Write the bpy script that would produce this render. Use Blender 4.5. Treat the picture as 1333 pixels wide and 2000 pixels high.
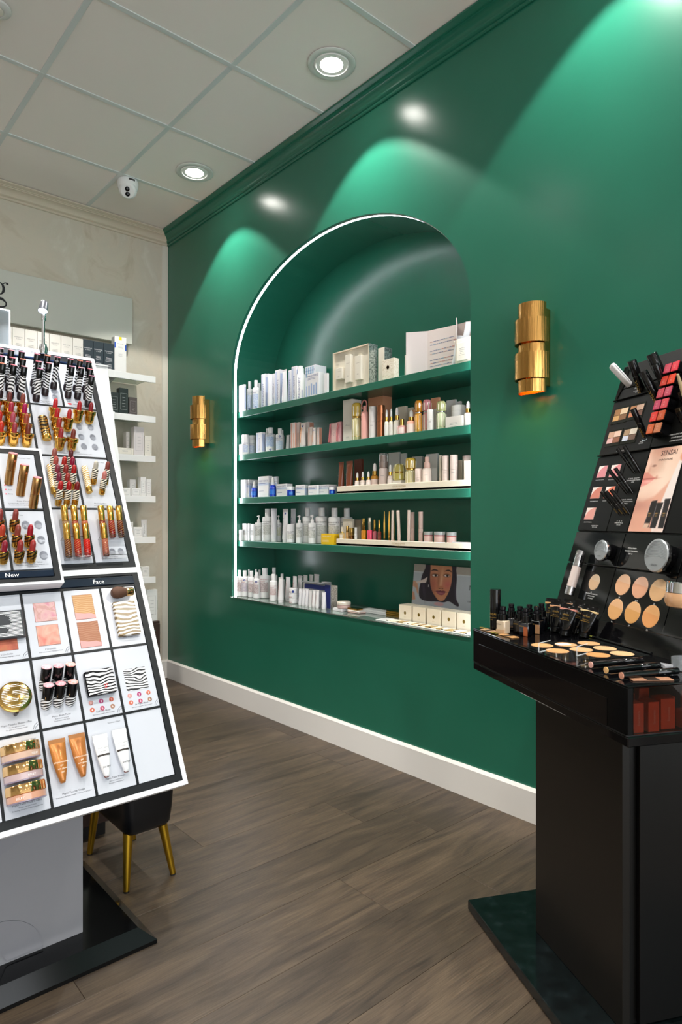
import bpy, math, random
import numpy as np
from mathutils import Matrix, Vector
for o in list(bpy.data.objects): bpy.data.objects.remove(o)
random.seed(7)
SC = bpy.context.scene
COL = SC.collection
R = math.radians
# ------------------------------------------------------------------ camera
cam = bpy.data.cameras.new('camera'); camo = bpy.data.objects.new('camera', cam); COL.objects.link(camo)
camo.location = (0, 0, 1.104); camo.rotation_euler = (R(90), 0, -.724)
cam.sensor_fit = 'HORIZONTAL'; cam.sensor_width = 36; cam.lens = 1293.2 * 36 / 1333
cam.shift_x = -(684.9 - 666.5) / 1333; cam.shift_y = (1010.6 - 1000) / 1333
cam.clip_start = .02
SC.camera = camo
# ------------------------------------------------------------------ world, exposure
W = bpy.data.worlds.new('world'); SC.world = W; W.use_nodes = True
W.node_tree.nodes['Background'].inputs[0].default_value = (.92, .96, 1, 1)
W.node_tree.nodes['Background'].inputs[1].default_value = 3.2
SC.view_settings.view_transform = 'Standard'; SC.view_settings.look = 'None'
SC.view_settings.exposure = .36; SC.view_settings.gamma = 1; SC.view_settings.use_curve_mapping = False
SPOT_W = 60; DISC_E = 30; STRIP_E = 26; SCONCE_W = 2.2
CEIL = 3.057; WX = 2.088; BY = 4.27
DOWNLIGHTS = [(1.828, 2.19), (1.82, 3.39), (1.828, .99), (1.828, -.21), (1.828, -1.41),
              (.54, 2.21), (.54, 1.0), (.54, 3.4), (.54, -.2), (.54, -1.4),
              (-.75, 3.4), (-.75, 2.2), (-.75, 1.0), (-.75, -.2), (-.75, -1.4), (-2, 2.2), (-2, 0.4), (-2, -1.4)]  # rows out of view are added to light the rest of the room

pl_ = bpy.data.lights.new('daylight_portal', 'AREA'); pl_.shape = 'RECTANGLE'; pl_.size = 4.6; pl_.size_y = 2.9; pl_.cycles.is_portal = True
po_ = bpy.data.objects.new('daylight_portal', pl_); COL.objects.link(po_); po_.location = (-.45, -3.42, 1.45); po_.rotation_euler = (R(90), 0, 0)

# ------------------------------------------------------------------ materials
MATS = {}
def dk(h, k):
    h = h.lstrip('#'); return '#' + ''.join('%02x' % int(int(h[i:i+2], 16)*k) for i in (0, 2, 4))
def srgb(h):
    h = h.lstrip('#'); c = [int(h[i:i+2], 16) / 255 for i in (0, 2, 4)]
    return tuple(x / 12.92 if x <= .04045 else ((x + .055) / 1.055) ** 2.4 for x in c)
def M(hexcol, rough=.5, metal=0, trans=0, emit=0, alpha=1, coat=0, spec=.5, ior=1.45):
    key = (hexcol, rough, metal, trans, emit, alpha, coat, spec)
    if key in MATS: return MATS[key]
    m = bpy.data.materials.new('mat_%d' % len(MATS)); m.use_nodes = True
    b = m.node_tree.nodes['Principled BSDF']; c = srgb(hexcol) + (1,)
    b.inputs['Base Color'].default_value = c; b.inputs['Roughness'].default_value = rough
    b.inputs['Metallic'].default_value = metal; b.inputs['IOR'].default_value = ior
    b.inputs['Specular IOR Level'].default_value = spec
    if trans: b.inputs['Transmission Weight'].default_value = trans
    if coat: b.inputs['Coat Weight'].default_value = coat; b.inputs['Coat Roughness'].default_value = .05
    if emit: b.inputs['Emission Color'].default_value = c; b.inputs['Emission Strength'].default_value = emit
    if alpha < 1: b.inputs['Alpha'].default_value = alpha
    m.diffuse_color = c
    MATS[key] = m
    return m
def nodes(name):
    m = bpy.data.materials.new(name); m.use_nodes = True
    nt = m.node_tree; b = nt.nodes['Principled BSDF']
    def N(t, **k):
        n = nt.nodes.new(t)
        for a, v in k.items():
            if a in n.inputs: n.inputs[a].default_value = v
            else: setattr(n, a, v)
        return n
    return m, nt, b, N, nt.links.new
def ramp(N, stops, interp='LINEAR'):
    r = N('ShaderNodeValToRGB'); cr = r.color_ramp; cr.interpolation = interp
    while len(cr.elements) < len(stops): cr.elements.new(.5)
    for e, (p, c) in zip(cr.elements, stops): e.position = p; e.color = srgb(c) + (1,)
    return r
def mat_green():
    m, nt, b, N, L = nodes('green_satin_paint')
    b.inputs['Roughness'].default_value = .25; b.inputs['Specular IOR Level'].default_value = .5
    tc = N('ShaderNodeTexCoord'); n = N('ShaderNodeTexNoise', Scale=260, Detail=2); L(tc.outputs['Object'], n.inputs['Vector'])
    n2 = N('ShaderNodeTexNoise', Scale=2.2, Detail=4); L(tc.outputs['Object'], n2.inputs['Vector'])
    r = ramp(N, [(.3, '#206853'), (.75, '#246d58')]); L(n2.outputs['Fac'], r.inputs[0]); L(r.outputs[0], b.inputs['Base Color'])
    bp = N('ShaderNodeBump', Strength=.05, Distance=.001); L(n.outputs['Fac'], bp.inputs['Height']); L(bp.outputs[0], b.inputs['Normal'])
    return m
def mat_plaster():
    m, nt, b, N, L = nodes('beige_lime_plaster'); b.inputs['Roughness'].default_value = .55
    tc = N('ShaderNodeTexCoord'); mp = N('ShaderNodeMapping'); mp.inputs['Scale'].default_value = (1.3, 1, 1); mp.inputs['Rotation'].default_value = (0, .6, 0)
    L(tc.outputs['Object'], mp.inputs[0])
    n = N('ShaderNodeTexNoise', Scale=2.4, Detail=9, Roughness=.62, Distortion=1.6); L(mp.outputs[0], n.inputs['Vector'])
    r = ramp(N, [(.3, '#b9ad98'), (.46, '#cdc4b3'), (.56, '#c9c2b2'), (.75, '#d8d3c6')]); L(n.outputs['Fac'], r.inputs[0]); L(r.outputs[0], b.inputs['Base Color'])
    bp = N('ShaderNodeBump', Strength=.12, Distance=.004); L(n.outputs['Fac'], bp.inputs['Height']); L(bp.outputs[0], b.inputs['Normal'])
    return m
def mat_plank():
    m, nt, b, N, L = nodes('grey_brown_oak_plank'); b.inputs['Roughness'].default_value = .42
    tc = N('ShaderNodeTexCoord'); oi = N('ShaderNodeObjectInfo')
    vm = N('ShaderNodeVectorMath', operation='SCALE'); vm.inputs[0].default_value = (37, 51, 13); L(oi.outputs['Random'], vm.inputs['Scale'])
    ad = N('ShaderNodeVectorMath', operation='ADD'); L(tc.outputs['Object'], ad.inputs[0]); L(vm.outputs[0], ad.inputs[1])
    mp = N('ShaderNodeMapping'); mp.inputs['Scale'].default_value = (1.1, 7, 1); L(ad.outputs[0], mp.inputs[0])
    big = N('ShaderNodeTexNoise', Scale=2.3, Detail=7, Roughness=.62, Distortion=1.3); L(mp.outputs[0], big.inputs['Vector'])
    mp2 = N('ShaderNodeMapping'); mp2.inputs['Scale'].default_value = (6, 170, 1); L(ad.outputs[0], mp2.inputs[0])
    fine = N('ShaderNodeTexNoise', Scale=1.6, Detail=6, Roughness=.7); L(mp2.outputs[0], fine.inputs['Vector'])
    r = ramp(N, [(.3, '#4a3e34'), (.45, '#615244'), (.58, '#6f5e4c'), (.75, '#7f6c59')]); L(big.outputs['Fac'], r.inputs[0])
    r2 = ramp(N, [(.32, '#6c6c6c'), (.52, '#b4b4b4'), (.7, '#d8d8d8')]); L(fine.outputs['Fac'], r2.inputs[0])
    mx = N('ShaderNodeMix', data_type='RGBA', blend_type='MULTIPLY'); mx.inputs[0].default_value = .75
    L(r.outputs[0], mx.inputs[6]); L(r2.outputs[0], mx.inputs[7])
    mr = N('ShaderNodeMapRange'); mr.inputs[3].default_value = .7; mr.inputs[4].default_value = 1.02; L(oi.outputs['Random'], mr.inputs[0])
    vs = N('ShaderNodeVectorMath', operation='SCALE'); L(mx.outputs[2], vs.inputs[0]); L(mr.outputs[0], vs.inputs['Scale'])
    L(vs.outputs[0], b.inputs['Base Color'])
    bp = N('ShaderNodeBump', Strength=.25, Distance=.0006); L(fine.outputs['Fac'], bp.inputs['Height']); L(bp.outputs[0], b.inputs['Normal'])
    return m
def mat_tile():
    m, nt, b, N, L = nodes('ceiling_tile'); b.inputs['Roughness'].default_value = .9
    b.inputs['Base Color'].default_value = srgb('#f4ede8') + (1,)
    tc = N('ShaderNodeTexCoord'); n = N('ShaderNodeTexNoise', Scale=240, Detail=3); L(tc.outputs['Object'], n.inputs['Vector'])
    bp = N('ShaderNodeBump', Strength=.2, Distance=.001); L(n.outputs['Fac'], bp.inputs['Height']); L(bp.outputs[0], b.inputs['Normal'])
    return m
def mat_bands(name, c1, c2, scale=40, dist=6, rough=.3, metal2=0, rot=(0, 0, 0), split=.5, detail=1.5, dsc=.6):
    """animal stripe print: distorted bands"""
    if name in MATS: return MATS[name]
    m, nt, b, N, L = nodes(name); b.inputs['Roughness'].default_value = rough
    tc = N('ShaderNodeTexCoord'); mp = N('ShaderNodeMapping'); mp.inputs['Rotation'].default_value = rot; L(tc.outputs['Object'], mp.inputs[0])
    w = N('ShaderNodeTexWave', Scale=scale, Distortion=dist, Detail=detail); w.inputs['Detail Scale'].default_value = dsc
    w.bands_direction = 'Z'; L(mp.outputs[0], w.inputs['Vector'])
    r = ramp(N, [(split - .04, c1), (split + .04, c2)]); L(w.outputs['Fac'], r.inputs[0]); L(r.outputs[0], b.inputs['Base Color'])
    if metal2:
        g = N('ShaderNodeMath', operation='GREATER_THAN'); L(w.outputs['Fac'], g.inputs[0]); g.inputs[1].default_value = split; L(g.outputs[0], b.inputs['Metallic'])
    MATS[name] = m
    return m
def mat_noise(name, stops, scale=60, rough=.5, metal=0, dist=0, detail=4):
    if name in MATS: return MATS[name]
    m, nt, b, N, L = nodes(name); b.inputs['Roughness'].default_value = rough; b.inputs['Metallic'].default_value = metal
    tc = N('ShaderNodeTexCoord'); n = N('ShaderNodeTexNoise', Scale=scale, Detail=detail, Distortion=dist); L(tc.outputs['Object'], n.inputs['Vector'])
    r = ramp(N, stops); L(n.outputs['Fac'], r.inputs[0]); L(r.outputs[0], b.inputs['Base Color'])
    MATS[name] = m
    return m
def mat_picture():
    m, nt, b, N, L = nodes('printed_picture'); b.inputs['Roughness'].default_value = .35
    a = N('ShaderNodeAttribute'); a.attribute_name = 'ink'; L(a.outputs['Color'], b.inputs['Base Color'])
    return m
GREEN = mat_green(); PLASTER = mat_plaster(); PLANK = mat_plank(); TILE = mat_tile(); PICTURE = mat_picture()
WHITE = M('#eeeeee', .35); GLOSSW = M('#f2f2f2', .18); OFFW = M('#e6e1da', .5); GRID = M('#d3d9d8', .5)
BLACKG = M('#08080a', .06, spec=.6); BLACKS = M('#111112', .35); BLACKP = M('#08090a', .13, spec=.35)
GOLD = M('#e3b45a', .14, 1); BRASS = M('#cf9f58', .2, 1); CHROME = M('#d8d8dc', .08, 1); DARKGOLD = M('#b58a3c', .3, 1)
def mat_streak():
    m, nt, b, N, L = nodes('brass_streaked'); b.inputs['Base Color'].default_value = srgb('#d3a05a') + (1,); b.inputs['Metallic'].default_value = 1; b.inputs['Roughness'].default_value = .12
    tc = N('ShaderNodeTexCoord'); mp = N('ShaderNodeMapping'); mp.inputs['Scale'].default_value = (1, 1, .02); L(tc.outputs['Object'], mp.inputs[0])
    n = N('ShaderNodeTexNoise', Scale=120, Detail=3); L(mp.outputs[0], n.inputs['Vector'])
    bp = N('ShaderNodeBump', Strength=.9, Distance=.0032); L(n.outputs['Fac'], bp.inputs['Height']); L(bp.outputs[0], b.inputs['Normal'])
    return m
STREAK = mat_streak()
CLEAR = M('#ffffff', .03, trans=1, ior=1.45)
INK = M('#1d1d22', .6); WHITEINK = M('#f4f4f4', .5); GOLDINK = M('#c9a24e', .35, .6)

# ------------------------------------------------------------------ geometry kit
class G:
    def __init__(s): s.v = []; s.f = []; s.m = []
    def add(s, vs, fs, mi=0):
        o = len(s.v); s.v += [tuple(p) for p in vs]; s.f += [tuple(i + o for i in f) for f in fs]; s.m += [mi] * len(fs); return s
    def box(s, x0, y0, z0, x1, y1, z1, b=0, mi=0):
        if b <= 0:
            v = [(x, y, z) for z in (z0, z1) for y in (y0, y1) for x in (x0, x1)]
            return s.add(v, [(0, 2, 3, 1), (4, 5, 7, 6), (0, 1, 5, 4), (2, 6, 7, 3), (0, 4, 6, 2), (1, 3, 7, 5)], mi)
        b = min(b, (x1-x0)*.45, (y1-y0)*.45, (z1-z0)*.45)
        v = []; idx = {}
        for i in (0, 1):
            for j in (0, 1):
                for k in (0, 1):
                    X = (x0, x1)[i]; Y = (y0, y1)[j]; Z = (z0, z1)[k]; sx = 1 - 2*i; sy = 1 - 2*j; sz = 1 - 2*k
                    idx[i, j, k, 0] = len(v); v.append((X, Y + sy*b, Z + sz*b))
                    idx[i, j, k, 1] = len(v); v.append((X + sx*b, Y, Z + sz*b))
                    idx[i, j, k, 2] = len(v); v.append((X + sx*b, Y + sy*b, Z))
        f = []
        cen = Vector(((x0+x1)/2, (y0+y1)/2, (z0+z1)/2))
        def face(q):
            P = [Vector(v[i]) for i in q]; n = (P[1]-P[0]).cross(P[2]-P[0]); c = sum(P, Vector())/len(P)
            f.append(tuple(q) if n.dot(c - cen) > 0 else tuple(reversed(q)))
        for i in (0, 1): face([idx[i, 0, 0, 0], idx[i, 1, 0, 0], idx[i, 1, 1, 0], idx[i, 0, 1, 0]])
        for j in (0, 1): face([idx[0, j, 0, 1], idx[1, j, 0, 1], idx[1, j, 1, 1], idx[0, j, 1, 1]])
        for k in (0, 1): face([idx[0, 0, k, 2], idx[1, 0, k, 2], idx[1, 1, k, 2], idx[0, 1, k, 2]])
        for j in (0, 1):
            for k in (0, 1): face([idx[0, j, k, 1], idx[1, j, k, 1], idx[1, j, k, 2], idx[0, j, k, 2]])
        for i in (0, 1):
            for k in (0, 1): face([idx[i, 0, k, 0], idx[i, 1, k, 0], idx[i, 1, k, 2], idx[i, 0, k, 2]])
        for i in (0, 1):
            for j in (0, 1): face([idx[i, j, 0, 0], idx[i, j, 1, 0], idx[i, j, 1, 1], idx[i, j, 0, 1]])
        for i in (0, 1):
            for j in (0, 1):
                for k in (0, 1): face([idx[i, j, k, 0], idx[i, j, k, 1], idx[i, j, k, 2]])
        return s.add(v, f, mi)
    def lathe(s, prof, n=20, c=(0, 0, 0), sx=1, sy=1, mi=0, a0=0, a1=2*math.pi):
        full = abs(a1 - a0 - 2*math.pi) < 1e-6; k = n if full else n + 1; v = []; f = []
        for r, z in prof:
            for i in range(k):
                a = a0 + (a1-a0)*i/n; v.append((c[0] + r*math.cos(a)*sx, c[1] + r*math.sin(a)*sy, c[2] + z))
        for j in range(len(prof)-1):
            for i in range(n):
                i2 = (i+1) % k; f.append((j*k+i, j*k+i2, (j+1)*k+i2, (j+1)*k+i))
        if full:
            if prof[0][0] > 1e-6: f.append(tuple(range(k-1, -1, -1)))
            if prof[-1][0] > 1e-6: f.append(tuple((len(prof)-1)*k+i for i in range(k)))
        return s.add(v, f, mi)
    def prism(s, pts, z0, z1, mi=0, ax='z'):
        n = len(pts)
        mp = {'z': lambda p, z: (p[0], p[1], z), 'y': lambda p, z: (p[0], z, p[1]), 'x': lambda p, z: (z, p[0], p[1])}[ax]
        v = [mp(p, z0) for p in pts] + [mp(p, z1) for p in pts]
        f = [tuple(range(n-1, -1, -1)), tuple(range(n, 2*n))] + [(i, (i+1) % n, (i+1) % n + n, i+n) for i in range(n)]
        if ax == 'y': f = [tuple(reversed(q)) for q in f]
        return s.add(v, f, mi)
    def tube(s, pts, r, n=8, mi=0, cap=True):
        P = [Vector(p) for p in pts]; v = []; f = []; rs = r if isinstance(r, (list, tuple)) else [r]*len(P)
        up = None
        for i, p in enumerate(P):
            t = (P[min(i+1, len(P)-1)] - P[max(i-1, 0)]).normalized()
            if up is None: up = Vector((0, 0, 1)) if abs(t.z) < .9 else Vector((1, 0, 0))
            a = t.cross(up).normalized(); bb = a.cross(t).normalized(); up = bb
            for k in range(n):
                q = 2*math.pi*k/n; v.append(p + (a*math.cos(q) + bb*math.sin(q))*rs[i])
        for i in range(len(P)-1):
            for k in range(n): f.append((i*n+k, i*n+(k+1) % n, (i+1)*n+(k+1) % n, (i+1)*n+k))
        if cap: f.append(tuple(range(n-1, -1, -1))); f.append(tuple((len(P)-1)*n+k for k in range(n)))
        return s.add(v, f, mi)
    def rings(s, rs, mi=0, cap=True):
        """loft through equal length rings"""
        n = len(rs[0]); v = [p for r in rs for p in r]; f = []
        for j in range(len(rs)-1):
            for i in range(n): f.append((j*n+i, j*n+(i+1) % n, (j+1)*n+(i+1) % n, (j+1)*n+i))
        if cap: f.append(tuple(range(n-1, -1, -1))); f.append(tuple((len(rs)-1)*n+i for i in range(n)))
        return s.add(v, f, mi)
    def xf(s, Mx): s.v = [tuple(Mx @ Vector(p)) for p in s.v]; return s
MESH = {}
def mesh_of(g, mats, smooth=True, key=None, ang=35):
    if key is not None and key in MESH: return MESH[key]
    me = bpy.data.meshes.new('mesh'); me.from_pydata(g.v, [], g.f)
    if not isinstance(mats, (list, tuple)): mats = [mats]
    for m in mats: me.materials.append(m)
    if len(mats) > 1: me.polygons.foreach_set('material_index', g.m)
    if smooth: me.shade_smooth(); me.set_sharp_from_angle(angle=R(ang))
    me.update()
    if key is not None: MESH[key] = me
    return me
RM = {}
def obj(name, g, mats=None, parent=None, Mx=None, key=None, smooth=True, ang=35):
    """one mesh object; Mx = local matrix"""
    me = g if isinstance(g, bpy.types.Mesh) else mesh_of(g, mats, smooth, key, ang)
    o = bpy.data.objects.new(name, me); COL.objects.link(o)
    if parent: o.parent = parent
    if Mx is not None: o.matrix_local = Mx if parent else Mx
    return o
def tag(o, label=None, cat=None, group=None, kind=None):
    if label: o['label'] = label
    if cat: o['category'] = cat
    if group: o['group'] = group
    if kind: o['kind'] = kind
    return o
def thing(name, label, cat, Mx, group=None):
    o = bpy.data.objects.new(name, None); COL.objects.link(o); o.empty_display_size = .02
    o.matrix_world = Mx if isinstance(Mx, Matrix) else Matrix.Translation(Mx)
    return tag(o, label, cat, group)
def struct(name, g, mats, smooth=False, parent=None):
    o = obj(name, g, mats, parent, smooth=smooth)
    o['kind'] = 'structure'
    return o
def T(x, y, z): return Matrix.Translation((x, y, z))
def frame(o, x, y, z):
    return Matrix(((x[0], y[0], z[0], o[0]), (x[1], y[1], z[1], o[1]), (x[2], y[2], z[2], o[2]), (0, 0, 0, 1)))
# ------------------------------------------------------------------ lettering
_TX = {}
def text2d(s, res=2, fine=False):
    if s in _TX: return _TX[s]
    c = bpy.data.curves.new('t', 'FONT'); c.body = s; c.size = 1; c.align_x = 'CENTER'; c.resolution_u = res
    o = bpy.data.objects.new('t', c); COL.objects.link(o)
    bpy.context.view_layer.update()
    me = bpy.data.meshes.new_from_object(o.evaluated_get(bpy.context.evaluated_depsgraph_get()))
    v = [(p.co.x, p.co.y) for p in me.vertices]; f = [tuple(p.vertices) for p in me.polygons]
    bpy.data.objects.remove(o); bpy.data.curves.remove(c); bpy.data.meshes.remove(me)
    w = max(p[0] for p in v) - min(p[0] for p in v) if v else 1
    _TX[s] = (v, f, w); return _TX[s]
def letters(g, s, c, X, Y, size=None, width=None, mi=0, shear=0):
    """flat lettering centred on c (baseline), X reading direction, Y up"""
    v, f, w = text2d(s)
    if width: size = width / w
    c = Vector(c); X = Vector(X); Y = Vector(Y)
    return g.add([c + X*((p[0]+shear*p[1])*size) + Y*(p[1]*size) for p in v], f, mi)
def letters_cyl(g, s, r, z, size, az=-90, vertical=False, mi=0, w_ang=None, sq=1):
    v, f, w = text2d(s); out = []
    for x, y in v:
        if vertical: x, y = -y, x
        a = R(az) + x*size/r
        out.append((r*math.cos(a), r*math.sin(a)*sq, z + y*size))
    return g.add(out, f, mi)
def picture_mesh(w, h, nx, ny, fn):
    """flat print: ink colour per vertex. local x 0..w, y 0, z 0..h (faces -y)"""
    xs = np.linspace(0, 1, nx); zs = np.linspace(0, 1, ny); Xg, Zg = np.meshgrid(xs, zs)
    col = fn(Xg, Zg); col = np.where(col <= .04045, col/12.92, ((col+.055)/1.055)**2.4)
    me = bpy.data.meshes.new('picture')
    v = np.stack([Xg*w, np.zeros_like(Xg), Zg*h], -1).reshape(-1, 3)
    idx = np.arange(nx*ny).reshape(ny, nx)
    f = np.stack([idx[:-1, :-1], idx[:-1, 1:], idx[1:, 1:], idx[1:, :-1]], -1).reshape(-1, 4)
    me.from_pydata(v.tolist(), [], f.tolist())
    at = me.color_attributes.new('ink', 'FLOAT_COLOR', 'POINT')
    rgba = np.concatenate([col.reshape(-1, 3), np.ones((nx*ny, 1))], 1).astype(np.float32).ravel()
    at.data.foreach_set('color', rgba); me.materials.append(PICTURE); me.update()
    return me
def hexf(h): h = h.lstrip('#'); return np.array([int(h[i:i+2], 16)/255 for i in (0, 2, 4)])
def sm(d, e): return np.clip(.5 - d/e, 0, 1)
def lay(img, mask, col): return img*(1-mask[..., None]) + (hexf(col) if isinstance(col, str) else col)*mask[..., None]
def ell(X, Y, cx, cy, rx, ry, e=.02, rot=0):
    c, s = math.cos(rot), math.sin(rot); dx, dy = X-cx, Y-cy; a = (dx*c+dy*s)/rx; b = (-dx*s+dy*c)/ry
    return sm((np.sqrt(a*a+b*b)-1)*min(rx, ry), e)
def polym(X, Y, pts, e=.012):
    n = len(pts); ins = np.zeros(X.shape, bool); dmin = np.full(X.shape, 9.)
    for i in range(n):
        x0, y0 = pts[i]; x1, y1 = pts[(i+1) % n]
        c = ((y0 > Y) != (y1 > Y)) & (X < (x1-x0)*(Y-y0)/((y1-y0) or 1e-9)+x0); ins ^= c
        t = np.clip(((X-x0)*(x1-x0)+(Y-y0)*(y1-y0))/((x1-x0)**2+(y1-y0)**2+1e-12), 0, 1)
        dmin = np.minimum(dmin, np.hypot(X-x0-t*(x1-x0), Y-y0-t*(y1-y0)))
    return sm(np.where(ins, -dmin, dmin), e)
def spline(pts, k=5):
    out = []; n = len(pts)
    for i in range(n):
        p0, p1, p2, p3 = [pts[(i+j) % n] for j in (-1, 0, 1, 2)]
        for t in range(k):
            t /= k; out.append(tuple(.5*((2*p1[a]) + (-p0[a]+p2[a])*t + (2*p0[a]-5*p1[a]+4*p2[a]-p3[a])*t*t + (-p0[a]+3*p1[a]-3*p2[a]+p3[a])*t**3) for a in (0, 1)))
    return out
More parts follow.
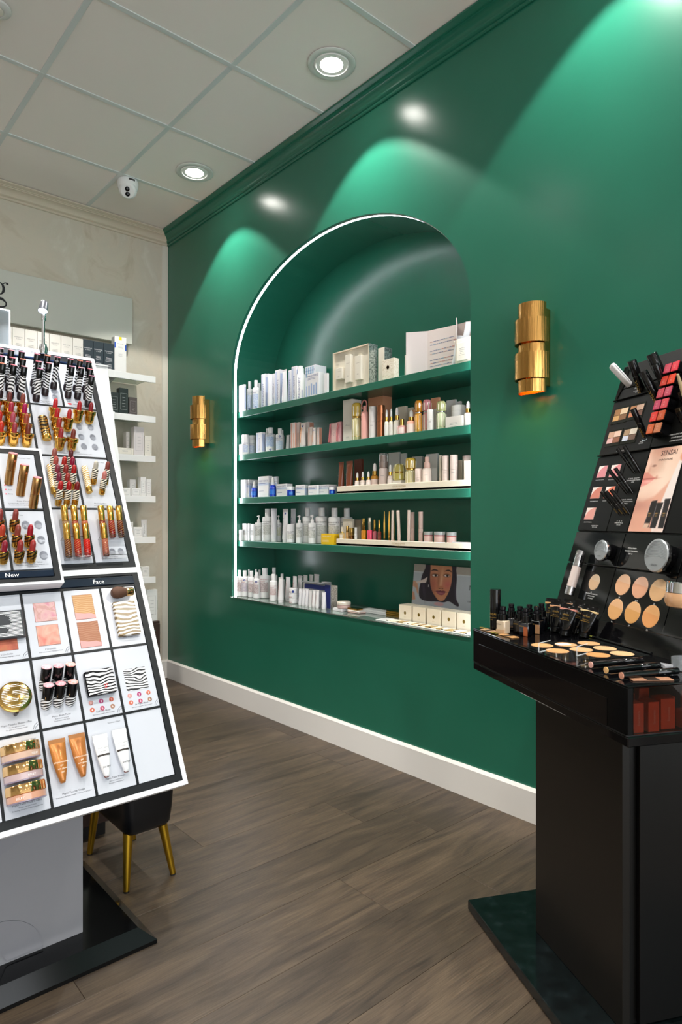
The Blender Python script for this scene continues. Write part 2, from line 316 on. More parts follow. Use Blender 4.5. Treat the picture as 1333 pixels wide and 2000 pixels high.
# ------------------------------------------------------------------ niche goods: kind, shelf, x, y, z, width, depth, height, style, label
ITEMS = [
('box', 0, 2.1340, 3.4005, 1.737, 0.0632, 0.0120, 0.1585, 'mgv', 'slim white carton with pale blue print at the left end of the top shelf'),
('tubedge', 0, 2.1677, 3.1467, 1.737, 0.0355, 0.0355, 0.1891, 'mgt', 'white tapered tube seen edge on, leftmost tube on the top shelf'),
('box', 0, 2.1500, 2.7288, 1.737, 0.1013, 0.0334, 0.1232, 'mgset', 'white gift set carton printed with four small blue bottles, top shelf front'),
('box', 0, 2.1500, 2.6236, 1.737, 0.0242, 0.0132, 0.1051, 'mgplain', 'plain white carton at the right end of the white and blue group, top shelf'),
('giftbox', 0, 2.1500, 2.4328, 1.737, 0.2670, 0.0572, 0.1960, 'cream', 'open cream gift box showing a jar and two tubes in its tray, top shelf'),
('tube', 0, 2.1745, 3.0140, 1.737, 0.0390, 0.0320, 0.1925, 'mgt', 'white crimped tube standing on its cap, second tapered tube on the top shelf'),
('tallcap', 0, 2.1823, 2.8752, 1.737, 0.0445, 0.0445, 0.1895, 'mgtv', 'tall white round tube bottle with stepped cap and bold vertical blue lettering, top shelf'),
('box', 0, 2.1600, 2.1810, 1.737, 0.0783, 0.0335, 0.1006, 'damask', 'cream carton with pale damask pattern and gold emblem, top shelf middle'),
('pouch', 0, 2.1600, 1.7456, 1.737, 0.0876, 0.0300, 0.1117, 'cream', 'cream pouch with a framed square label at the right end of the top shelf'),
('bottle', 0, 2.1858, 3.3193, 1.737, 0.0415, 0.0415, 0.1812, 'mgblue', 'right of two white bottles with pale blue labels and low blue mark, top shelf'),
('box', 0, 2.1700, 2.9218, 1.737, 0.0448, 0.0163, 0.1939, 'mgv', 'tall white carton left of the round capped tube bottle on the top shelf'),
('smalltube', 0, 2.2452, 2.1427, 1.737, 0.0224, 0.0224, 0.1262, 'creamt', 'small cream tube standing before the pale pink folding card, top shelf'),
('bottle', 0, 2.1950, 3.4023, 1.737, 0.0380, 0.0380, 0.1881, 'mgblue', 'left of two white bottles with pale blue labels on the top shelf'),
('box', 0, 2.1900, 3.2498, 1.737, 0.0416, 0.0182, 0.2083, 'mgv', 'white carton with vertical blue lettering behind the first tapered tube, top shelf'),
('box', 0, 2.1900, 3.1063, 1.737, 0.0472, 0.0222, 0.2085, 'mgv', 'tall white carton with vertical blue lettering left of the second tapered tube, top shelf'),
('box', 0, 2.2000, 2.2663, 1.737, 0.0434, 0.0507, 0.1755, 'silverside', 'cream carton with silver patterned side behind the damask patterned box, top shelf'),
('box', 0, 2.2200, 3.1920, 1.737, 0.0385, 0.0141, 0.2048, 'mgv', 'white carton half hidden between the two tapered tubes on the top shelf'),
('box', 0, 2.2200, 3.0272, 1.737, 0.0304, 0.0120, 0.1984, 'mgv', 'narrow white carton right behind the second tapered tube, top shelf'),
('bottle', 0, 2.2640, 3.3997, 1.737, 0.0281, 0.0281, 0.1879, 'mgplain', 'white bottle mostly hidden behind the pale blue labelled pair on the top shelf'),
('box', 0, 2.3000, 2.9440, 1.737, 0.0957, 0.0792, 0.2205, 'mgblue', 'large white set carton with blue pictures standing behind on the top shelf'),
('box', 1, 2.1340, 3.4082, 1.479, 0.0389, 0.0195, 0.0633, 'mgh', 'small white carton at the left end of the second shelf'),
('tube', 1, 2.1721, 2.8422, 1.479, 0.0441, 0.0320, 0.1346, 'peacht', 'large peach and white tube with a blue mark on the second shelf'),
('tube', 1, 2.1615, 2.7328, 1.479, 0.0231, 0.0231, 0.0962, 'peacht', 'small peach and white tube with a blue mark on the second shelf'),
('flask', 1, 2.1729, 2.4101, 1.479, 0.0459, 0.0459, 0.1848, 'goldglass', 'tall double flask of clear glass and gold next to the tall cream carton, second shelf'),
('ringbottle', 1, 2.1688, 2.3462, 1.479, 0.0376, 0.0376, 0.1717, 'pinkb', 'pink bottle with a ring shaped handle on top, second shelf'),
('cyl2', 1, 2.1680, 2.2914, 1.479, 0.0361, 0.0361, 0.1524, 'whitecyl', 'white cylinder bottle between the pink and the copper ones, second shelf'),
('dropper', 1, 2.1603, 2.1894, 1.479, 0.0207, 0.0207, 0.1248, 'drop', 'leftmost of three white dropper bottles with gold collars, second shelf'),
('jarlid', 1, 2.1708, 2.0999, 1.479, 0.0415, 0.0415, 0.0720, 'blushjar', 'squat blush pink jar with a gold lid, second shelf'),
('cyl2', 1, 2.1647, 1.9221, 1.479, 0.0295, 0.0295, 0.0927, 'whitecyl', 'short white cylinder bottle before the rose pink flask, second shelf'),
('box', 1, 2.1500, 1.7823, 1.479, 0.0882, 0.0130, 0.0466, 'creamtext', 'low wide cream carton near the right end of the second shelf'),
('cyl2', 1, 2.1744, 2.2425, 1.479, 0.0388, 0.0388, 0.1528, 'copper', 'shiny copper coloured cylinder bottle on the second shelf'),
('dropper', 1, 2.1760, 2.0474, 1.479, 0.0420, 0.0420, 0.1067, 'peachdrop', 'peach dropper bottle with gold collar and white bulb, second shelf'),
('flask', 1, 2.1751, 1.8700, 1.479, 0.0402, 0.0402, 0.1233, 'greenglass', 'tall double flask of greenish clear glass, rightmost flask of the second shelf'),
('box', 1, 2.1600, 3.2514, 1.479, 0.0616, 0.0264, 0.1207, 'mgv', 'white carton between the round tubs and the blue labelled bottles, second shelf'),
('box', 1, 2.1600, 2.9206, 1.479, 0.0384, 0.0122, 0.1428, 'peach', 'left of two peach striped cartons side by side on the second shelf'),
('box', 1, 2.1760, 2.9030, 1.479, 0.0399, 0.0163, 0.1436, 'peach', 'right of two peach striped cartons side by side on the second shelf'),
('dropper', 1, 2.1706, 2.1701, 1.479, 0.0211, 0.0211, 0.1277, 'drop', 'middle of three white dropper bottles with gold collars, second shelf'),
('flask', 1, 2.1773, 2.0039, 1.479, 0.0347, 0.0347, 0.1437, 'amberglass', 'tall double flask filled with amber liquid, second shelf'),
('dropper', 1, 2.1806, 1.7302, 1.479, 0.0332, 0.0332, 0.1056, 'drop', 'white dropper bottle at the far right end of the second shelf'),
('bottle', 1, 2.1933, 3.1777, 1.479, 0.0567, 0.0567, 0.1442, 'mgblue2', 'white bottle with broad blue label and round blue mark, second shelf left'),
('box', 1, 2.1650, 2.7730, 1.479, 0.0378, 0.0120, 0.1036, 'peach', 'short peach striped carton left of the small peach tube, second shelf'),
('box', 1, 2.1650, 2.7094, 1.479, 0.0184, 0.0241, 0.0951, 'peach', 'short peach striped carton right of the small peach tube, second shelf'),
('dropper', 1, 2.1809, 2.1424, 1.479, 0.0318, 0.0318, 0.1316, 'drop', 'rightmost of three white dropper bottles with gold collars, second shelf'),
('bottle', 1, 2.1927, 3.0846, 1.479, 0.0454, 0.0454, 0.1301, 'mgblue3', 'white bottle with blue mark near its shoulder on the second shelf'),
('pouch', 1, 2.1700, 2.5818, 1.479, 0.0881, 0.0300, 0.1092, 'pink', 'glossy pink crinkled pouch on the second shelf'),
('box', 1, 2.1700, 2.4758, 1.479, 0.0689, 0.0618, 0.2108, 'creamtext', 'tall cream carton left of the gold flask, second shelf'),
('flask', 1, 2.1889, 1.9638, 1.479, 0.0378, 0.0378, 0.1436, 'roseglass', 'tall double flask filled with rose pink liquid, second shelf'),
('box', 1, 2.1820, 1.9117, 1.479, 0.0134, 0.0120, 0.0966, 'creamtext', 'narrow cream carton left of the green gold flask, second shelf'),
('cyl', 1, 2.1999, 3.3807, 1.479, 0.0397, 0.0397, 0.1184, 'mgcyl', 'white round tub right of two on the second shelf'),
('tube', 1, 2.1945, 3.0104, 1.479, 0.0291, 0.0291, 0.0865, 'mgt', 'small white tube left of the peach striped cartons, second shelf'),
('box', 1, 2.2000, 2.5693, 1.479, 0.0175, 0.0150, 0.1138, 'pink', 'pink carton between the pink pouch and the tall cream carton, second shelf'),
('cyl', 1, 2.1602, 3.3936, 1.479, 0.0443, 0.0443, 0.1206, 'mgcyl', 'white round tub left of two on the second shelf'),
('bottle', 1, 2.2259, 3.2580, 1.479, 0.0319, 0.0319, 0.1500, 'mgblue', 'white bottle with blue label behind its twin, second shelf left'),
('cyl', 1, 2.2424, 1.8315, 1.479, 0.0649, 0.0649, 0.1069, 'whitejar', 'wide white jar behind the low carton at the right of the second shelf'),
('box', 1, 2.2400, 2.0953, 1.479, 0.0203, 0.0120, 0.1222, 'peachp', 'small peach carton behind the peach dropper bottle, second shelf'),
('box', 1, 2.2500, 2.9156, 1.479, 0.0407, 0.0386, 0.1537, 'peach', 'peach striped carton standing behind the peach tubes, second shelf'),
('bottle', 1, 2.2829, 3.1873, 1.479, 0.0259, 0.0259, 0.1385, 'mgplain', 'plain white bottle tucked behind the blue marked bottle, second shelf'),
('box', 1, 2.2700, 2.3794, 1.479, 0.1080, 0.0617, 0.2336, 'orange', 'large orange carton standing behind the pink pump bottle, second shelf'),
('box', 1, 2.2700, 2.1997, 1.479, 0.0500, 0.0168, 0.1532, 'cream', 'cream carton standing behind the dropper bottles, second shelf'),
('box', 1, 2.2700, 1.9913, 1.479, 0.0479, 0.0122, 0.1661, 'orange', 'orange carton standing behind the pink flask, second shelf'),
('box', 1, 2.2800, 1.9055, 1.479, 0.0522, 0.0120, 0.1461, 'greybox', 'grey white carton standing behind the right hand jar, second shelf'),
('box', 1, 2.2900, 2.1622, 1.479, 0.0311, 0.0130, 0.1453, 'cream', 'cream carton behind the peach dropper bottle, second shelf'),
('box', 1, 2.2940, 1.8762, 1.479, 0.0270, 0.0120, 0.1373, 'greybox', 'second grey white carton behind the right hand jar, second shelf'),
('dropper', 2, 2.1665, 3.3081, 1.222, 0.0331, 0.0331, 0.0957, 'bluedrop', 'short blue dropper bottle with white bulb, left of two on the third shelf'),
('dropper', 2, 2.1688, 3.1213, 1.222, 0.0376, 0.0376, 0.1109, 'bluedrop', 'taller blue dropper bottle with white bulb on the third shelf'),
('jarlid', 2, 2.1734, 2.9530, 1.222, 0.0468, 0.0468, 0.0522, 'bluejar', 'deep blue jar with white lid, left of two on the third shelf'),
('jarlid', 2, 2.1648, 2.5902, 1.222, 0.0295, 0.0295, 0.0357, 'bluejar', 'deep blue jar with white lid next to the cream tray, third shelf'),
('dropper', 2, 2.1625, 2.3945, 1.234, 0.0250, 0.0250, 0.0889, 'mini', 'leftmost of three tiny dropper bottles in the upper cream tray'),
('dropper', 2, 2.1624, 2.3551, 1.234, 0.0247, 0.0247, 0.0906, 'mini', 'middle of three tiny dropper bottles in the upper cream tray'),
('dropper', 2, 2.1623, 2.3156, 1.234, 0.0245, 0.0245, 0.0902, 'mini', 'rightmost of three tiny dropper bottles in the upper cream tray'),
('cyl2', 2, 2.1663, 1.9937, 1.234, 0.0325, 0.0325, 0.0859, 'nudecyl', 'short nude coloured twist tube in the upper cream tray'),
('box', 2, 2.1500, 1.7095, 1.234, 0.0366, 0.0120, 0.1024, 'cream', 'white carton at the far right end of the upper cream tray'),
('box', 2, 2.1550, 2.7366, 1.222, 0.0779, 0.0120, 0.0507, 'mgb', 'low white carton, middle of the row of three on the third shelf'),
('flask', 2, 2.1796, 2.0541, 1.234, 0.0492, 0.0492, 0.1376, 'goldglass', 'green gold double flask standing in the upper cream tray'),
('spray', 2, 2.1755, 1.9527, 1.234, 0.0410, 0.0410, 0.1427, 'nudespray', 'nude spray bottle with pinkish nozzle in the upper cream tray'),
('box', 2, 2.1440, 3.3975, 1.222, 0.0476, 0.0120, 0.1073, 'mgb', 'left of two joined white cartons at the left end of the third shelf'),
('box', 2, 2.1600, 3.3770, 1.222, 0.0438, 0.0636, 0.1070, 'mgb', 'right of two joined white cartons at the left end of the third shelf'),
('box', 2, 2.1600, 3.2058, 1.222, 0.1066, 0.0284, 0.1197, 'mgb', 'tall white carton between the two blue dropper bottles, third shelf'),
('box', 2, 2.1600, 2.8537, 1.222, 0.0809, 0.0236, 0.0568, 'mgb', 'low white carton with blue lettering right of the first blue jar, third shelf'),
('dropper', 2, 2.1734, 2.1777, 1.234, 0.0269, 0.0269, 0.1145, 'mini', 'slim dropper bottle right of the clear capped spray, upper cream tray'),
('dropper', 2, 2.1917, 2.3025, 1.234, 0.0374, 0.0374, 0.1298, 'golddrop', 'dropper bottle with gold liquid and pink label in the upper cream tray'),
('sprayclear', 2, 2.1871, 2.2374, 1.234, 0.0442, 0.0442, 0.1713, 'nudecap', 'tall nude spray bottle with clear cap in the upper cream tray'),
('dome', 2, 2.1938, 2.1400, 1.234, 0.0576, 0.0576, 0.1185, 'domeglass', 'green and gold glass dome jar on its small white carton, third shelf'),
('cyl2', 2, 2.1807, 1.8525, 1.234, 0.0314, 0.0314, 0.1336, 'nudecyl', 'left of two nude cylinders on clear acrylic stand, third shelf'),
('cyl2', 2, 2.1817, 1.8071, 1.234, 0.0334, 0.0334, 0.1338, 'nudecyl', 'right of two nude cylinders on clear acrylic stand, third shelf'),
('box', 2, 2.1700, 3.0387, 1.222, 0.0959, 0.0419, 0.0698, 'mgb', 'low white carton with blue lettering left of the first blue jar, third shelf'),
('box', 2, 2.1700, 2.6675, 1.222, 0.0845, 0.0572, 0.0515, 'mgb', 'low white carton with blue lettering left of the second blue jar, third shelf'),
('tube', 2, 2.2044, 2.4999, 1.234, 0.0488, 0.0320, 0.1538, 'brownt', 'right of two glossy brown tubes on the cream tray, third shelf'),
('tube', 2, 2.2094, 2.5697, 1.234, 0.0388, 0.0320, 0.1540, 'brownt', 'left of two glossy brown tubes on the cream tray, third shelf'),
('box', 2, 2.2020, 1.7910, 1.234, 0.0216, 0.0120, 0.1125, 'taupe', 'taupe grey carton right of the nude cylinders, third shelf'),
('box', 2, 2.2000, 1.9009, 1.234, 0.0076, 0.0120, 0.1409, 'cream', 'thin cream carton left of the two nude cylinders, third shelf'),
('cyl2', 2, 2.2401, 1.7813, 1.234, 0.0403, 0.0403, 0.1323, 'nudecyl', 'cream cylinder behind the white carton at the right end, third shelf'),
('box', 2, 2.2500, 3.2178, 1.222, 0.0449, 0.0120, 0.1225, 'mgb', 'white carton standing behind the taller blue dropper bottle, third shelf'),
('box', 2, 2.2500, 1.9931, 1.222, 0.0665, 0.0136, 0.1686, 'greybox', 'tall grey white carton behind the nude spray bottle, third shelf'),
('box', 2, 2.2700, 2.5107, 1.222, 0.0552, 0.0161, 0.1789, 'brownbox', 'reddish brown carton behind the two brown tubes, third shelf'),
('box', 2, 2.2900, 2.2715, 1.222, 0.0738, 0.0120, 0.1978, 'greybox', 'grey carton behind the spray bottle on the third shelf'),
('box', 2, 2.2900, 2.2098, 1.222, 0.0347, 0.0120, 0.1886, 'greybox', 'narrow grey carton behind the green dome jar, third shelf'),
('box', 2, 2.2900, 2.1192, 1.222, 0.0651, 0.0153, 0.1679, 'greybox', 'grey carton behind the green gold flask, third shelf'),
('box', 3, 2.1450, 2.6047, 0.966, 0.0983, 0.0377, 0.0542, 'yellow', 'bright yellow carton at the left end of the lower cream tray'),
('box', 3, 2.1340, 3.4254, 0.966, 0.0246, 0.0140, 0.0640, 'mgk', 'small white carton at the left end of the fourth shelf'),
('cyl', 3, 2.1731, 2.9512, 0.966, 0.0462, 0.0462, 0.1022, 'mgpat2', 'white round tub with grey mottled label, fourth shelf'),
('pump', 3, 2.1709, 2.7594, 0.966, 0.0418, 0.0418, 0.1523, 'mgpat', 'rightmost white pump bottle on the fourth shelf'),
('perfume', 3, 2.1665, 2.5108, 0.978, 0.0329, 0.0329, 0.0793, 'perf', 'little square perfume bottle with cream label in the lower cream tray'),
('box', 3, 2.1550, 3.3999, 0.966, 0.0442, 0.0120, 0.1013, 'mgk', 'leftmost of three white cartons with grey panels, fourth shelf'),
('box', 3, 2.1550, 3.3156, 0.966, 0.0332, 0.0120, 0.0996, 'mgk', 'rightmost of three white cartons with grey panels, fourth shelf'),
('pump', 3, 2.1895, 3.2951, 0.966, 0.0449, 0.0449, 0.1510, 'mgpat', 'leftmost white pump bottle on the fourth shelf'),
('tubedge', 3, 2.1752, 3.1182, 0.966, 0.0404, 0.0404, 0.1887, 'mgt', 'white tube seen edge on between large bottle and yellowish pump bottle, fourth shelf'),
('tube', 3, 2.1784, 3.0118, 0.966, 0.0469, 0.0320, 0.1855, 'mgtd', 'wide white tube with round blue mark and vertical lettering, fourth shelf'),
('pump', 3, 2.1745, 2.8784, 0.966, 0.0391, 0.0391, 0.1500, 'mgpat', 'white pump bottle between the round tub and second large bottle, fourth shelf'),
('cyl2', 3, 2.1618, 2.4047, 0.978, 0.0136, 0.0136, 0.0772, 'silverb', 'tiny silver white vial in the lower cream tray'),
('polish', 3, 2.1681, 2.3129, 0.978, 0.0262, 0.0262, 0.1245, 'ppink', 'bright pink nail oil bottle in the lower cream tray'),
('slimstick', 3, 2.1614, 2.1529, 0.978, 0.0127, 0.0127, 0.1585, 'beige', 'first beige pencil from the left in the lower cream tray'),
('slimstick', 3, 2.1626, 2.1082, 0.978, 0.0152, 0.0152, 0.1581, 'beige2', 'second beige pencil from the left, leaning, in the lower cream tray'),
('slimstick', 3, 2.1620, 2.0519, 0.978, 0.0140, 0.0140, 0.1591, 'beige', 'third beige pencil from the left in the lower cream tray'),
('box', 3, 2.1600, 3.3611, 0.966, 0.0185, 0.0120, 0.1016, 'mgk', 'middle of three white cartons with grey panels, fourth shelf'),
('polish', 3, 2.1701, 2.2475, 0.978, 0.0203, 0.0203, 0.1144, 'pbrown', 'brown nail oil bottle with gold cap in the lower cream tray'),
('jarlid', 3, 2.1810, 1.9498, 0.978, 0.0420, 0.0420, 0.0636, 'clearjar', 'leftmost of three clear lidded blush jars in the lower cream tray'),
('jarlid', 3, 2.1855, 1.8884, 0.978, 0.0510, 0.0510, 0.0645, 'clearjar', 'middle of three clear lidded blush jars in the lower cream tray'),
('bottle', 3, 2.1965, 3.2128, 0.966, 0.0629, 0.0629, 0.1887, 'mgpat', 'leftmost large white capped bottle with grey mottled label, fourth shelf'),
('cyl2', 3, 2.1777, 2.4542, 0.978, 0.0254, 0.0254, 0.0743, 'bronze', 'small brown and gold cylinder in the lower cream tray'),
('polish', 3, 2.1784, 2.3652, 0.978, 0.0269, 0.0269, 0.1215, 'pamber', 'amber nail oil bottle with gold cap in the lower cream tray'),
('polish', 3, 2.1748, 2.2850, 0.978, 0.0196, 0.0196, 0.1151, 'pmauve', 'mauve nail oil bottle with gold cap in the lower cream tray'),
('cyl2', 3, 2.1751, 1.9895, 0.978, 0.0202, 0.0202, 0.1513, 'rosestick', 'right of two thick rosy beige sticks in the lower cream tray'),
('jarlid', 3, 2.1865, 1.8233, 0.978, 0.0431, 0.0431, 0.0636, 'clearjar', 'rightmost of three clear lidded blush jars in the lower cream tray'),
('bottle', 3, 2.2279, 2.7509, 0.966, 0.0677, 0.0677, 0.1898, 'mgpat', 'third large white capped bottle, left behind the yellow carton, fourth shelf'),
('cyl2', 3, 2.1769, 2.4856, 0.978, 0.0139, 0.0139, 0.0850, 'clearamber', 'slim clear amber vial in the lower cream tray'),
('slimstick', 3, 2.1752, 2.2200, 0.978, 0.0104, 0.0104, 0.1548, 'gold', 'leftmost slim gold stick in the lower cream tray'),
('slimstick', 3, 2.1857, 2.1984, 0.978, 0.0115, 0.0115, 0.1547, 'gold', 'second slim gold stick beside the first beige pencil'),
('bottle', 3, 2.2206, 2.8658, 0.966, 0.0551, 0.0551, 0.1899, 'mgpat', 'second large white capped bottle with grey mottled label, fourth shelf'),
('pump', 3, 2.2158, 3.1309, 0.966, 0.0357, 0.0357, 0.1507, 'mgyel', 'white pump bottle with yellowish label, fourth shelf'),
('bottle', 3, 2.2217, 2.6381, 0.966, 0.0634, 0.0634, 0.1874, 'mgpat', 'large capped bottle with dark mottled label behind the yellow carton, fourth shelf'),
('cyl2', 3, 2.1996, 2.0626, 0.978, 0.0192, 0.0192, 0.1504, 'rosestick', 'left of two thick rosy beige sticks in the lower cream tray'),
('tube', 3, 2.2418, 3.0240, 0.966, 0.0436, 0.0320, 0.1872, 'mgt', 'wide white tube behind the round tub, fourth shelf'),
('box', 3, 2.2200, 2.5325, 0.978, 0.0765, 0.0120, 0.1182, 'cream', 'cream carton behind the little perfume bottles, fourth shelf'),
('slimstick', 3, 2.2235, 2.2056, 0.978, 0.0070, 0.0070, 0.1550, 'gold', 'third slim gold stick partly behind the first beige pencil'),
('bottle', 3, 2.2712, 2.5967, 0.966, 0.0624, 0.0624, 0.1864, 'mgpat', 'rearmost large white capped bottle behind small cream cartons, fourth shelf'),
('box', 3, 2.2400, 2.4805, 0.966, 0.0486, 0.0120, 0.1274, 'taupe', 'taupe carton right of the cream one behind the tray, fourth shelf'),
('bottle', 4, 2.1426, 3.3737, 0.634, 0.0452, 0.0452, 0.1540, 'mgroseb', 'second bottle on the niche ledge, lilac label and round blue mark'),
('bottle', 4, 2.1391, 3.2432, 0.634, 0.0383, 0.0383, 0.1522, 'mgrosed', 'fourth bottle on the niche ledge, dark rose label under a blue mark'),
('bottle', 4, 2.1472, 3.0829, 0.634, 0.0445, 0.0445, 0.1515, 'mgrosep', 'white bottle with red lettering right of the largest bottle, niche ledge'),
('tube', 4, 2.1441, 3.0091, 0.634, 0.0382, 0.0320, 0.1370, 'mgtr', 'narrow white tube with vertical red lettering on the niche ledge'),
('box', 4, 2.2010, 2.6699, 0.634, 0.0549, 0.0456, 0.1128, 'marble', 'cream carton with brown scrolling pattern on the niche ledge'),
('bottle', 4, 2.1288, 3.4087, 0.634, 0.0377, 0.0377, 0.1545, 'mgrose', 'first white bottle with rose label from the left on the niche ledge'),
('bottle', 4, 2.1506, 3.3136, 0.634, 0.0412, 0.0412, 0.1554, 'mgrose', 'third white bottle with dark rose label on the niche ledge'),
('bottle', 4, 2.1913, 3.2345, 0.634, 0.0625, 0.0625, 0.1744, 'mgroseL', 'largest bottle with dark rose label on the niche ledge'),
('tube', 4, 2.2103, 3.0310, 0.634, 0.0406, 0.0320, 0.1344, 'mgtr', 'first upright white tube behind the stacked jars, niche ledge'),
('tube', 4, 2.2279, 2.9899, 0.634, 0.0359, 0.0320, 0.1406, 'mgtr', 'second upright white tube behind the stacked jars, niche ledge'),
('bottle', 4, 2.2607, 3.2412, 0.634, 0.0414, 0.0414, 0.1735, 'mgplain', 'tall white bottle behind the pink lettered one, niche ledge'),
('tube', 4, 2.2634, 2.9882, 0.634, 0.0389, 0.0320, 0.1420, 'mgtg', 'first grey white tube of the back row, niche ledge'),
('bottle', 4, 2.2640, 3.3997, 0.634, 0.0281, 0.0281, 0.1503, 'mgplain', 'white bottle in the back row left of the big rose labelled bottle, niche ledge'),
('bottle', 4, 2.2669, 3.1680, 0.634, 0.0339, 0.0339, 0.1411, 'mgplain', 'white bottle with its cap showing above the narrow tube, niche ledge'),
('tube', 4, 2.2673, 2.9439, 0.634, 0.0347, 0.0320, 0.1469, 'mgtg', 'second grey white tube of the back row, niche ledge'),
('tube', 4, 2.2717, 2.8495, 0.634, 0.0434, 0.0320, 0.1583, 'mgtg', 'rightmost grey white tube of the back row, niche ledge'),
('bottle', 4, 2.1983, 3.4157, 0.634, 0.0206, 0.0206, 0.1546, 'mgplain', 'white bottle in the back row behind the first pair, niche ledge'),
('tube', 4, 2.2775, 2.9049, 0.634, 0.0350, 0.0320, 0.1517, 'mgtg', 'third grey white tube of the back row, niche ledge'),
('bottle', 4, 2.2372, 3.3991, 0.634, 0.0225, 0.0225, 0.1566, 'mgplain', 'white bottle in the back row with cap between two front caps, niche ledge'),
]
# ================================================================== THE ROOM
Y0R, X0R = -3.4, -3.0
NY0, NY1, NYC, NZS, NRZ, NZB, NX = 1.645, 3.432, 2.5385, 1.95, .59, .628, 2.397
def arch(n=40):
    return [(NYC + (NY1-NY0)/2*math.cos(math.pi*i/n), NZS + NRZ*math.sin(math.pi*i/n)) for i in range(n+1)]  # from far (NY1) to near
def build_room():
    g = G()
    A = arch(48)
    def q(*p): g.add([(WX, y, z) for y, z in p], [tuple(range(len(p)))])
    q((NY1, 0), (NY1, CEIL), (BY, CEIL), (BY, 0)); q((Y0R, 0), (Y0R, CEIL), (NY0, CEIL), (NY0, 0))
    q((NY0, 0), (NY0, NZB), (NY1, NZB), (NY1, 0))
    for i in range(48): q(A[i], A[i+1], (A[i+1][0], CEIL), (A[i][0], CEIL))
    # lining of the niche
    out = [(NY1, NZB)] + A + [(NY0, NZB)]
    for i in range(len(out)-1):
        (a, b), (c, d) = out[i], out[i+1]
        g.add([(WX, a, b), (NX, a, b), (NX, c, d), (WX, c, d)], [(0, 1, 2, 3)])
    g.add([(WX, NY1, NZB), (WX, NY0, NZB), (NX, NY0, NZB), (NX, NY1, NZB)], [(0, 1, 2, 3)])
    g.add([(NX, y, z) for y, z in out], [tuple(range(len(out)))])
    # outer skin so the wall is solid
    g.add([(WX+.5, Y0R, 0), (WX+.5, BY, 0), (WX+.5, BY, CEIL), (WX+.5, Y0R, CEIL)], [(0, 1, 2, 3)])
    me = mesh_of(g, GREEN, True, ang=25)
    o = bpy.data.objects.new('wall_right', me); COL.objects.link(o); o['kind'] = 'structure'
    struct('wall_back', G().box(X0R, BY, 0, WX+.5, BY+.15, CEIL), PLASTER)
    struct('wall_left', G().box(X0R-.15, Y0R, 0, X0R, BY, CEIL), PLASTER)
    g = G().box(X0R, Y0R-.15, 0, -2.75, Y0R, CEIL).box(1.85, Y0R-.15, 0, WX+.5, Y0R, CEIL).box(-2.75, Y0R-.15, 2.9, 1.85, Y0R, CEIL)  # unseen wall, its opening made wide to let in more fill light
    struct('wall_front', g, PLASTER)
    # crown mouldings, mitred in the corner
    prof = [(0, -.083), (.007, -.083), (.011, -.080), (.011, -.074), (.006, -.071), (.006, -.067), (.013, -.064), (.018, -.059), (.019, -.053), (.014, -.050), (.017, -.042), (.026, -.033), (.040, -.027), (.046, -.026), (.046, -.020), (.052, -.019), (.052, -.015), (.061, -.012), (.067, -.009), (.071, -.008), (.071, 0), (0, 0)]
    n = len(prof)
    v = [(WX-p, BY-p, CEIL+z) for p, z in prof] + [(WX-p, Y0R, CEIL+z) for p, z in prof]
    g = G().add(v, [(i, (i+1) % n, (i+1) % n+n, i+n) for i in range(n)] + [tuple(range(n, 2*n))])
    struct('trim_1', g, GREEN, True)
    v = [(WX-p, BY-p, CEIL+z) for p, z in prof] + [(X0R, BY-p, CEIL+z) for p, z in prof]
    g = G().add(v, [(i+n, (i+1) % n+n, (i+1) % n, i) for i in range(n)])
    struct('trim_2', g, M('#cfc4b0', .5), True)
    # pale corner batten on the back wall
    struct('trim_3', G().box(2.042, BY-.006, .12, 2.0875, BY, 2.974, .0015), M('#d9d4c8', .3))
    # baseboards
    bp = [(0, 0), (.015, 0), (.015, .113), (.008, .123), (0, .123)]; n = 5
    v = [(WX-p, BY-p, z) for p, z in bp] + [(WX-p, Y0R, z) for p, z in bp]
    struct('baseboard_right', G().add(v, [(i, (i+1) % n, (i+1) % n+n, i+n) for i in range(n)]), M('#f1efec', .16))
    v = [(WX-p, BY-p, z) for p, z in bp] + [(X0R, BY-p, z) for p, z in bp]
    struct('baseboard_back', G().add(v, [(i+n, (i+1) % n+n, (i+1) % n, i) for i in range(n)]), M('#e8e4de', .25))
    # floor: sub floor and planks laid along X
    fl = struct('floor', G().box(X0R, Y0R, -.1, WX+.5, BY+.1, -.0035), M('#2b241d', .8))
    rnd = random.Random(3)
    joints = {0: 1.313, -1: 1.62, 2: 1.625, 1: .55, 3: 1.1, 4: 1.93, 5: .9, -2: .95, -3: 1.5}
    L = 1.22
    for k in range(-20, 14):
        y0 = 1.312+.226*k; y1 = y0+.226
        if y0 < -.4 or y0 > BY: continue
        j = joints.get(k, rnd.uniform(.2, 1.4)); xs = sorted({j + i*L for i in range(-4, 4)})
        for a, b in zip(xs, xs[1:]):
            x0 = max(a, -1.9); x1 = min(b, WX)
            if x1-x0 < .03: continue
            yy1 = min(y1, BY)
            g = G().box(-(x1-x0)/2+.0004, -(yy1-y0)/2+.0004, -.003, (x1-x0)/2-.0004, (yy1-y0)/2-.0004, 0, .0006)
            obj('floor_plank', g, PLANK, fl, T((x0+x1)/2, (y0+yy1)/2, 0), key=('plank', round(x1-x0, 3), round(yy1-y0, 3)), smooth=False)
    # planks of the unseen rest of the floor in one piece
    o = obj('plank_field', G().box(X0R, Y0R, -.003, WX, -.38, 0).box(X0R, -.38, -.003, -1.9, BY, 0), PLANK, fl); o['kind'] = 'stuff'
    # ceiling: slab, tiles and grid
    ce = struct('ceiling', G().box(X0R, Y0R-.15, CEIL+.03, WX+.5, BY+.15, CEIL+.13), M('#888888', .9))
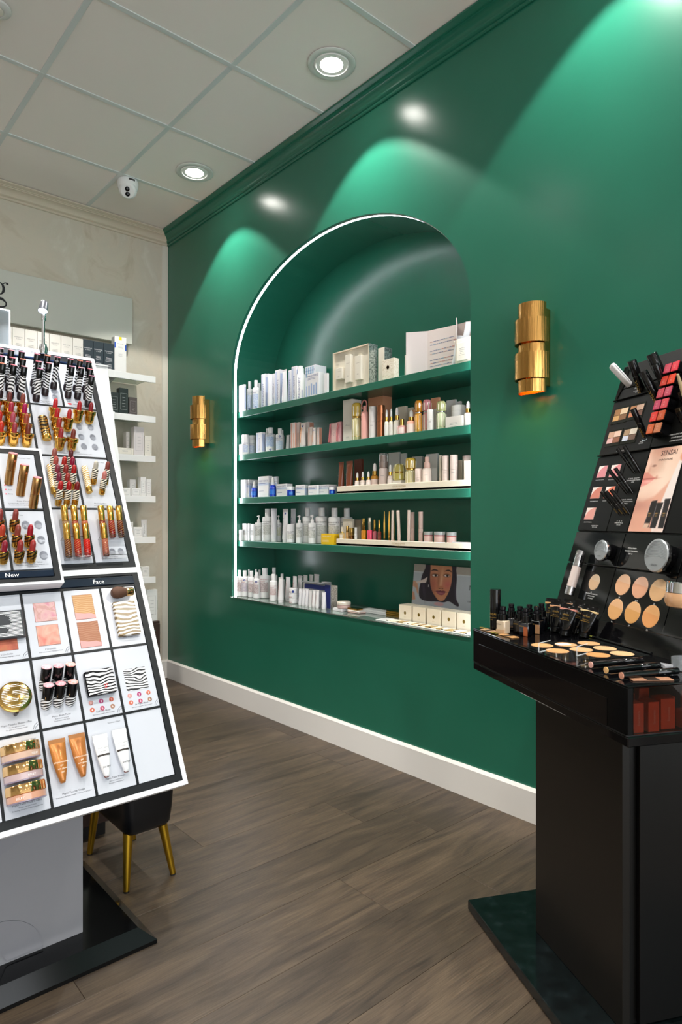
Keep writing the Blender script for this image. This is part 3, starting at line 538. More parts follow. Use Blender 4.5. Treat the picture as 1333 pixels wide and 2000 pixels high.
    gx = [1.5144+.6*k for k in range(-8, 2)]; gy = [3.688-.6*k for k in range(-1, 13)]
    for x in gx[:-1]:
        for y in gy[1:]:
            x0, x1, y0, y1 = x+.008, min(x+.592, WX-.004), y+.008, min(y+.592, BY-.004)
            if x0 < X0R: x0 = X0R
            if y0 < Y0R: y0 = Y0R
            w, d = x1-x0, y1-y0
            if w < .05 or d < .05: continue
            g = G().box(-w/2, -d/2, .0035, w/2, d/2, .02, .002)
            obj('ceiling_tile', g, TILE, ce, T((x0+x1)/2, (y0+y1)/2, CEIL), key=('tile', round(w, 3), round(d, 3)), smooth=False)
    for x in gx[:-1]:
        if x > X0R: obj('grid_bar', G().box(x-.012, Y0R, CEIL, x+.012, BY-.004, CEIL+.004, .0008), GRID, ce, smooth=False)
    for y in gy:
        if Y0R < y < BY: obj('grid_bar', G().box(X0R, y-.012, CEIL-.0006, WX-.004, y+.012, CEIL+.004, .0008), GRID, ce, smooth=False)
build_room()
# ------------------------------------------------------------------ ceiling fittings
def build_downlights():
    lab = {0: 'larger recessed ceiling downlight beside the crown moulding above the arched niche', 1: 'recessed ceiling downlight near the dome camera and the far corner'}
    S18 = Matrix.Scale(1.18, 4)
    for i, (x, y) in enumerate(DOWNLIGHTS):
        rown = 'green wall row' if x > 1.5 else 'middle row' if x > 0 else 'third row' if x > -1 else 'leftmost row'
        t = thing('downlight', lab.get(i, 'recessed downlight outside the picture, %s, %s' % (rown, 'near the back wall' if y > 3 else 'above the white stand' if y > 1.8 else 'above the viewer' if y > .3 else 'just behind the viewer' if y > -1 else 'near the shop front')), 'ceiling light', T(x, y, CEIL), 'round recessed downlights in the ceiling')
        ring = G().lathe([(.088, .0), (.088, -.003), (.084, -.0055), (.07, -.006), (.066, -.004), (.0655, .004)], 40)
        obj('trim_ring', ring, M('#d5d8d4', .35), t, S18, key='dl_ring')
        obj('baffle', G().lathe([(.0655, -.004), (.063, -.0075), (.058, -.0075), (.056, -.002), (.056, .003)], 40), M('#f0f0ee', .3), t, S18, key='dl_baffle')
        obj('lens', G().lathe([(.0, -.0045), (.03, -.005), (.054, -.003), (.056, .002)], 32), M('#fffaf2', .5, emit=DISC_E), t, S18, key='dl_lens')
        l = bpy.data.lights.new('spot', 'SPOT'); l.energy = SPOT_W; l.spot_size = R(98); l.spot_blend = .12; l.shadow_soft_size = .035; l.color = (1, .955, .89)
        o = bpy.data.objects.new('spot_light', l); COL.objects.link(o); o.parent = t; o.matrix_local = T(0, 0, -.012)
build_downlights()
def build_dome_camera():
    t = thing('dome_camera', 'white dome security camera with two dark lenses on the ceiling', 'camera', T(1.578, 3.738, CEIL) @ Matrix.Scale(1.12, 4))
    obj('mount', G().lathe([(.050, 0), (.053, -.006), (.0535, -.02), (.050, -.038), (.044, -.05), (0, -.052)], 32), GLOSSW, t)
    obj('mount_seam', G().box(-.016, -.0535, -.016, .016, -.046, -.006, .001), M('#3c3c3c', .4), t)
    d = Vector((-.34, -.64, -.69)).normalized()
    zax = d; xax = Vector((0, 0, 1)).cross(zax).normalized(); yax = zax.cross(xax)
    Mx = frame(Vector((-.004, -.010, -.049)), xax, yax, zax)
    obj('eyeball', G().lathe([(.0, -.044), (.02, -.04), (.034, -.028), (.043, -.01), (.0435, .006), (.039, .018), (.033, .024), (0, .026)], 32), GLOSSW, t, Mx)
    obj('bezel', G().lathe([(.0435, .0), (.0455, .004), (.0445, .010), (.041, .013)], 32), M('#d9dcdc', .3), t, Mx)
    for nm, y, r in (('lens', -.0125, .0115), ('infrared_lens', .0125, .0115)):
        obj(nm, G().lathe([(r, .022), (r, .029), (r*.8, .030), (r*.6, .026), (0, .0255)], 24, (0, -y, 0)), BLACKG, t, Mx)
        obj(nm+'_glass', G().lathe([(r*.5, .0262), (r*.3, .0285), (0, .029)], 16, (0, -y, 0)), M('#5d6064', .1), t, Mx)
    t2 = thing('ceiling_sensor', 'round white sensor on the ceiling at the top left corner', 'detector', T(.66, 2.80, CEIL))
    obj('housing', G().lathe([(.055, 0), (.055, -.008), (.046, -.014), (.034, -.015), (.031, -.012), (0, -.011)], 32), M('#d9d9d5', .35), t2)
    obj('inner_cap', G().lathe([(.028, -.011), (.027, -.016), (.015, -.02), (0, -.021)], 24), M('#eee8dc', .4), t2)
build_dome_camera()
# ------------------------------------------------------------------ wall sconces
def build_sconce(yc, label):
    t = thing('wall_sconce', label, 'wall lamp', T(WX, yc, 1.70), 'brass wall sconces beside the niche')
    obj('back_plate', G().box(-.036, -.047, -.132, 0, .047, .142, .0015), BRASS, t)
    def shell(a, z0, z1, name, th=.0016, p=None):
        p = p or a; n = 28; g = G(); ring = []
        for i in range(n+1):
            q = math.pi*i/n; ring.append((-.036 - p*math.sin(q), a*math.cos(q)))
        ring = [(-.0365, a)] + ring[1:-1] + [(-.0365, -a)]
        inner = [(-.0365 if i in (0, n) else -.036-(p-th)*math.sin(math.pi*i/n), (a-th)*math.cos(math.pi*i/n)) for i in range(n+1)]
        k = n+1; v = [(x, y, z0) for x, y in ring]+[(x, y, z1) for x, y in ring]+[(x, y, z0) for x, y in inner]+[(x, y, z1) for x, y in inner]
        f = []
        for i in range(n):
            f += [(i, i+k, i+1+k, i+1), (2*k+i, 2*k+i+1, 3*k+i+1, 3*k+i), (i, i+1, 2*k+i+1, 2*k+i), (k+i, 3*k+i, 3*k+i+1, k+i+1)]
        g.add(v, f)
        return obj(name, g, STREAK, t, ang=50)
    shell(.053, -.155, .160, 'inner_tube'); shell(.064, .018, .103, 'upper_band', p=.066); shell(.064, -.108, -.016, 'lower_band', p=.066)
    obj('tube_back', G().box(-.0385, -.0515, -.155, -.0365, .0515, .150), BRASS, t)
    for z, e in ((-.085, 1.0), (.075, .5)):
        b = obj('bulb', G().lathe([(0, -.02), (.009, -.014), (.011, 0), (.009, .014), (0, .02)], 16, (-.058, 0, z)), M('#ffa53a', .4, emit=30), t)
        l = bpy.data.lights.new('glow', 'POINT'); l.energy = SCONCE_W*e; l.color = (1, .5, .13); l.shadow_soft_size = .014
        o = bpy.data.objects.new('sconce_light', l); COL.objects.link(o); o.parent = t; o.matrix_local = T(-.058, 0, z-.02 if z < 0 else z)
    # small lights without bulbs, added to make the gaps between tube and bands glow
    for x, y, z in ((-.0952, 0, -.088), (-.0952, 0, -.034), (-.0952, 0, .045)):
        l = bpy.data.lights.new('glow', 'POINT'); l.energy = SCONCE_W*.16; l.color = (1, .5, .13); l.shadow_soft_size = .0015
        o = bpy.data.objects.new('sconce_light', l); COL.objects.link(o); o.parent = t; o.matrix_local = T(x, y, z)
build_sconce(1.3365, 'polished brass wall sconce of banded half tubes right of the arched niche')
build_sconce(3.742, 'polished brass wall sconce of banded half tubes left of the arched niche')
# ------------------------------------------------------------------ niche: LED strip, shelves, glass
def build_niche():
    A = arch(64); path = [(NY1, NZB+.004)] + [p for p in A] + [(NY0, NZB+.004)]
    # inward offset profile
    def off(d):
        out = [(NY1-d, NZB+.004)]
        for i in range(65):
            q = math.pi*i/64; n = Vector((math.cos(q)/((NY1-NY0)/2), math.sin(q)/NRZ)).normalized()
            out.append((A[i][0]-n.x*d, A[i][1]-n.y*d))
        out.append((NY0+d, NZB+.004)); return out
    o0, o1 = off(.0), off(.004)
    t = thing('led_strip', 'glowing white led strip set around the inside edge of the arched niche', 'light strip', T(WX, NYC, NZB))
    inv = T(-WX, -NYC, -NZB)
    g = G(); n = len(o0)
    for x0, x1, gg in ((2.104, 2.117, g),):
        v = [(x0, *p) for p in o0]+[(x1, *p) for p in o0]+[(x0, *p) for p in o1]+[(x1, *p) for p in o1]
        gg.add(v, [(2*n+i, 3*n+i, 3*n+i+1, 2*n+i+1) for i in range(n-1)] + [(i, 2*n+i, 2*n+i+1, i+1) for i in range(n-1)] + [(n+i, n+i+1, 3*n+i+1, 3*n+i) for i in range(n-1)])
    obj('diffuser', g.xf(inv), M('#f4f8ff', .5, emit=STRIP_E), t, ang=60)
    for x0, x1 in ((2.1015, 2.1035), (2.1175, 2.1195)):
        g = G(); o2 = off(.0045)
        v = [(x0, *p) for p in o0]+[(x1, *p) for p in o0]+[(x0, *p) for p in o2]+[(x1, *p) for p in o2]
        g.add(v, [(2*n+i, 3*n+i, 3*n+i+1, 2*n+i+1) for i in range(n-1)] + [(i, 2*n+i, 2*n+i+1, i+1) for i in range(n-1)] + [(n+i, n+i+1, 3*n+i+1, 3*n+i) for i in range(n-1)])
        obj('channel_edge', g.xf(inv), M('#c9cdcf', .3, .8), t, ang=60)
    nm = ['topmost green shelf of the niche', 'second green shelf from the top of the niche', 'third green shelf from the top of the niche', 'lowest green shelf of the niche, above the ledge']
    for z, l in zip((1.737, 1.479, 1.222, .966), nm):
        o = obj('niche_shelf', G().box(0, -(NY1-NY0)/2+.001, -.036, NX-2.13-.001, (NY1-NY0)/2-.001, -.0005, .0015), GREEN, Mx=T(2.13, NYC, z), smooth=False)
        tag(o, l, 'shelf', 'green painted shelves in the niche')
    o = obj('glass_sheet', G().box(-.012, -(NY1-NY0)/2+.002, 0, NX-WX-.002, (NY1-NY0)/2-.002, .005, .0008), M('#dff0e8', .02, trans=.9, spec=.6), Mx=T(WX, NYC, NZB+.0005), smooth=False)
    tag(o, 'clear glass sheet covering the ledge of the arched niche', 'glass')
build_niche()
# ================================================================== PRODUCTS
RZN = Matrix.Rotation(R(-90), 4, 'Z')
def MN(x, y, z): return T(x, y, z) @ RZN
NAVY = M('#2a3f8f', .5); PALEBLUE = M('#9fb6dd', .5); GREYINK = M('#55585c', .5); REDINK = M('#a8434a', .5)
PAPER = M('#eceaf0', .42); CREAMP = M('#e6ddd0', .42)
def panelz(g, x0, x1, z0, z1, y=-.0004, mi=0):
    return g.add([(x0, y, z0), (x1, y, z0), (x1, y, z1), (x0, y, z1)], [(0, 1, 2, 3)], mi)
BRAND = 'MALIN+GOETZ'
def lines(g, x0, x1, z, n, dz, seed, y=-.0005, t=.0016, center=False):
    r = random.Random(seed)
    for i in range(n):
        w = (x1-x0)*r.uniform(.55, 1)
        a = x0 if not center else (x0+x1-w)/2
        panelz(g, a, a+w, z-i*dz-t, z-i*dz, y)
CARTON = {
 'mgv': ('#eeedf3', NAVY), 'mgblue': ('#e9eaf2', NAVY), 'mgset': ('#efeff2', NAVY), 'mgplain': ('#f0eff2', None), 'mgh': ('#efeef2', NAVY), 'mgb': ('#f0f0f2', NAVY),
 'mgk': ('#ececec', GREYINK), 'peach': ('#efe0dc', None), 'cream': ('#e4dccc', None), 'creamtext': ('#e3dcd2', GREYINK), 'silverside': ('#e8e0d0', None), 'damask': ('#e4d9c6', None),
 'pink': ('#e9b0b4', None), 'orange': ('#e2a27c', None), 'peachp': ('#edb184', None), 'greybox': ('#d3d4d2', None), 'taupe': ('#8d8576', None), 'brownbox': ('#6b3423', None), 'yellow': ('#f2c71c', WHITEINK), 'marble': ('#ece4d8', None)}
def carton(Mx, w, d, h, st, label, cat='box', group=None, name='carton'):
    colr, ink = CARTON[st]; mat = M(colr, .4)
    if st == 'marble': mat = mat_noise('scroll_print', [(.40, '#ece4d8'), (.47, '#8a6f56'), (.52, '#ece4d8'), (.6, '#ece4d8'), (.63, '#a98d70'), (.66, '#ece4d8')], 34, .45, dist=2.5, detail=1)
    if st == 'damask': mat = mat_noise('damask_print', [(.42, '#d9cdb6'), (.5, '#ebe2d2')], 90, .45, dist=2, detail=1)
    g = G().box(-w/2, 0, 0, w/2, d, h, min(.0008, w*.1))
    o = tag(obj(name, g, mat, Mx=Mx, smooth=False), label, cat, group)
    z0 = h*.995
    flap = G().add([(-w/2+.001, -.0002, h-.0012), (w/2-.001, -.0002, h-.0012), (w/2-.001, -.0002, h-.0006), (-w/2+.001, -.0002, h-.0006)], [(0, 1, 2, 3)])
    def add(nm, gg, m): return obj(nm, gg, m, o, smooth=False)
    if st == 'mgv':
        g = G(); letters(g, BRAND, (w*.16, -.0004, h*.42), (0, 0, 1), (-1, 0, 0), width=h*.62); add('lettering', g, ink)
        g = panelz(G(), -w*.5+.001, -w*.1, h*.05, h*.96, -.0003); add('colour_panel', g, M('#c8d0e8', .45))
        g = G().add([(w/2+.0004, d*.1, h*.08), (w/2+.0004, d*.9, h*.08), (w/2+.0004, d*.9, h*.9), (w/2+.0004, d*.1, h*.9)], [(0, 1, 2, 3)]); add('side_panel', g, M('#b9c4e2', .45))
    elif st in ('mgblue', 'mgset'):
        g = G(); letters(g, BRAND, (0, -.0005, h*.86), (1, 0, 0), (0, 0, 1), width=w*.86); lines(g, -w*.43, w*.3, h*.81, 2, .006, 5); add('lettering', g, ink)
        g = G()
        for i in range(4):
            x = -w*.32+i*w*.2; ww = w*.055; panelz(g, x-ww, x+ww, h*.08, h*(.5+.07*(i % 2)))
        add('bottle_picture', g, PALEBLUE)
        if st == 'mgblue':
            g = G()
            for i in range(4): panelz(g, -w*.4+i*w*.2, -w*.28+i*w*.2, h*.72, h*.97)
            add('picture_strip', g, M('#8fb6cf', .4))
    elif st in ('mgb', 'mgh'):
        g = G(); letters(g, BRAND, (0, -.0005, h*.74), (1, 0, 0), (0, 0, 1), width=w*.86); lines(g, -w*.4, w*.35, h*.66, 1, .005, 5); lines(g, -w*.4, w*.1, h*.3, 1, .005, 6); add('lettering', g, ink)
        g = panelz(G(), -w*.5+.001, w*.5-.001, h*.56, h*.7, -.0003); add('colour_panel', g, M('#cdd9ee', .45))
        if d > .02:
            g = G(); letters(g, BRAND, (w/2+.0005, d*.5, h*.74), (0, 1, 0), (0, 0, 1), width=d*.86); add('side_lettering', g, ink)
            g = G().add([(w/2+.0003, .001, h*.05), (w/2+.0003, d-.001, h*.05), (w/2+.0003, d-.001, h*.68), (w/2+.0003, .001, h*.68)], [(0, 1, 2, 3)]); add('side_panel', g, M('#b7c8e4', .45))
    elif st == 'mgk':
        g = panelz(G(), -w*.5+.0008, w*.5-.0008, h*.34, h*.66, -.0003); add('colour_panel', g, M('#b5b6b4', .45))
        g = G(); letters(g, BRAND, (0, -.0005, h*.69), (1, 0, 0), (0, 0, 1), width=w*.86); lines(g, -w*.4, w*.3, h*.62, 2, .006, 8); add('lettering', g, ink)
    elif st == 'peach':
        g = panelz(G(), -w*.34, -w*.12, h*.02, h*.98, -.0003).add([(w/2+.0003, d*.2, h*.02), (w/2+.0003, d*.95, h*.02), (w/2+.0003, d*.95, h*.98), (w/2+.0003, d*.2, h*.98)], [(0, 1, 2, 3)]); add('peach_stripe', g, M('#e2a48b', .45))
        g = G(); panelz(g, w*.12, w*.4, h*.02, h*.6, -.0003); add('pale_stripe', g, M('#e9bfae', .45))
    elif st == 'creamtext':
        g = G(); lines(g, -w*.3, w*.3, h*.42, 2, .006, 3, t=.0012, center=True); lines(g, -w*.25, w*.25, h*.12, 2, .005, 4, t=.001, center=True); add('lettering', g, ink)
    elif st == 'silverside':
        g = G().add([(w/2+.0004, 0, 0), (w/2+.0004, d, 0), (w/2+.0004, d, h), (w/2+.0004, 0, h)], [(0, 1, 2, 3)]); add('foil_side', g, mat_noise('crinkled_foil', [(.35, '#6d7d7a'), (.6, '#c9d4d0')], 120, .2, .7))
    elif st == 'damask':
        g = G().lathe([(0, 0), (.008, 0)], 5, (0, 0, 0)); g.xf(T(0, -.0005, h*.62) @ Matrix.Rotation(R(90), 4, 'X')); add('gold_emblem', g, GOLDINK)
        g = G().lathe([(.0035, 0), (.0105, 0)], 5, (0, 0, 0)); g.xf(T(0, -.0004, h*.62) @ Matrix.Rotation(R(90), 4, 'X') @ Matrix.Rotation(.6, 4, 'Z')); add('gold_emblem', g, GOLDINK)
    elif st == 'yellow':
        g = G(); letters(g, BRAND, (-w*.05, -.0005, h*.72), (1, 0, 0), (0, 0, 1), width=w*.7); lines(g, -w*.4, w*.2, h*.5, 3, .006, 5, t=.001); add('lettering', g, ink)
        g = G().add([(w/2+.0004, d*.15, h*.15), (w/2+.0004, d*.85, h*.15), (w/2+.0004, d*.85, h*.8), (w/2+.0004, d*.15, h*.8)], [(0, 1, 2, 3)]); add('side_panel', g, M('#d9a90c', .45))
    elif st == 'pink':
        g = G(); letters(g, 'ROSE', (0, -.0005, h*.5), (1, 0, 0), (0, 0, 1), width=w*.5); 
    return o
LBL = {'mgblue': (.1, .72, '#a9bce2', 'H', NAVY, 1), 'mgblue2': (.3, .82, '#7fa8dc', 'H', NAVY, 1), 'mgblue3': (.1, .6, '#b9d3ea', 'H', NAVY, 2), 'mgplain': None, 'mgcyl': (.15, .6, '#a9b6dc', 'H', NAVY, 0),
       'mgpat': (.27, .66, '#a3a69e', 'H', INK, 0), 'mgpat2': (.25, .62, '#b0b2a8', 'H', INK, 0), 'mgyel': (.3, .75, '#d2d3a0', 'H', INK, 0), 'mgrose': (.25, .68, '#a98d8c', 'H', REDINK, 0),
       'mgroseb': (.25, .7, '#b2aac4', 'H', REDINK, 2), 'mgrosed': (.25, .7, '#9a7f7e', 'H', REDINK, 2), 'mgroseL': (.27, .7, '#a38a8b', 'H', REDINK, 0), 'mgrosep': (.3, .62, '#c9a7a4', 'H', REDINK, 0)}
AZ = -58  # azimuth (deg, local) that faces the room and the viewer
def wrap_band(r, z0, z1, az=AZ, half=62, sq=1):
    n = 14; g = G(); v = []
    for z in (z0, z1):
        for i in range(n+1):
            a = R(az-half+2*half*i/n); v.append(((r+.0003)*math.cos(a), (r+.0003)*math.sin(a)*sq, z))
    return g.add(v, [(i, i+1, n+2+i, n+1+i) for i in range(n)])
def cyl_label(t, r, z0, z1, st, h):
    L = LBL.get(st)
    if not L: return
    a, b, c, o, ink, dot = L
    H = z1-z0
    m = M(c, .5)
    if 'pat' in st or 'yel' in st: m = mat_noise('mottled_'+st, [(.42, c), (.5, '#e2e2de')], 420, .5, detail=1)
    if 'rose' in st: m = mat_noise('mottled_'+st, [(.42, c), (.55, '#e6dcdc')], 420, .5, detail=1)
    if 'blue' in st or st == 'mgcyl': m = mat_noise('mottled_'+st, [(.42, c), (.55, '#dfe6f2')], 420, .5, detail=1)
    obj('label', wrap_band(r, z0+H*a, z0+H*b), m, t)
    g = letters_cyl(G(), BRAND, r+.0006, z0+H*(b+.1), r*.34, AZ)
    v = []
    for k, wd in ((0, 40), (1, 30)):
        zz = z0+H*(b+.06)-k*.0035
        g2 = wrap_band(r+.0002, zz-.0012, zz, AZ-6, wd); g.add(g2.v, g2.f)
    obj('lettering', g, ink, t, smooth=False)
    if dot:
        zz = z0+H*(.14 if dot == 1 else .84); rr = min(.0058, r*.35); n = 16
        v = [(0, 0)] + [(rr*math.cos(i*2*math.pi/n), rr*math.sin(i*2*math.pi/n)) for i in range(n)]
        vv = [((r+.0009)*math.cos(R(AZ+18)+x/r), (r+.0009)*math.sin(R(AZ+18)+x/r), zz+y) for x, y in v]
        obj('blue_mark', G().add(vv, [(0, i+1, (i+1) % n+1) for i in range(n)]), NAVY, t)
        obj('mark_sign', letters_cyl(G(), '&', r+.0012, zz-rr*.5, rr*1.5, AZ+18), WHITEINK, t, smooth=False)
def bottle(Mx, D, h, st, label, cat='bottle', group=None):
    t = thing('bottle', label, cat, Mx, group); r = D/2
    hb = h*.76; rc = r*.5
    obj('body', G().lathe([(r*.9, 0), (r, .002), (r, hb*.93), (r*.93, hb*.975), (r*.8, hb*.995), (rc*1.02, hb), (rc*1.0, hb+.002)], 28), GLOSSW, t)
    obj('cap', G().lathe([(rc, hb+.002), (rc, h-.0015), (rc*.93, h), (0, h)], 24), M('#f0eff0', .25), t)
    cyl_label(t, r, 0, hb, st, h)
def tallcap(Mx, D, h, st, label):
    t = thing('bottle', label, 'bottle', Mx); r = D/2
    obj('body', G().lathe([(r*.9, 0), (r, .002), (r, h*.74), (r*.85, h*.77)], 28), GLOSSW, t)
    obj('cap', G().lathe([(r*.85, h*.77), (r*.78, h*.8), (r*.75, h*.93), (r*.6, h*.94), (r*.58, h-.001), (0, h)], 24), M('#eef0f2', .25), t)
    g = letters_cyl(G(), BRAND, r+.0006, h*.36, r*.72, AZ+10, vertical=True); g2 = wrap_band(r, h*.05, h*.3, AZ+36, 5); g.add(g2.v, g2.f)
    obj('lettering', g, NAVY, t, smooth=False)
def cyl(Mx, D, h, st, label):
    t = thing('tub', label, 'tub', Mx); r = D/2
    c = {'whitejar': '#ece7e0'}.get(st, '#f0eff1')
    obj('body', G().lathe([(r*.93, 0), (r, .002), (r, h*.78), (r*.98, h*.785)], 30), M(c, .25), t)
    obj('lid', G().lathe([(r*.98, h*.785), (r*1.0, h*.79), (r*1.0, h-.002), (r*.95, h), (0, h)], 30), M(c, .25), t)
    if st == 'whitejar':
        g = G()
        for k, wd in ((0, 22), (1, 14)):
            g2 = wrap_band(r, h*.5-k*.006, h*.5-k*.006+.0014, AZ-8, wd); g.add(g2.v, g2.f)
        obj('lettering', g, GREYINK, t)
    cyl_label(t, r, 0, h*.78, st, h)
def tube(Mx, D, h, st, label, edge=False, name='tube', cat='tube', group=None, capcol=None):
    """crimped tube standing on its cap"""
    t = thing(name, label, cat, Mx, group); w = D/2
    pal = {'mgt': '#ecebef', 'mgtd': '#efeef0', 'mgtr': '#efedee', 'mgtg': '#dedddd', 'peacht': '#f0e3de', 'brownt': '#8a4a30', 'creamt': '#e8e2d6'}
    m = M(pal[st], .3 if st != 'brownt' else .22, coat=.3 if st == 'brownt' else 0)
    cap = h*.08; rb = w*.86; rings = []; n = 20
    for f, s in ((0, 0), (.1, .02), (.35, .14), (.6, .38), (.8, .65), (.93, .92), (.94, .97), (1, 1)):
        a = rb*(1-s)+w*s; b = min(rb, .017)*(1-s)+.0012*s
        if edge: a, b = b, a
        rings.append([(a*math.cos(2*math.pi*i/n), b*math.sin(2*math.pi*i/n), cap+(h-cap)*f) for i in range(n)])
    obj('body', G().rings(rings), m, t, ang=50)
    ca = G().lathe([(rb*.9, 0), (rb*.92, cap*.9), (rb*.8, cap)], 24, sy=1 if edge else min(1, .017/rb))
    obj('cap', ca, M(capcol or ('#6d3320' if st == 'brownt' else '#f2f1f2'), .3), t)
    if not edge:
        # crimp lines
        g = G()
        for k in range(3): g.box(-w*.99, -.0019, h*.955+k*h*.012, w*.99, .0019, h*.955+k*h*.012+.0006)
        obj('crimp', g, m, t, smooth=False)
        def face(x, z):   # y of the front skin at x, z
            s = np.interp((z-cap)/(h-cap), [0, .1, .35, .6, .8, .93, 1], [0, .02, .14, .38, .65, .92, 1]); a = rb*(1-s)+w*s; b = min(rb, .017)*(1-s)+.0012*s
            return -b*math.sqrt(max(0, 1-(x/a)**2))-.0007
        v, f, tw = text2d(BRAND if st.startswith('mg') else 'BODY')
        if st != 'brownt' and st != 'creamt' and st != 'peacht':
            size = h*.5/tw; vv = [(-y*size-w*.1, face(-y*size-w*.1, h*.48+x*size), h*.48+x*size) for x, y in v]
            obj('lettering', G().add(vv, f), REDINK if st == 'mgtr' else NAVY if st == 'mgt' else GREYINK, t, smooth=False)
        if st in ('mgtd', 'peacht'):
            n = 14; rr = w*.26; q = [(0, 0)]+[(rr*math.cos(i*2*math.pi/n), rr*math.sin(i*2*math.pi/n)) for i in range(n)]
            obj('blue_mark', G().add([(x+w*.25, face(x+w*.25, h*.86+y)-.0006, h*.86+y) for x, y in q], [(0, i+1, (i+1) % n+1) for i in range(n)]), NAVY, t)
        if st == 'peacht':
            q = [(-w*.5, .3), (w*.1, .3), (w*.1, .75), (-w*.5, .75)]
            vv = []; 
            for zz in np.linspace(.2, .8, 8):
                for xx in (-w*.55, -w*.25, w*.05): vv.append((xx, face(xx, h*zz)-.0003, h*zz))
            obj('colour_panel', G().add(vv, [(i*3+j, i*3+j+1, i*3+j+4, i*3+j+3) for i in range(7) for j in (0, 1)]), M('#eeb083', .4), t)
        if st == 'brownt':
            obj('lettering', G().box(-w*.7, face(0, h*.55)-.0002, h*.55, -w*.2, face(0, h*.55)+.0003, h*.553), GOLDINK, t, smooth=False)
    return t
def pump(Mx, D, h, st, label):
    t = thing('pump_bottle', label, 'bottle', Mx); r = D/2; hb = h*.72
    obj('body', G().lathe([(r*.92, 0), (r, .002), (r, hb*.94), (r*.9, hb*.985), (r*.45, hb), (r*.42, hb+.003)], 28), GLOSSW, t)
    p = G().lathe([(r*.42, hb), (r*.42, hb+h*.09), (r*.34, hb+h*.11), (r*.17, hb+h*.12), (r*.16, h*.93)], 18)
    p.lathe([(r*.28, h*.93), (r*.32, h*.95), (r*.3, h*.985), (0, h)], 16)
    p.tube([(0, 0, h*.965), (-r*.5, -.001, h*.965), (-r*.72, -.002, h*.95)], r*.13, 8)
    obj('pump_head', p, M('#efeeec', .25), t)
    cyl_label(t, r, 0, hb, st, h)
def dropper(Mx, D, h, st, label, group=None):
    t = thing('dropper_bottle', label, 'bottle', Mx, group); r = D/2
    P = {'drop': ('#ece7d6', '#e9e4dc', .30, GOLD), 'mini': ('#e7d8cd', '#ebe1da', .3, GOLD), 'golddrop': ('#c48a2e', '#ecd6cc', .3, GOLD), 'peachdrop': ('#edb39c', '#f1dcd3', .3, GOLD), 'bluedrop': ('#123fb4', None, .4, M('#e9ebef', .3))}[st]
    hb = h*(.56 if st != 'bluedrop' else .6)
    bm = M(P[0], .06, coat=.5) if st != 'bluedrop' else M('#0f3bc0', .08, coat=.6)
    obj('body', G().lathe([(r*.9, 0), (r, .002), (r, hb*.86), (r*.9, hb*.94), (r*.5, hb)], 24), bm, t)
    obj('collar', G().lathe([(r*.5, hb), (r*.62, hb+.001), (r*.62, hb+h*.15), (r*.5, hb+h*.155)], 20), P[3], t)
    obj('bulb', G().lathe([(r*.44, hb+h*.155), (r*.44, h*.88), (r*.32, h*.97), (r*.15, h), (0, h)], 18), M('#f3f1ee', .35), t)
    if P[1]: obj('label', wrap_band(r, hb*.08, hb*.74, AZ, 80), M(P[1], .4), t)
    else:
        obj('label', wrap_band(r, hb*.2, hb*.62, AZ, 60), M('#2f74d6', .3), t)
        obj('lettering', letters_cyl(G(), BRAND, r+.0006, hb*.7, r*.33, AZ), WHITEINK, t, smooth=False)
    return t
FL = {'goldglass': ('#c9a83e', '#d8cf9a'), 'amberglass': ('#e39313', '#e9a534'), 'roseglass': ('#e39098', '#e8a0a0'), 'greenglass': ('#c9cc8c', '#cfd8b0')}
def flask(Mx, D, h, st, label):
    t = thing('glass_flask', label, 'bottle', Mx); r = D/2; c1, c2 = FL[st]
    lo = h*.6
    flu = lambda rr, n=12, z=0: [(rr*(1+.05*math.cos(6*2*math.pi*i/36))*math.cos(2*math.pi*i/36), rr*(1+.05*math.cos(6*2*math.pi*i/36))*math.sin(2*math.pi*i/36), z) for i in range(36)]
    obj('glass_body', G().rings([flu(r*q, z=z) for q, z in ((.86, 0), (.95, .003), (.95, lo*.9), (.85, lo*.97), (.78, lo))]), M(c2, .04, coat=1, spec=.8), t, ang=60)
    obj('liquid_core', G().rings([flu(r*.99, z=lo*.18), flu(r*.99, z=lo*.2)]), GOLD, t)
    obj('collar', G().lathe([(r*.84, lo), (r*.9, lo+.001), (r*.9, lo+.005), (r*.8, lo+.006)], 24), CHROME if st != 'goldglass' else GOLD, t)
    obj('glass_cap', G().rings([flu(r*q, z=z) for q, z in ((.8, lo+.006), (.97, lo+.008), (.97, h*.9), (.9, h*.96), (.7, h))]), M(c1, .04, coat=1, spec=.8), t, ang=60)
    g = G()
    for i in range(6):
        a = 2*math.pi*(i+.5)/6; x, y = r*.96*math.cos(a), r*.96*math.sin(a)
        g.tube([(x, y, .004), (x, y, lo*.9)], r*.09, 6); g.tube([(x*.99, y*.99, lo+.01), (x*.99, y*.99, h*.9)], r*.09, 6)
    obj('facet_rib', g, M('#f4efd8', .05, coat=1, spec=.9), t)
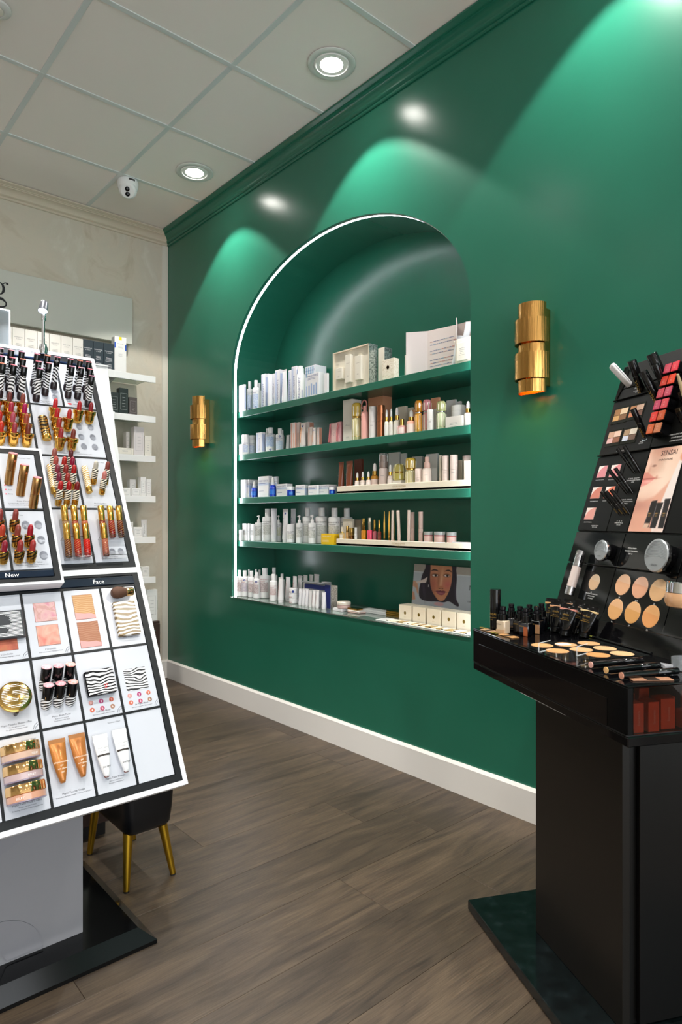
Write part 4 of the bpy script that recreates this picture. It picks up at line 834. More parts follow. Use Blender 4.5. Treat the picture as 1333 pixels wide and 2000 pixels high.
def jarlid(Mx, D, h, st, label, group=None):
    t = thing('cream_jar', label, 'jar', Mx, group); r = D/2
    c = {'blushjar': ('#e4aaa4', '#f0dcd6'), 'bluejar': ('#0f38b4', '#eff0f2'), 'clearjar': ('#e2c3b9', '#cfd2d0')}[st]
    hb = h*.6
    if st == 'bluejar':
        obj('body', G().lathe([(r*.92, 0), (r, .003), (r, hb), (r*.9, hb+.001)], 28), M(c[0], .08, coat=.6), t)
        obj('label', wrap_band(r, hb*.2, hb*.75, AZ+20, 26), M('#3d86dd', .3), t)
        obj('lid', G().lathe([(r*.95, hb+.001), (r*1.0, hb+.002), (r*1.0, h-.001), (r*.94, h), (0, h)], 28), M(c[1], .25), t)
    elif st == 'blushjar':
        obj('body', G().lathe([(r*.85, 0), (r, .004), (r, hb*.9), (r*.6, hb)], 28), M(c[0], .05, coat=1), t)
        obj('label', wrap_band(r, hb*.15, hb*.75, AZ, 40), M(c[1], .4), t)
        obj('lid', G().lathe([(r*.42, hb), (r*.45, h*.97), (r*.35, h), (0, h)], 20), GOLD, t)
    else:
        obj('body', G().lathe([(r*.92, .004), (r*.95, .006), (r*.95, h*.74), (r*.9, h*.76)], 28), M(c[0], .35), t)
        obj('red_rim', G().lathe([(r*.97, h*.70), (r*.99, h*.72), (r*.97, h*.77)], 28), M('#b0504f', .3), t)
        obj('clear_lid', G().lathe([(r*.99, h*.77), (r, h*.78), (r, h-.001), (r*.96, h), (0, h)], 28), M('#aeb4b0', .08, spec=.8), t)
        obj('foot', G().lathe([(r*.9, 0), (r, .001), (r, .004)], 28), M('#b86a66', .3), t)
    return t
def cyl2(Mx, D, h, st, label):
    nm = {'clearamber': 'vial', 'silverb': 'vial', 'rosestick': 'stick'}.get(st, 'cylinder_bottle')
    t = thing(nm, label, 'bottle' if nm != 'stick' else 'stick', Mx); r = D/2
    m = {'whitecyl': M('#dcd8d4', .3), 'copper': M('#b0704c', .22, .8), 'nudecyl': M('#dfcdc2', .35), 'clearamber': M('#d9a65a', .08, coat=1), 'bronze': M('#8a5a2a', .2, .8), 'silverb': M('#dcdcd8', .2), 'rosestick': M('#cbb0a4', .4)}[st]
    s = .5 if st not in ('clearamber', 'silverb') else .6
    obj('body', G().lathe([(r*.9, 0), (r, .0015), (r, h*s), (r*.97, h*s+.0006)], 26), m, t)
    obj('cap', G().lathe([(r*.97, h*s+.0012), (r, h*s+.0018), (r, h-.0015), (r*.94, h), (0, h)], 26), M('#c9a45c', .2, .8) if st in ('clearamber', 'bronze') else m, t)
    g = wrap_band(r, h*.4, h*.4+.0012, AZ-5, 22); obj('lettering', g, GREYINK if st != 'copper' else GOLDINK, t)
def ringbottle(Mx, D, h, st, label):
    t = thing('loop_bottle', label, 'bottle', Mx); r = D/2; m = M('#e9a69c', .35); hb = h
    obj('body', G().lathe([(r*.92, 0), (r, .002), (r, h*.70), (r*.95, h*.72)], 26), M('#ecaea4', .35), t)
    obj('collar', G().lathe([(r*.9, h*.72), (r*.92, h*.77), (r*.5, h*.79), (r*.5, h*.93), (r*.4, h*.95)], 24), m, t)
    pts = [(-.006+.018*math.cos(a)*1.0, 0, h*.98+.022*math.sin(a)) for a in np.linspace(-1.2, 4.2, 22)]
    obj('ring_handle', G().tube(pts, .0032, 8), M('#c47e76', .35), t)
def spray(Mx, D, h, st, label, clear=False):
    t = thing('spray_bottle', label, 'bottle', Mx); r = D/2; m = M('#e8d8cc' if not clear else '#e6d3cb', .35)
    hb = h*.6
    obj('body', G().lathe([(r*.92, 0), (r, .002), (r, hb*.93), (r*.9, hb*.98), (r*.66, hb)], 28), m, t)
    obj('nozzle', G().lathe([(r*.66, hb), (r*.7, hb+h*.01), (r*.7, hb+h*.16), (r*.5, hb+h*.19), (r*.48, h*.93), (r*.38, h*.95), (0, h*.955)], 22), M('#dcb7aa', .35), t)
    if clear: obj('clear_cap', G().lathe([(r*.93, hb+h*.01), (r*.93, h-.001), (r*.88, h), (0, h)], 26), M('#dfe3e0', .04, trans=.9), t)
    g = wrap_band(r, h*.38, h*.38+.0012, AZ-5, 22); obj('lettering', g, GREYINK, t)
def dome(Mx, D, h, st, label):
    t = thing('dome_jar', label, 'jar', Mx); r = D/2; hb = h*.34
    obj('carton_base', G().box(-r*1.05, -.02, 0, r*1.05, .024, hb, .0008), M('#eeeae4', .4), t, smooth=False)
    obj('glass_jar', G().lathe([(r*.8, hb), (r*1.0, hb+.005), (r*1.0, h*.6), (r*.96, h*.64)], 30), M('#c6b85c', .05, coat=1, spec=.8), t)
    obj('gold_band', G().lathe([(r*.99, h*.63), (r*1.02, h*.65), (r*.98, h*.68)], 30), GOLD, t)
    obj('dome_lid', G().lathe([(r*.98, h*.68), (r*.97, h*.8), (r*.8, h*.93), (r*.4, h*.99), (0, h)], 30), M('#bcae5a', .05, coat=1, spec=.8), t)
    g = G()
    for i in range(8):
        a = 2*math.pi*i/8
        g.tube([(r*k*math.cos(a), r*k*math.sin(a), z) for k, z in ((1.0, hb+.008), (1.01, h*.6), (.99, h*.72), (.97, h*.8), (.81, h*.93), (.4, h*.99))], .0016, 6)
    obj('facet_rib', g, M('#e9e4bc', .05, coat=1), t)
def perfume(Mx, D, h, st, label):
    t = thing('perfume_bottle', label, 'perfume bottle', Mx); w = D/2
    obj('glass_body', G().box(-w*.8, -w*.5, 0, w*.8, w*.5, h*.62, .002), M('#e2c78e', .06, coat=1), t)
    obj('label', panelz(G(), -w*.6, w*.6, h*.08, h*.5, -w*.5-.0004), M('#ece4d8', .4), t)
    obj('collar', G().lathe([(w*.32, h*.62), (w*.32, h*.7)], 16), GOLD, t)
    obj('cap', G().lathe([(w*.45, h*.7), (w*.5, h*.72), (w*.5, h*.98), (w*.4, h)], 20), M('#e9dfca', .3), t)
def polish(Mx, D, h, st, label):
    t = thing('nail_oil_bottle', label, 'bottle', Mx); r = D/2
    c = {'pamber': '#e29414', 'ppink': '#f04f72', 'pmauve': '#b5616a', 'pbrown': '#7a3020'}[st]
    obj('glass_body', G().box(-r*.95, -r*.6, 0, r*.95, r*.6, h*.53, .003), M(c, .05, coat=1), t, ang=60)
    obj('thick_base', G().box(-r*.97, -r*.62, 0, r*.97, r*.62, h*.05, .001), M('#d8d2c8', .05, coat=1), t)
    obj('cap', G().lathe([(r*.5, h*.53), (r*.56, h*.54), (r*.52, h-.001), (r*.45, h), (0, h)], 20), GOLD if st != 'ppink' else M('#c9bfa6', .15, .6), t)
def slim(Mx, D, h, st, label):
    t = thing('pencil' if st != 'gold' else 'slim_stick', label, 'pencil' if st != 'gold' else 'stick', Mx @ Matrix.Rotation(R(-3.5 if st == 'beige2' else (1.2 if st == 'beige' else 0)), 4, 'Y'))
    r = max(D/2, .004); m = M('#e3d0c2', .4) if st != 'gold' else GOLD
    n = 8 if st != 'gold' else 4
    obj('body', G().lathe([(r*.9, 0), (r, .001), (r, h*.6)], n), m, t, ang=50)
    obj('cap', G().lathe([(r*1.02, h*.602), (r*1.02, h*.985), (r*.9, h), (0, h)] if st != 'gold' else [(r, h*.602), (r*.3, h), (0, h)], n), m, t, ang=50)
def giftbox(Mx, w, d, h, st, label):
    t = thing('gift_box', label, 'gift set', Mx)
    m = M('#e6dfcf', .45); e = .006
    g = G().box(-w/2, .012, 0, w/2, d, h, .001)
    obj('box_body', g, m, t, smooth=False)
    g = G().box(-w/2, 0, 0, -w/2+e, .014, h).box(w/2-e, 0, 0, w/2, .014, h).box(-w/2, 0, 0, w/2, .014, e).box(-w/2, 0, h-e, w/2, .014, h)
    obj('box_rim', g, M('#ddd3be', .5), t, smooth=False)
    for nm, x, z, ww, hh, dd in (('small_carton', -.078, .056, .05, .055, .02), ('tall_carton', -.012, .03, .042, .135, .018), ('medium_carton', .062, .033, .042, .115, .018)):
        c = obj(nm, G().box(x-ww/2, .012-dd, z, x+ww/2, .0125, z+hh, .0008), M('#ece6d8', .4), t, smooth=False)
        g = G(); lines(g, x-ww*.3, x+ww*.3, z+hh*.7, 1, .004, 2, y=.012-dd-.0004, t=.001, center=True); lines(g, x-ww*.2, x+ww*.2, z+hh*.25, 2, .004, 3, y=.012-dd-.0004, t=.0009, center=True)
        obj('lettering', g, M('#9a9282', .5), c, smooth=False)
    obj('foil_wrap', G().add([(w/2+.0005, .001, 0), (w/2+.0005, d-.001, 0), (w/2+.0005, d-.001, h), (w/2+.0005, .001, h)], [(0, 1, 2, 3)]), mat_noise('crinkled_foil', [(.35, '#6d7d7a'), (.6, '#c9d4d0')], 120, .2, .7), t)
def pouch(Mx, w, d, h, st, label):
    t = thing('pouch', label, 'pouch', Mx)
    base = '#e6dcc8' if st == 'cream' else '#e8a9ae'
    n = 24; rings = []
    for f, q in ((0, .8), (.08, .98), (.4, 1), (.8, .7), (.95, .25), (1, .12)):
        rings.append([((w/2)*(.97+.03*math.sin(3*f+i))*np.sign(math.cos(2*math.pi*i/n))*abs(math.cos(2*math.pi*i/n))**.5, d*.5+(d*.5)*q*np.sign(math.sin(2*math.pi*i/n))*abs(math.sin(2*math.pi*i/n))**.7, h*f+(.002*math.sin(i*1.7) if f > .5 else 0)) for i in range(n)])
    obj('bag', G().rings(rings), M(base, .2 if st == 'pink' else .4), t, ang=60)
    if st == 'cream':
        g = G().box(-w*.32, -.0035, h*.12, w*.36, .004, h*.82, .003); obj('label', g, M('#efe8d8', .4), t)
        g = G(); lines(g, -w*.15, w*.2, h*.6, 5, .007, 2, y=-.004, t=.001, center=True); obj('lettering', g, GREYINK, t, smooth=False)
        obj('bead', G().lathe([(0, -.004), (.004, 0), (0, .004)], 10, (-w*.46, 0, h*.9)), M('#e2d6c0', .4), t)
    else:
        g = G().box(-w*.2, -.003, h*.05, w*.25, .004, h*.95, .002); obj('label', g, M('#efc7c4', .3), t)
        g = G(); lines(g, -w*.08, w*.14, h*.5, 3, .006, 2, y=-.0036, t=.001, center=True); obj('lettering', g, GREYINK, t, smooth=False)
        g = G().tube([(-w*.45, -.002, h*.1), (-w*.33, -.004, h*.5), (-w*.3, -.002, h*.95)], .004, 6).tube([(w*.3, -.003, h*.1), (w*.34, -.004, h*.6), (w*.45, 0, h*.9)], .004, 6)
        obj('ribbon_fold', g, M('#d67f84', .25), t)
def build_items():
    for k, sh, x, y, z, w, d, h, st, label in ITEMS:
        if k in ('box', 'giftbox', 'pouch'):
            y = min(y, 3.4285-w/2)
            if w < .006: continue
            mx = MN(x, y, z)
            if k == 'box': carton(mx, w, d, h, st, label)
            elif k == 'giftbox': giftbox(mx, w, d, h, st, label)
            else: pouch(mx, w, d, h, st, label)
            continue
        if k == 'cyl2' and h > .1 and 'acrylic stand' in label: z += .008; h -= .008
        mx = MN(x, y, z)
        if k == 'bottle': bottle(mx, w, h, st, label)
        elif k == 'tallcap': tallcap(mx, w, h, st, label)
        elif k == 'cyl': cyl(mx, w, h, st, label)
        elif k in ('tube', 'smalltube'): tube(mx @ Matrix.Rotation(R(28 if k == 'tube' else 20), 4, 'Z') if False else mx, w, h, st, label)
        elif k == 'tubedge': tube(mx, w, h, st, label, edge=True)
        elif k == 'pump': pump(mx, w, h, st, label)
        elif k == 'dropper': dropper(mx, w, h, st, label)
        elif k == 'flask': flask(mx, w, h, st, label)
        elif k == 'jarlid': jarlid(mx, w, h, st, label)
        elif k == 'cyl2': cyl2(mx, w, h, st, label)
        elif k == 'ringbottle': ringbottle(mx, w, h, st, label)
        elif k == 'spray': spray(mx, w, h, st, label)
        elif k == 'sprayclear': spray(mx, w, h, st, label, True)
        elif k == 'dome': dome(mx, w, h, st, label)
        elif k == 'perfume': perfume(mx, w, h, st, label)
        elif k == 'polish': polish(mx, w, h, st, label)
        elif k == 'slimstick': slim(mx, w, h, st, label)
build_items()
# ------------------------------------------------------------------ trays, cards and the ledge
def build_niche_extras():
    TR = 'OSCAR GUZMAN'
    for z, l, yc in ((1.222, 'upper long cream display tray with small gold lettering on the third shelf', 2.11), (.966, 'lower long cream display tray with small gold lettering on the fourth shelf', 2.115)):
        w = .862; t = thing('display_tray', l, 'tray', MN(2.1335, yc-.028+.001, z)); h = .036 if z > 1 else .033
        g = G().box(-w/2, 0, 0, w/2, .10, .0115, .001)
        obj('tray_base', g, M('#ece4d2', .35), t, smooth=False)
        g = G().box(-w/2, 0, 0, w/2, .0045, h, .0015); obj('front_lip', g, M('#eee5d0', .3), t, smooth=False)
        g = G(); letters(g, TR, (0, -.0006, h*.52), (1, 0, 0), (0, 0, 1), width=.082); letters(g, 'PARIS', (0, -.0006, h*.22), (1, 0, 0), (0, 0, 1), size=.006)
        obj('lettering', g, M('#a58d50', .4), t, smooth=False)
    # acrylic stand pieces
    ac = M('#e8efee', .03, trans=.9)
    o = obj('acrylic_stand', G().box(0, -.105, 0, .05, .105, .007, .001), M('#cfd6d4', .05, trans=.5), Mx=T(2.155, 1.80, 1.2337), smooth=False)
    tag(o, 'clear acrylic stand under the nude cylinders in the upper cream tray', 'stand')
    t = thing('acrylic_organizer', 'clear acrylic organizer holding pencils and jars in the lower cream tray', 'organizer', T(2.14, 2.02, .9777))
    for nm, g in (('front_wall', G().box(0, -.36, 0, .002, .30, .017)), ('partition', G().box(.0025, -.155, 0, .05, -.153, .014)), ('partition', G().box(.0025, .19, 0, .05, .192, .014)), ('partition', G().box(.0025, .045, 0, .05, .047, .014))):
        obj(nm, g, M('#b9c4c1', .05, trans=.75), t, smooth=False)
    # lying sticks
    for i, (y, ln, r) in enumerate(((2.10, .09, .0075), (1.985, .085, .006))):
        t = thing('lip_pencil', 'beige stick lying flat behind the pencils, %s, lower cream tray' % ('the longer left one' if i == 0 else 'the shorter right one'), 'stick', T(2.225, y+.0, .966+.0105))
        obj('body', G().lathe([(r*.9, -ln/2), (r, -ln/2+.001), (r, .0), (r*.97, .0)], 16).xf(Matrix.Rotation(R(90), 4, 'X')), M('#dccbb8', .4), t)
        obj('cap', G().lathe([(r, .0006), (r, ln/2-.002), (r*.8, ln/2), (0, ln/2)], 16).xf(Matrix.Rotation(R(90), 4, 'X')), M('#d5c2ae', .4), t)
    # flat clear compact at the right of the lower tray
    t = thing('flat_palette', 'flat clear topped rose palette at the right end of the lower cream tray', 'palette', MN(2.16, 1.74, .9777))
    obj('base', G().box(-.06, 0, 0, .065, .05, .012, .002), M('#b9bfbc', .08), t, smooth=False)
    obj('rose_band', G().box(-.058, -.0006, .0125, .063, .049, .019, .001), M('#d9a9a2', .3), t, smooth=False)
    obj('lid', G().box(-.06, 0, .0195, .065, .05, .024, .002), M('#dfe2e0', .08), t, smooth=False)
    # folding card with open box, top shelf
    t = thing('folding_card', 'pale pink folding card box opened wide with small coloured text, top shelf', 'gift box', T(2.29, 1.95, 1.737))
    pk = M('#d9ccc6', .45)
    def wall(a, b, h0, h1, th=.003, name='card_panel', m=pk):
        A = Vector((a[0], a[1], 0)); B = Vector((b[0], b[1], 0)); n = Vector((0, 0, 1)).cross(B-A).normalized()*th
        v = [A, B, B+n, A+n]; v = v + [p+Vector((0, 0, h0 if i in (0, 3) else h1)) for i, p in enumerate(v)]
        return obj(name, G().add(v, [(0, 1, 5, 4), (1, 2, 6, 5), (2, 3, 7, 6), (3, 0, 4, 7), (4, 5, 6, 7), (3, 2, 1, 0)]), m, t, smooth=False)
    pA, pB, pC, pD = (-.088, .155), (-.012, .092), (-.012, -.078), (-.012, -.196)
    wall(pA, pB, .215, .222); pn = wall(pB, pC, .222, .215)
    wall((-.012, -.082), (-.09, -.14), .215, .215, name='box_side'); wall((-.012, -.085), (-.012, -.3), .215, .215, name='box_back', m=M('#b3a49b', .5)); wall((-.012, -.298), (-.11, -.298), .215, .215, name='box_side')
    g = G(); rnd = random.Random(5)
    for k in range(9):
        if k in (2, 5): continue
        x = .075; z = .165-.014*k; 
        while x > -.062:
            wd = rnd.uniform(.008, .02); g.add([(-.0128, x, z), (-.0128, x-wd, z), (-.0128, x-wd, z+.003), (-.0128, x, z+.003)], [(0, 1, 2, 3)], rnd.choice([0, 0, 1, 2])); x -= wd+.003
    pt_ = obj('printed_text', g, [M('#7a7f9c', .5), M('#c98f86', .5), M('#8fa7b8', .5)], pn, smooth=False); pt_['kind'] = 'stuff'
    for i, (y, dx, hh) in enumerate(((1.80, .0, .19), (1.835, -.02, .14))):
        mx = T(2.215, y-.0+.0, 1.7375) @ Matrix.Rotation(R(-90), 4, 'Z') @ Matrix.Rotation(R(14), 4, 'Y') @ T(.0, 0, .004)
        t2 = thing('leaning_tube', 'white tube leaning against the open card box behind the pouch, %s one' % ('taller right' if i == 0 else 'shorter left'), 'tube', mx)
        n = 16; rg = []
        for f, a, b in ((0, .012, .012), (.1, .013, .013), (.6, .016, .008), (1, .0175, .0012)):
            rg.append([(a*math.cos(2*math.pi*k/n), b*math.sin(2*math.pi*k/n), hh*(.06+.94*f)) for k in range(n)])
        obj('body', G().rings(rg), M('#dfe2e6', .3), t2, ang=50)
        obj('cap', G().lathe([(.011, 0), (.0115, hh*.055), (.010, hh*.06)], 16), WHITE, t2)
    # stacked jars on the ledge
    for i in range(3):
        z = .634+i*.0285
        t = thing('cream_jar', ['bottom', 'middle', 'top'][i]+' of three stacked white jars with red print on the niche ledge', 'jar', MN(2.161, 2.914, z), 'stacked white jars on the ledge')
        obj('body', G().lathe([(.021, 0), (.0235, .003), (.024, .016), (.023, .017)], 28), GLOSSW, t, key='sj_body')
        obj('lid', G().lathe([(.023, .0172), (.0238, .018), (.0238, .0275), (.022, .0285), (0, .0285)], 28), M('#f1eff0', .25), t, key='sj_lid')
        g = letters_cyl(G(), 'MALIN', .0243, .006, .008, AZ-25); obj('lettering', g, REDINK, t, smooth=False)
        if i == 2:
            q = [(0, 0)]+[(.0068*math.cos(k*math.pi/8), .0068*math.sin(k*math.pi/8)) for k in range(16)]
            obj('blue_mark', G().add([(.0246*math.cos(R(AZ+15)+x/.0246), .0246*math.sin(R(AZ+15)+x/.0246), .0105+y) for x, y in q], [(0, k+1, (k+1) % 16+1) for k in range(16)]), NAVY, t)
    # pouches with mini tubes
    for bi, (y0, y1, nn, colr, lb) in enumerate(((2.853, 2.672, 6, None, 'clear zip pouch of mini tubes with a navy header on the niche ledge'), (2.66, 2.61, 1, 'blue', 'narrow clear pouch with a navy insert behind the patterned carton, niche ledge'))):
        w = y0-y1; h = .128 if bi == 0 else .138
        t = thing('zip_pouch', lb, 'pouch', MN(2.165 if bi == 0 else 2.15, (y0+y1)/2, .634))
        obj('navy_insert', G().box(-w/2+.004, .022, .002 if bi else h*.70, w/2-.004, .024, h*.88), M('#27357d', .4), t, smooth=False)
        obj('clear_film', G().box(-w/2, .0255, 0, w/2, .0262, h), M('#cfd2d6', .1, trans=.4), t, smooth=False)
        obj('zip_band', G().box(-w/2, .0, h-.006, w/2, .025, h, .002), M('#b9bcc0', .2, trans=.3), t, smooth=False)
        for k in range(nn):
            x = -w/2+.018+k*(w-.034)/max(1, nn-1) if nn > 1 else 0
            col = ['mgt', 'mgt', 'mgt', 'mgtg', 'mgtr', 'mgtr'][k] if nn > 1 else 'mgt'
            tube(MN(2.1485, (y0+y1)/2-x, .634), .0255 if nn > 1 else .03, .088+.002*(k % 3), col, ('mini white tube, number %s from the left of the row in the clear pouch' % ['one', 'two', 'three', 'four', 'five', 'six'][k]) if nn > 1 else 'mini white tube before the navy insert beside the patterned carton', name='mini_tube', group='mini tubes in the pouch' if nn > 1 else None)
    # round compact on small white box, gold palette on compact
    o = carton(MN(2.15, 2.533, .634), .07, .06, .0135, 'mgplain', 'low white box under the round pink compact on the niche ledge')
    t = thing('round_compact', 'round cream and pink compact lying on the low white box, niche ledge', 'compact', MN(2.18, 2.515, .6478))
    obj('base', G().lathe([(.030, 0), (.034, .004), (.034, .018), (.033, .019)], 32), M('#c9aaa5', .3), t)
    obj('lid', G().lathe([(.033, .0195), (.035, .021), (.035, .031), (.031, .035), (0, .036)], 32), M('#e5dccd', .3), t)
    t = thing('oval_compact', 'white compact with blush edge under the gold palette, niche ledge', 'compact', MN(2.165, 2.432, .634))
    obj('base', G().box(-.042, 0, 0, .045, .05, .006, .0025), M('#d7b9b0', .3), t, smooth=False)
    obj('lid', G().box(-.042, 0, .0063, .045, .05, .0125, .0025), M('#efe9e2', .2), t, smooth=False)
    t = thing('gold_palette', 'flat polished gold palette lying on the white compact, niche ledge', 'palette', MN(2.175, 2.445, .647))
    obj('base', G().box(-.045, 0, 0, .03, .045, .004, .0015), GOLD, t, smooth=False); obj('lid', G().box(-.045, 0, .0042, .03, .045, .008, .0015), M('#9b8238', .1, 1), t, smooth=False)
    o = tag(obj('flat_box', G().box(-.085, 0, 0, .085, .05, .017, .001), M('#d9dcdc', .35), Mx=MN(2.225, 2.345, .634), smooth=False), 'long flat grey white box lying behind the compacts, niche ledge', 'box')
    obj('lid_seam', G().box(-.0852, -.0003, .009, .0852, .0502, .0096), M('#8d9090', .5), o, smooth=False)
    for i, (dx, dz) in enumerate(((0, 0), (.004, .0092), (-.002, .0184))):
        t = thing('gold_palette', ['bottom', 'middle', 'top'][i]+' of three stacked gold palettes left of the white candle boxes', 'palette', MN(2.225, 2.205+dx, .634+dz), 'stacked gold palettes')
        obj('base', G().box(-.055, 0, 0, .055, .07, .0044, .0012), GOLD, t, key='gp_b', smooth=False); obj('lid', G().box(-.055, 0, .0046, .055, .07, .0088, .0012), M('#8f7a3a', .1, 1), t, key='gp_l', smooth=False)
    # five cream boxes with gold emblem
    for i, yc in enumerate((2.0905, 2.006, 1.919, 1.8335, 1.752)):
        w = .076
        o = obj('square_box', G().box(-w/2, 0, 0, w/2, .062, .0715, .0008), M('#e9dfca', .38), Mx=MN(2.18, yc, .634), key='sqb', smooth=False)
        tag(o, ['leftmost', 'second', 'middle', 'fourth', 'rightmost'][i]+' of five cream boxes with round gold emblem on the niche ledge', 'box', 'cream boxes with gold emblem')
        g = G().lathe([(0, .0006), (.0062, .0006), (.0064, 0)], 18, (0, 0, 0), sy=1.25).xf(T(0, -.0002, .036) @ Matrix.Rotation(R(90), 4, 'X'))
        obj('gold_emblem', g, M('#8a7430', .3, .6), o, key='sqe')
        g = G(); letters(g, 'BEAUTE', (0, -.0006, .016), (1, 0, 0), (0, 0, 1), size=.0035); obj('lettering', g, M('#b39a62', .5), o, key='sql', smooth=False)
        obj('lid_line', G().box(-w/2-.0002, -.0003, .0705, w/2+.0002, .0622, .0709), M('#cfc3aa', .5), o, key='sqs', smooth=False)
    # gold-edged sample strips in front
    rnd = random.Random(11)
    t = thing('sample_tray', 'low white tray of gold edged samples before the cream boxes on the ledge', 'tray', MN(2.098, 1.93, .6338))
    obj('tray_base', G().box(-.27, 0, 0, .275, .075, .003, .001), M('#e9ecea', .2), t, smooth=False)
    for i in range(22):
        x = -.2+i*.0215; y = rnd.uniform(.003, .01); g = G().box(-.010, 0, 0, .010, .045, .0035+.0, .001)
        c = obj('sample', g, rnd.choice([M('#e8c77c', .2, .9), M('#efe2c6', .35), M('#d9a54c', .2, 1), M('#f0e8da', .3)]), t, T(x, y, .0032) @ Matrix.Rotation(rnd.uniform(-.12, .12), 4, 'Z') , smooth=False)
        if i % 3 == 0:
            obj('dark_label', G().box(-.006, -.0004, .0008, .006, .002, .0042), M('#3b3322', .4), c, smooth=False)
    # photo board
    def face(X, Y):
        X = X*1.3; Y = (Y-.27)/.73
        img = np.ones(X.shape+(3,))*hexf('#c9ced6'); img = lay(img, sm(.80-Y, .02), '#b3aaa0'); img = lay(img, sm(np.abs(Y-.79)-.015, .02), '#dcdfe4')
        hair = spline([(.28, 1.1), (.225, .9), (.17, .7), (.15, .5), (.13, .3), (.16, .1), (.3, .04), (.5, .06), (.62, .06), (.72, .1), (.87, .0), (.9, .05), (.84, .2), (.83, .45), (.83, .7), (.81, .9), (.76, 1.1)])
        img = lay(img, polym(X, Y, hair, .012), '#2b2230')
        for k in range(9): img = lay(img, .25*ell(X, Y, .2+.01*k+.55*(k > 4)-.0, .4-.03*(k % 3), .008, .3, .01, .12), '#51405c')
        fc = spline([(.36, 1.1), (.33, .85), (.335, .6), (.36, .42), (.41, .27), (.50, .12), (.565, .085), (.63, .13), (.69, .3), (.73, .5), (.745, .75), (.73, 1.0), (.7, 1.15)])
        fm = polym(X, Y, fc, .01); img = lay(img, fm, '#d68f68')
        img = lay(img, fm*ell(X, Y, .46, .85, .1, .2, .2)*.8, '#d99670'); img = lay(img, fm*ell(X, Y, .62, .5, .13, .2, .25)*.8, '#e09a74')
        img = lay(img, fm*ell(X, Y, .67, .52, .07, .1, .15)*.75, '#d9696a'); img = lay(img, fm*ell(X, Y, .40, .5, .055, .12, .15)*.65, '#d56a62')
        img = lay(img, fm*ell(X, Y, .36, .3, .05, .25, .15)*.6, '#8b4a33'); img = lay(img, fm*ell(X, Y, .565, .14, .06, .05, .1)*.6, '#e3a27e')
        img = lay(img, fm*ell(X, Y, .55, .62, .02, .2, .04, -.05)*.8, '#f2bf9d'); img = lay(img, fm*ell(X, Y, .495, .62, .018, .16, .05)*.45, '#8a4a34')
        img = lay(img, fm*ell(X, Y, .55, .43, .045, .045, .04)*.7, '#c47755'); img = lay(img, ell(X, Y, .525, .405, .016, .01, .012), '#4b221b'); img = lay(img, ell(X, Y, .58, .405, .014, .009, .012), '#4b221b')
        for cx, w, cy in ((.425, .062, .735), (.645, .055, .755)):
            img = lay(img, ell(X, Y, cx, cy, w*1.15, .045, .03)*.7, '#7b4231'); img = lay(img, ell(X, Y, cx, cy-.004, w*.85, .028, .01), '#efe6e2'); img = lay(img, ell(X, Y, cx+.012, cy-.002, .022, .028, .008), '#2a1a16')
            img = lay(img, polym(X, Y, [(cx-w, cy), (cx-w*.4, cy+.032), (cx+w*.4, cy+.034), (cx+w*1.1, cy+.004), (cx+w*.4, cy+.022), (cx-w*.4, cy+.02)], .008), '#20120f')
        img = lay(img, polym(X, Y, spline([(.34, .84), (.39, .895), (.45, .885), (.485, .845), (.44, .86), (.39, .86)], 4), .01), '#2d1a17')
        img = lay(img, polym(X, Y, spline([(.60, .86), (.65, .905), (.70, .9), (.735, .85), (.69, .87), (.64, .872)], 4), .01), '#2d1a17')
        up = spline([(.455, .335), (.51, .345), (.545, .36), (.57, .35), (.6, .36), (.645, .34), (.6, .315), (.55, .31)], 4); lo = spline([(.46, .33), (.52, .315), (.57, .31), (.64, .335), (.61, .26), (.56, .235), (.50, .26)], 4)
        img = lay(img, polym(X, Y, lo, .01), '#a0505c'); img = lay(img, polym(X, Y, up, .01), '#7e3444'); img = lay(img, ell(X, Y, .56, .28, .04, .014, .03)*.6, '#d38a90'); img = lay(img, ell(X, Y, .55, .322, .085, .005, .008), '#54202c')
        hand = spline([(-.02, .5), (.03, .54), (.08, .5), (.105, .4), (.12, .27), (.115, .2), (.09, .25), (.065, .35), (.03, .38), (-.02, .42)], 4)
        img = lay(img, polym(X, Y, hand, .01), '#dba78b'); img = lay(img, polym(X, Y, [(-.02, .26), (.04, .24), (.07, .05), (-.02, .02)], .01), '#d59e82')
        img = lay(img, ell(X, Y, .075, .4, .004, .09, .006, .3)*.5, '#a86b52'); img = lay(img, ell(X, Y, .05, .4, .004, .08, .006, .3)*.5, '#a86b52')
        img = lay(img, polym(X, Y, [(.05, .515), (.085, .485), (.26, .52), (.285, .60), (.29, .69), (.20, .60)], .006), '#e8d6d0'); img = lay(img, polym(X, Y, [(.26, .51), (.31, .50), (.325, .58), (.305, .69), (.285, .70)], .012), '#281d24')
        img = lay(img, ell(X, Y, .312, .46, .008, .01, .005), '#f3efec'); img = lay(img, ell(X, Y, .312, .425, .008, .01, .005), '#f3efec')
        img = lay(img, ell(X, Y, .53, .0, .09, .05, .015), '#e7b9c0')
        return np.clip(img, 0, 1)
    W_, H_ = .42, .245
    t = thing('photo_board', 'printed board photo of a dark haired woman holding a makeup brush, niche ledge', 'poster', T(2.345, 2.21, .6345) @ RZN @ Matrix.Rotation(R(-6), 4, 'X'))
    obj('board', G().box(0, .0004, 0, W_+.1, .006, H_, .0005), WHITE, t, smooth=False)
    obj('printed_photo', picture_mesh(W_, H_, 190, 120, face), None, t)
    obj('printed_edge', panelz(G(), W_, W_+.1, 0, H_, -.0001), M('#dfe3ea', .35), t, smooth=False)
    g = G(); letters(g, 'MAKEUP', (.407, -.0006, H_*.585), (1, 0, 0), (0, 0, 1), size=.034); letters(g, 'ESSENTIALS', (.362, -.0006, H_*.37), (1, 0, 0), (0, 0, 1), size=.009)
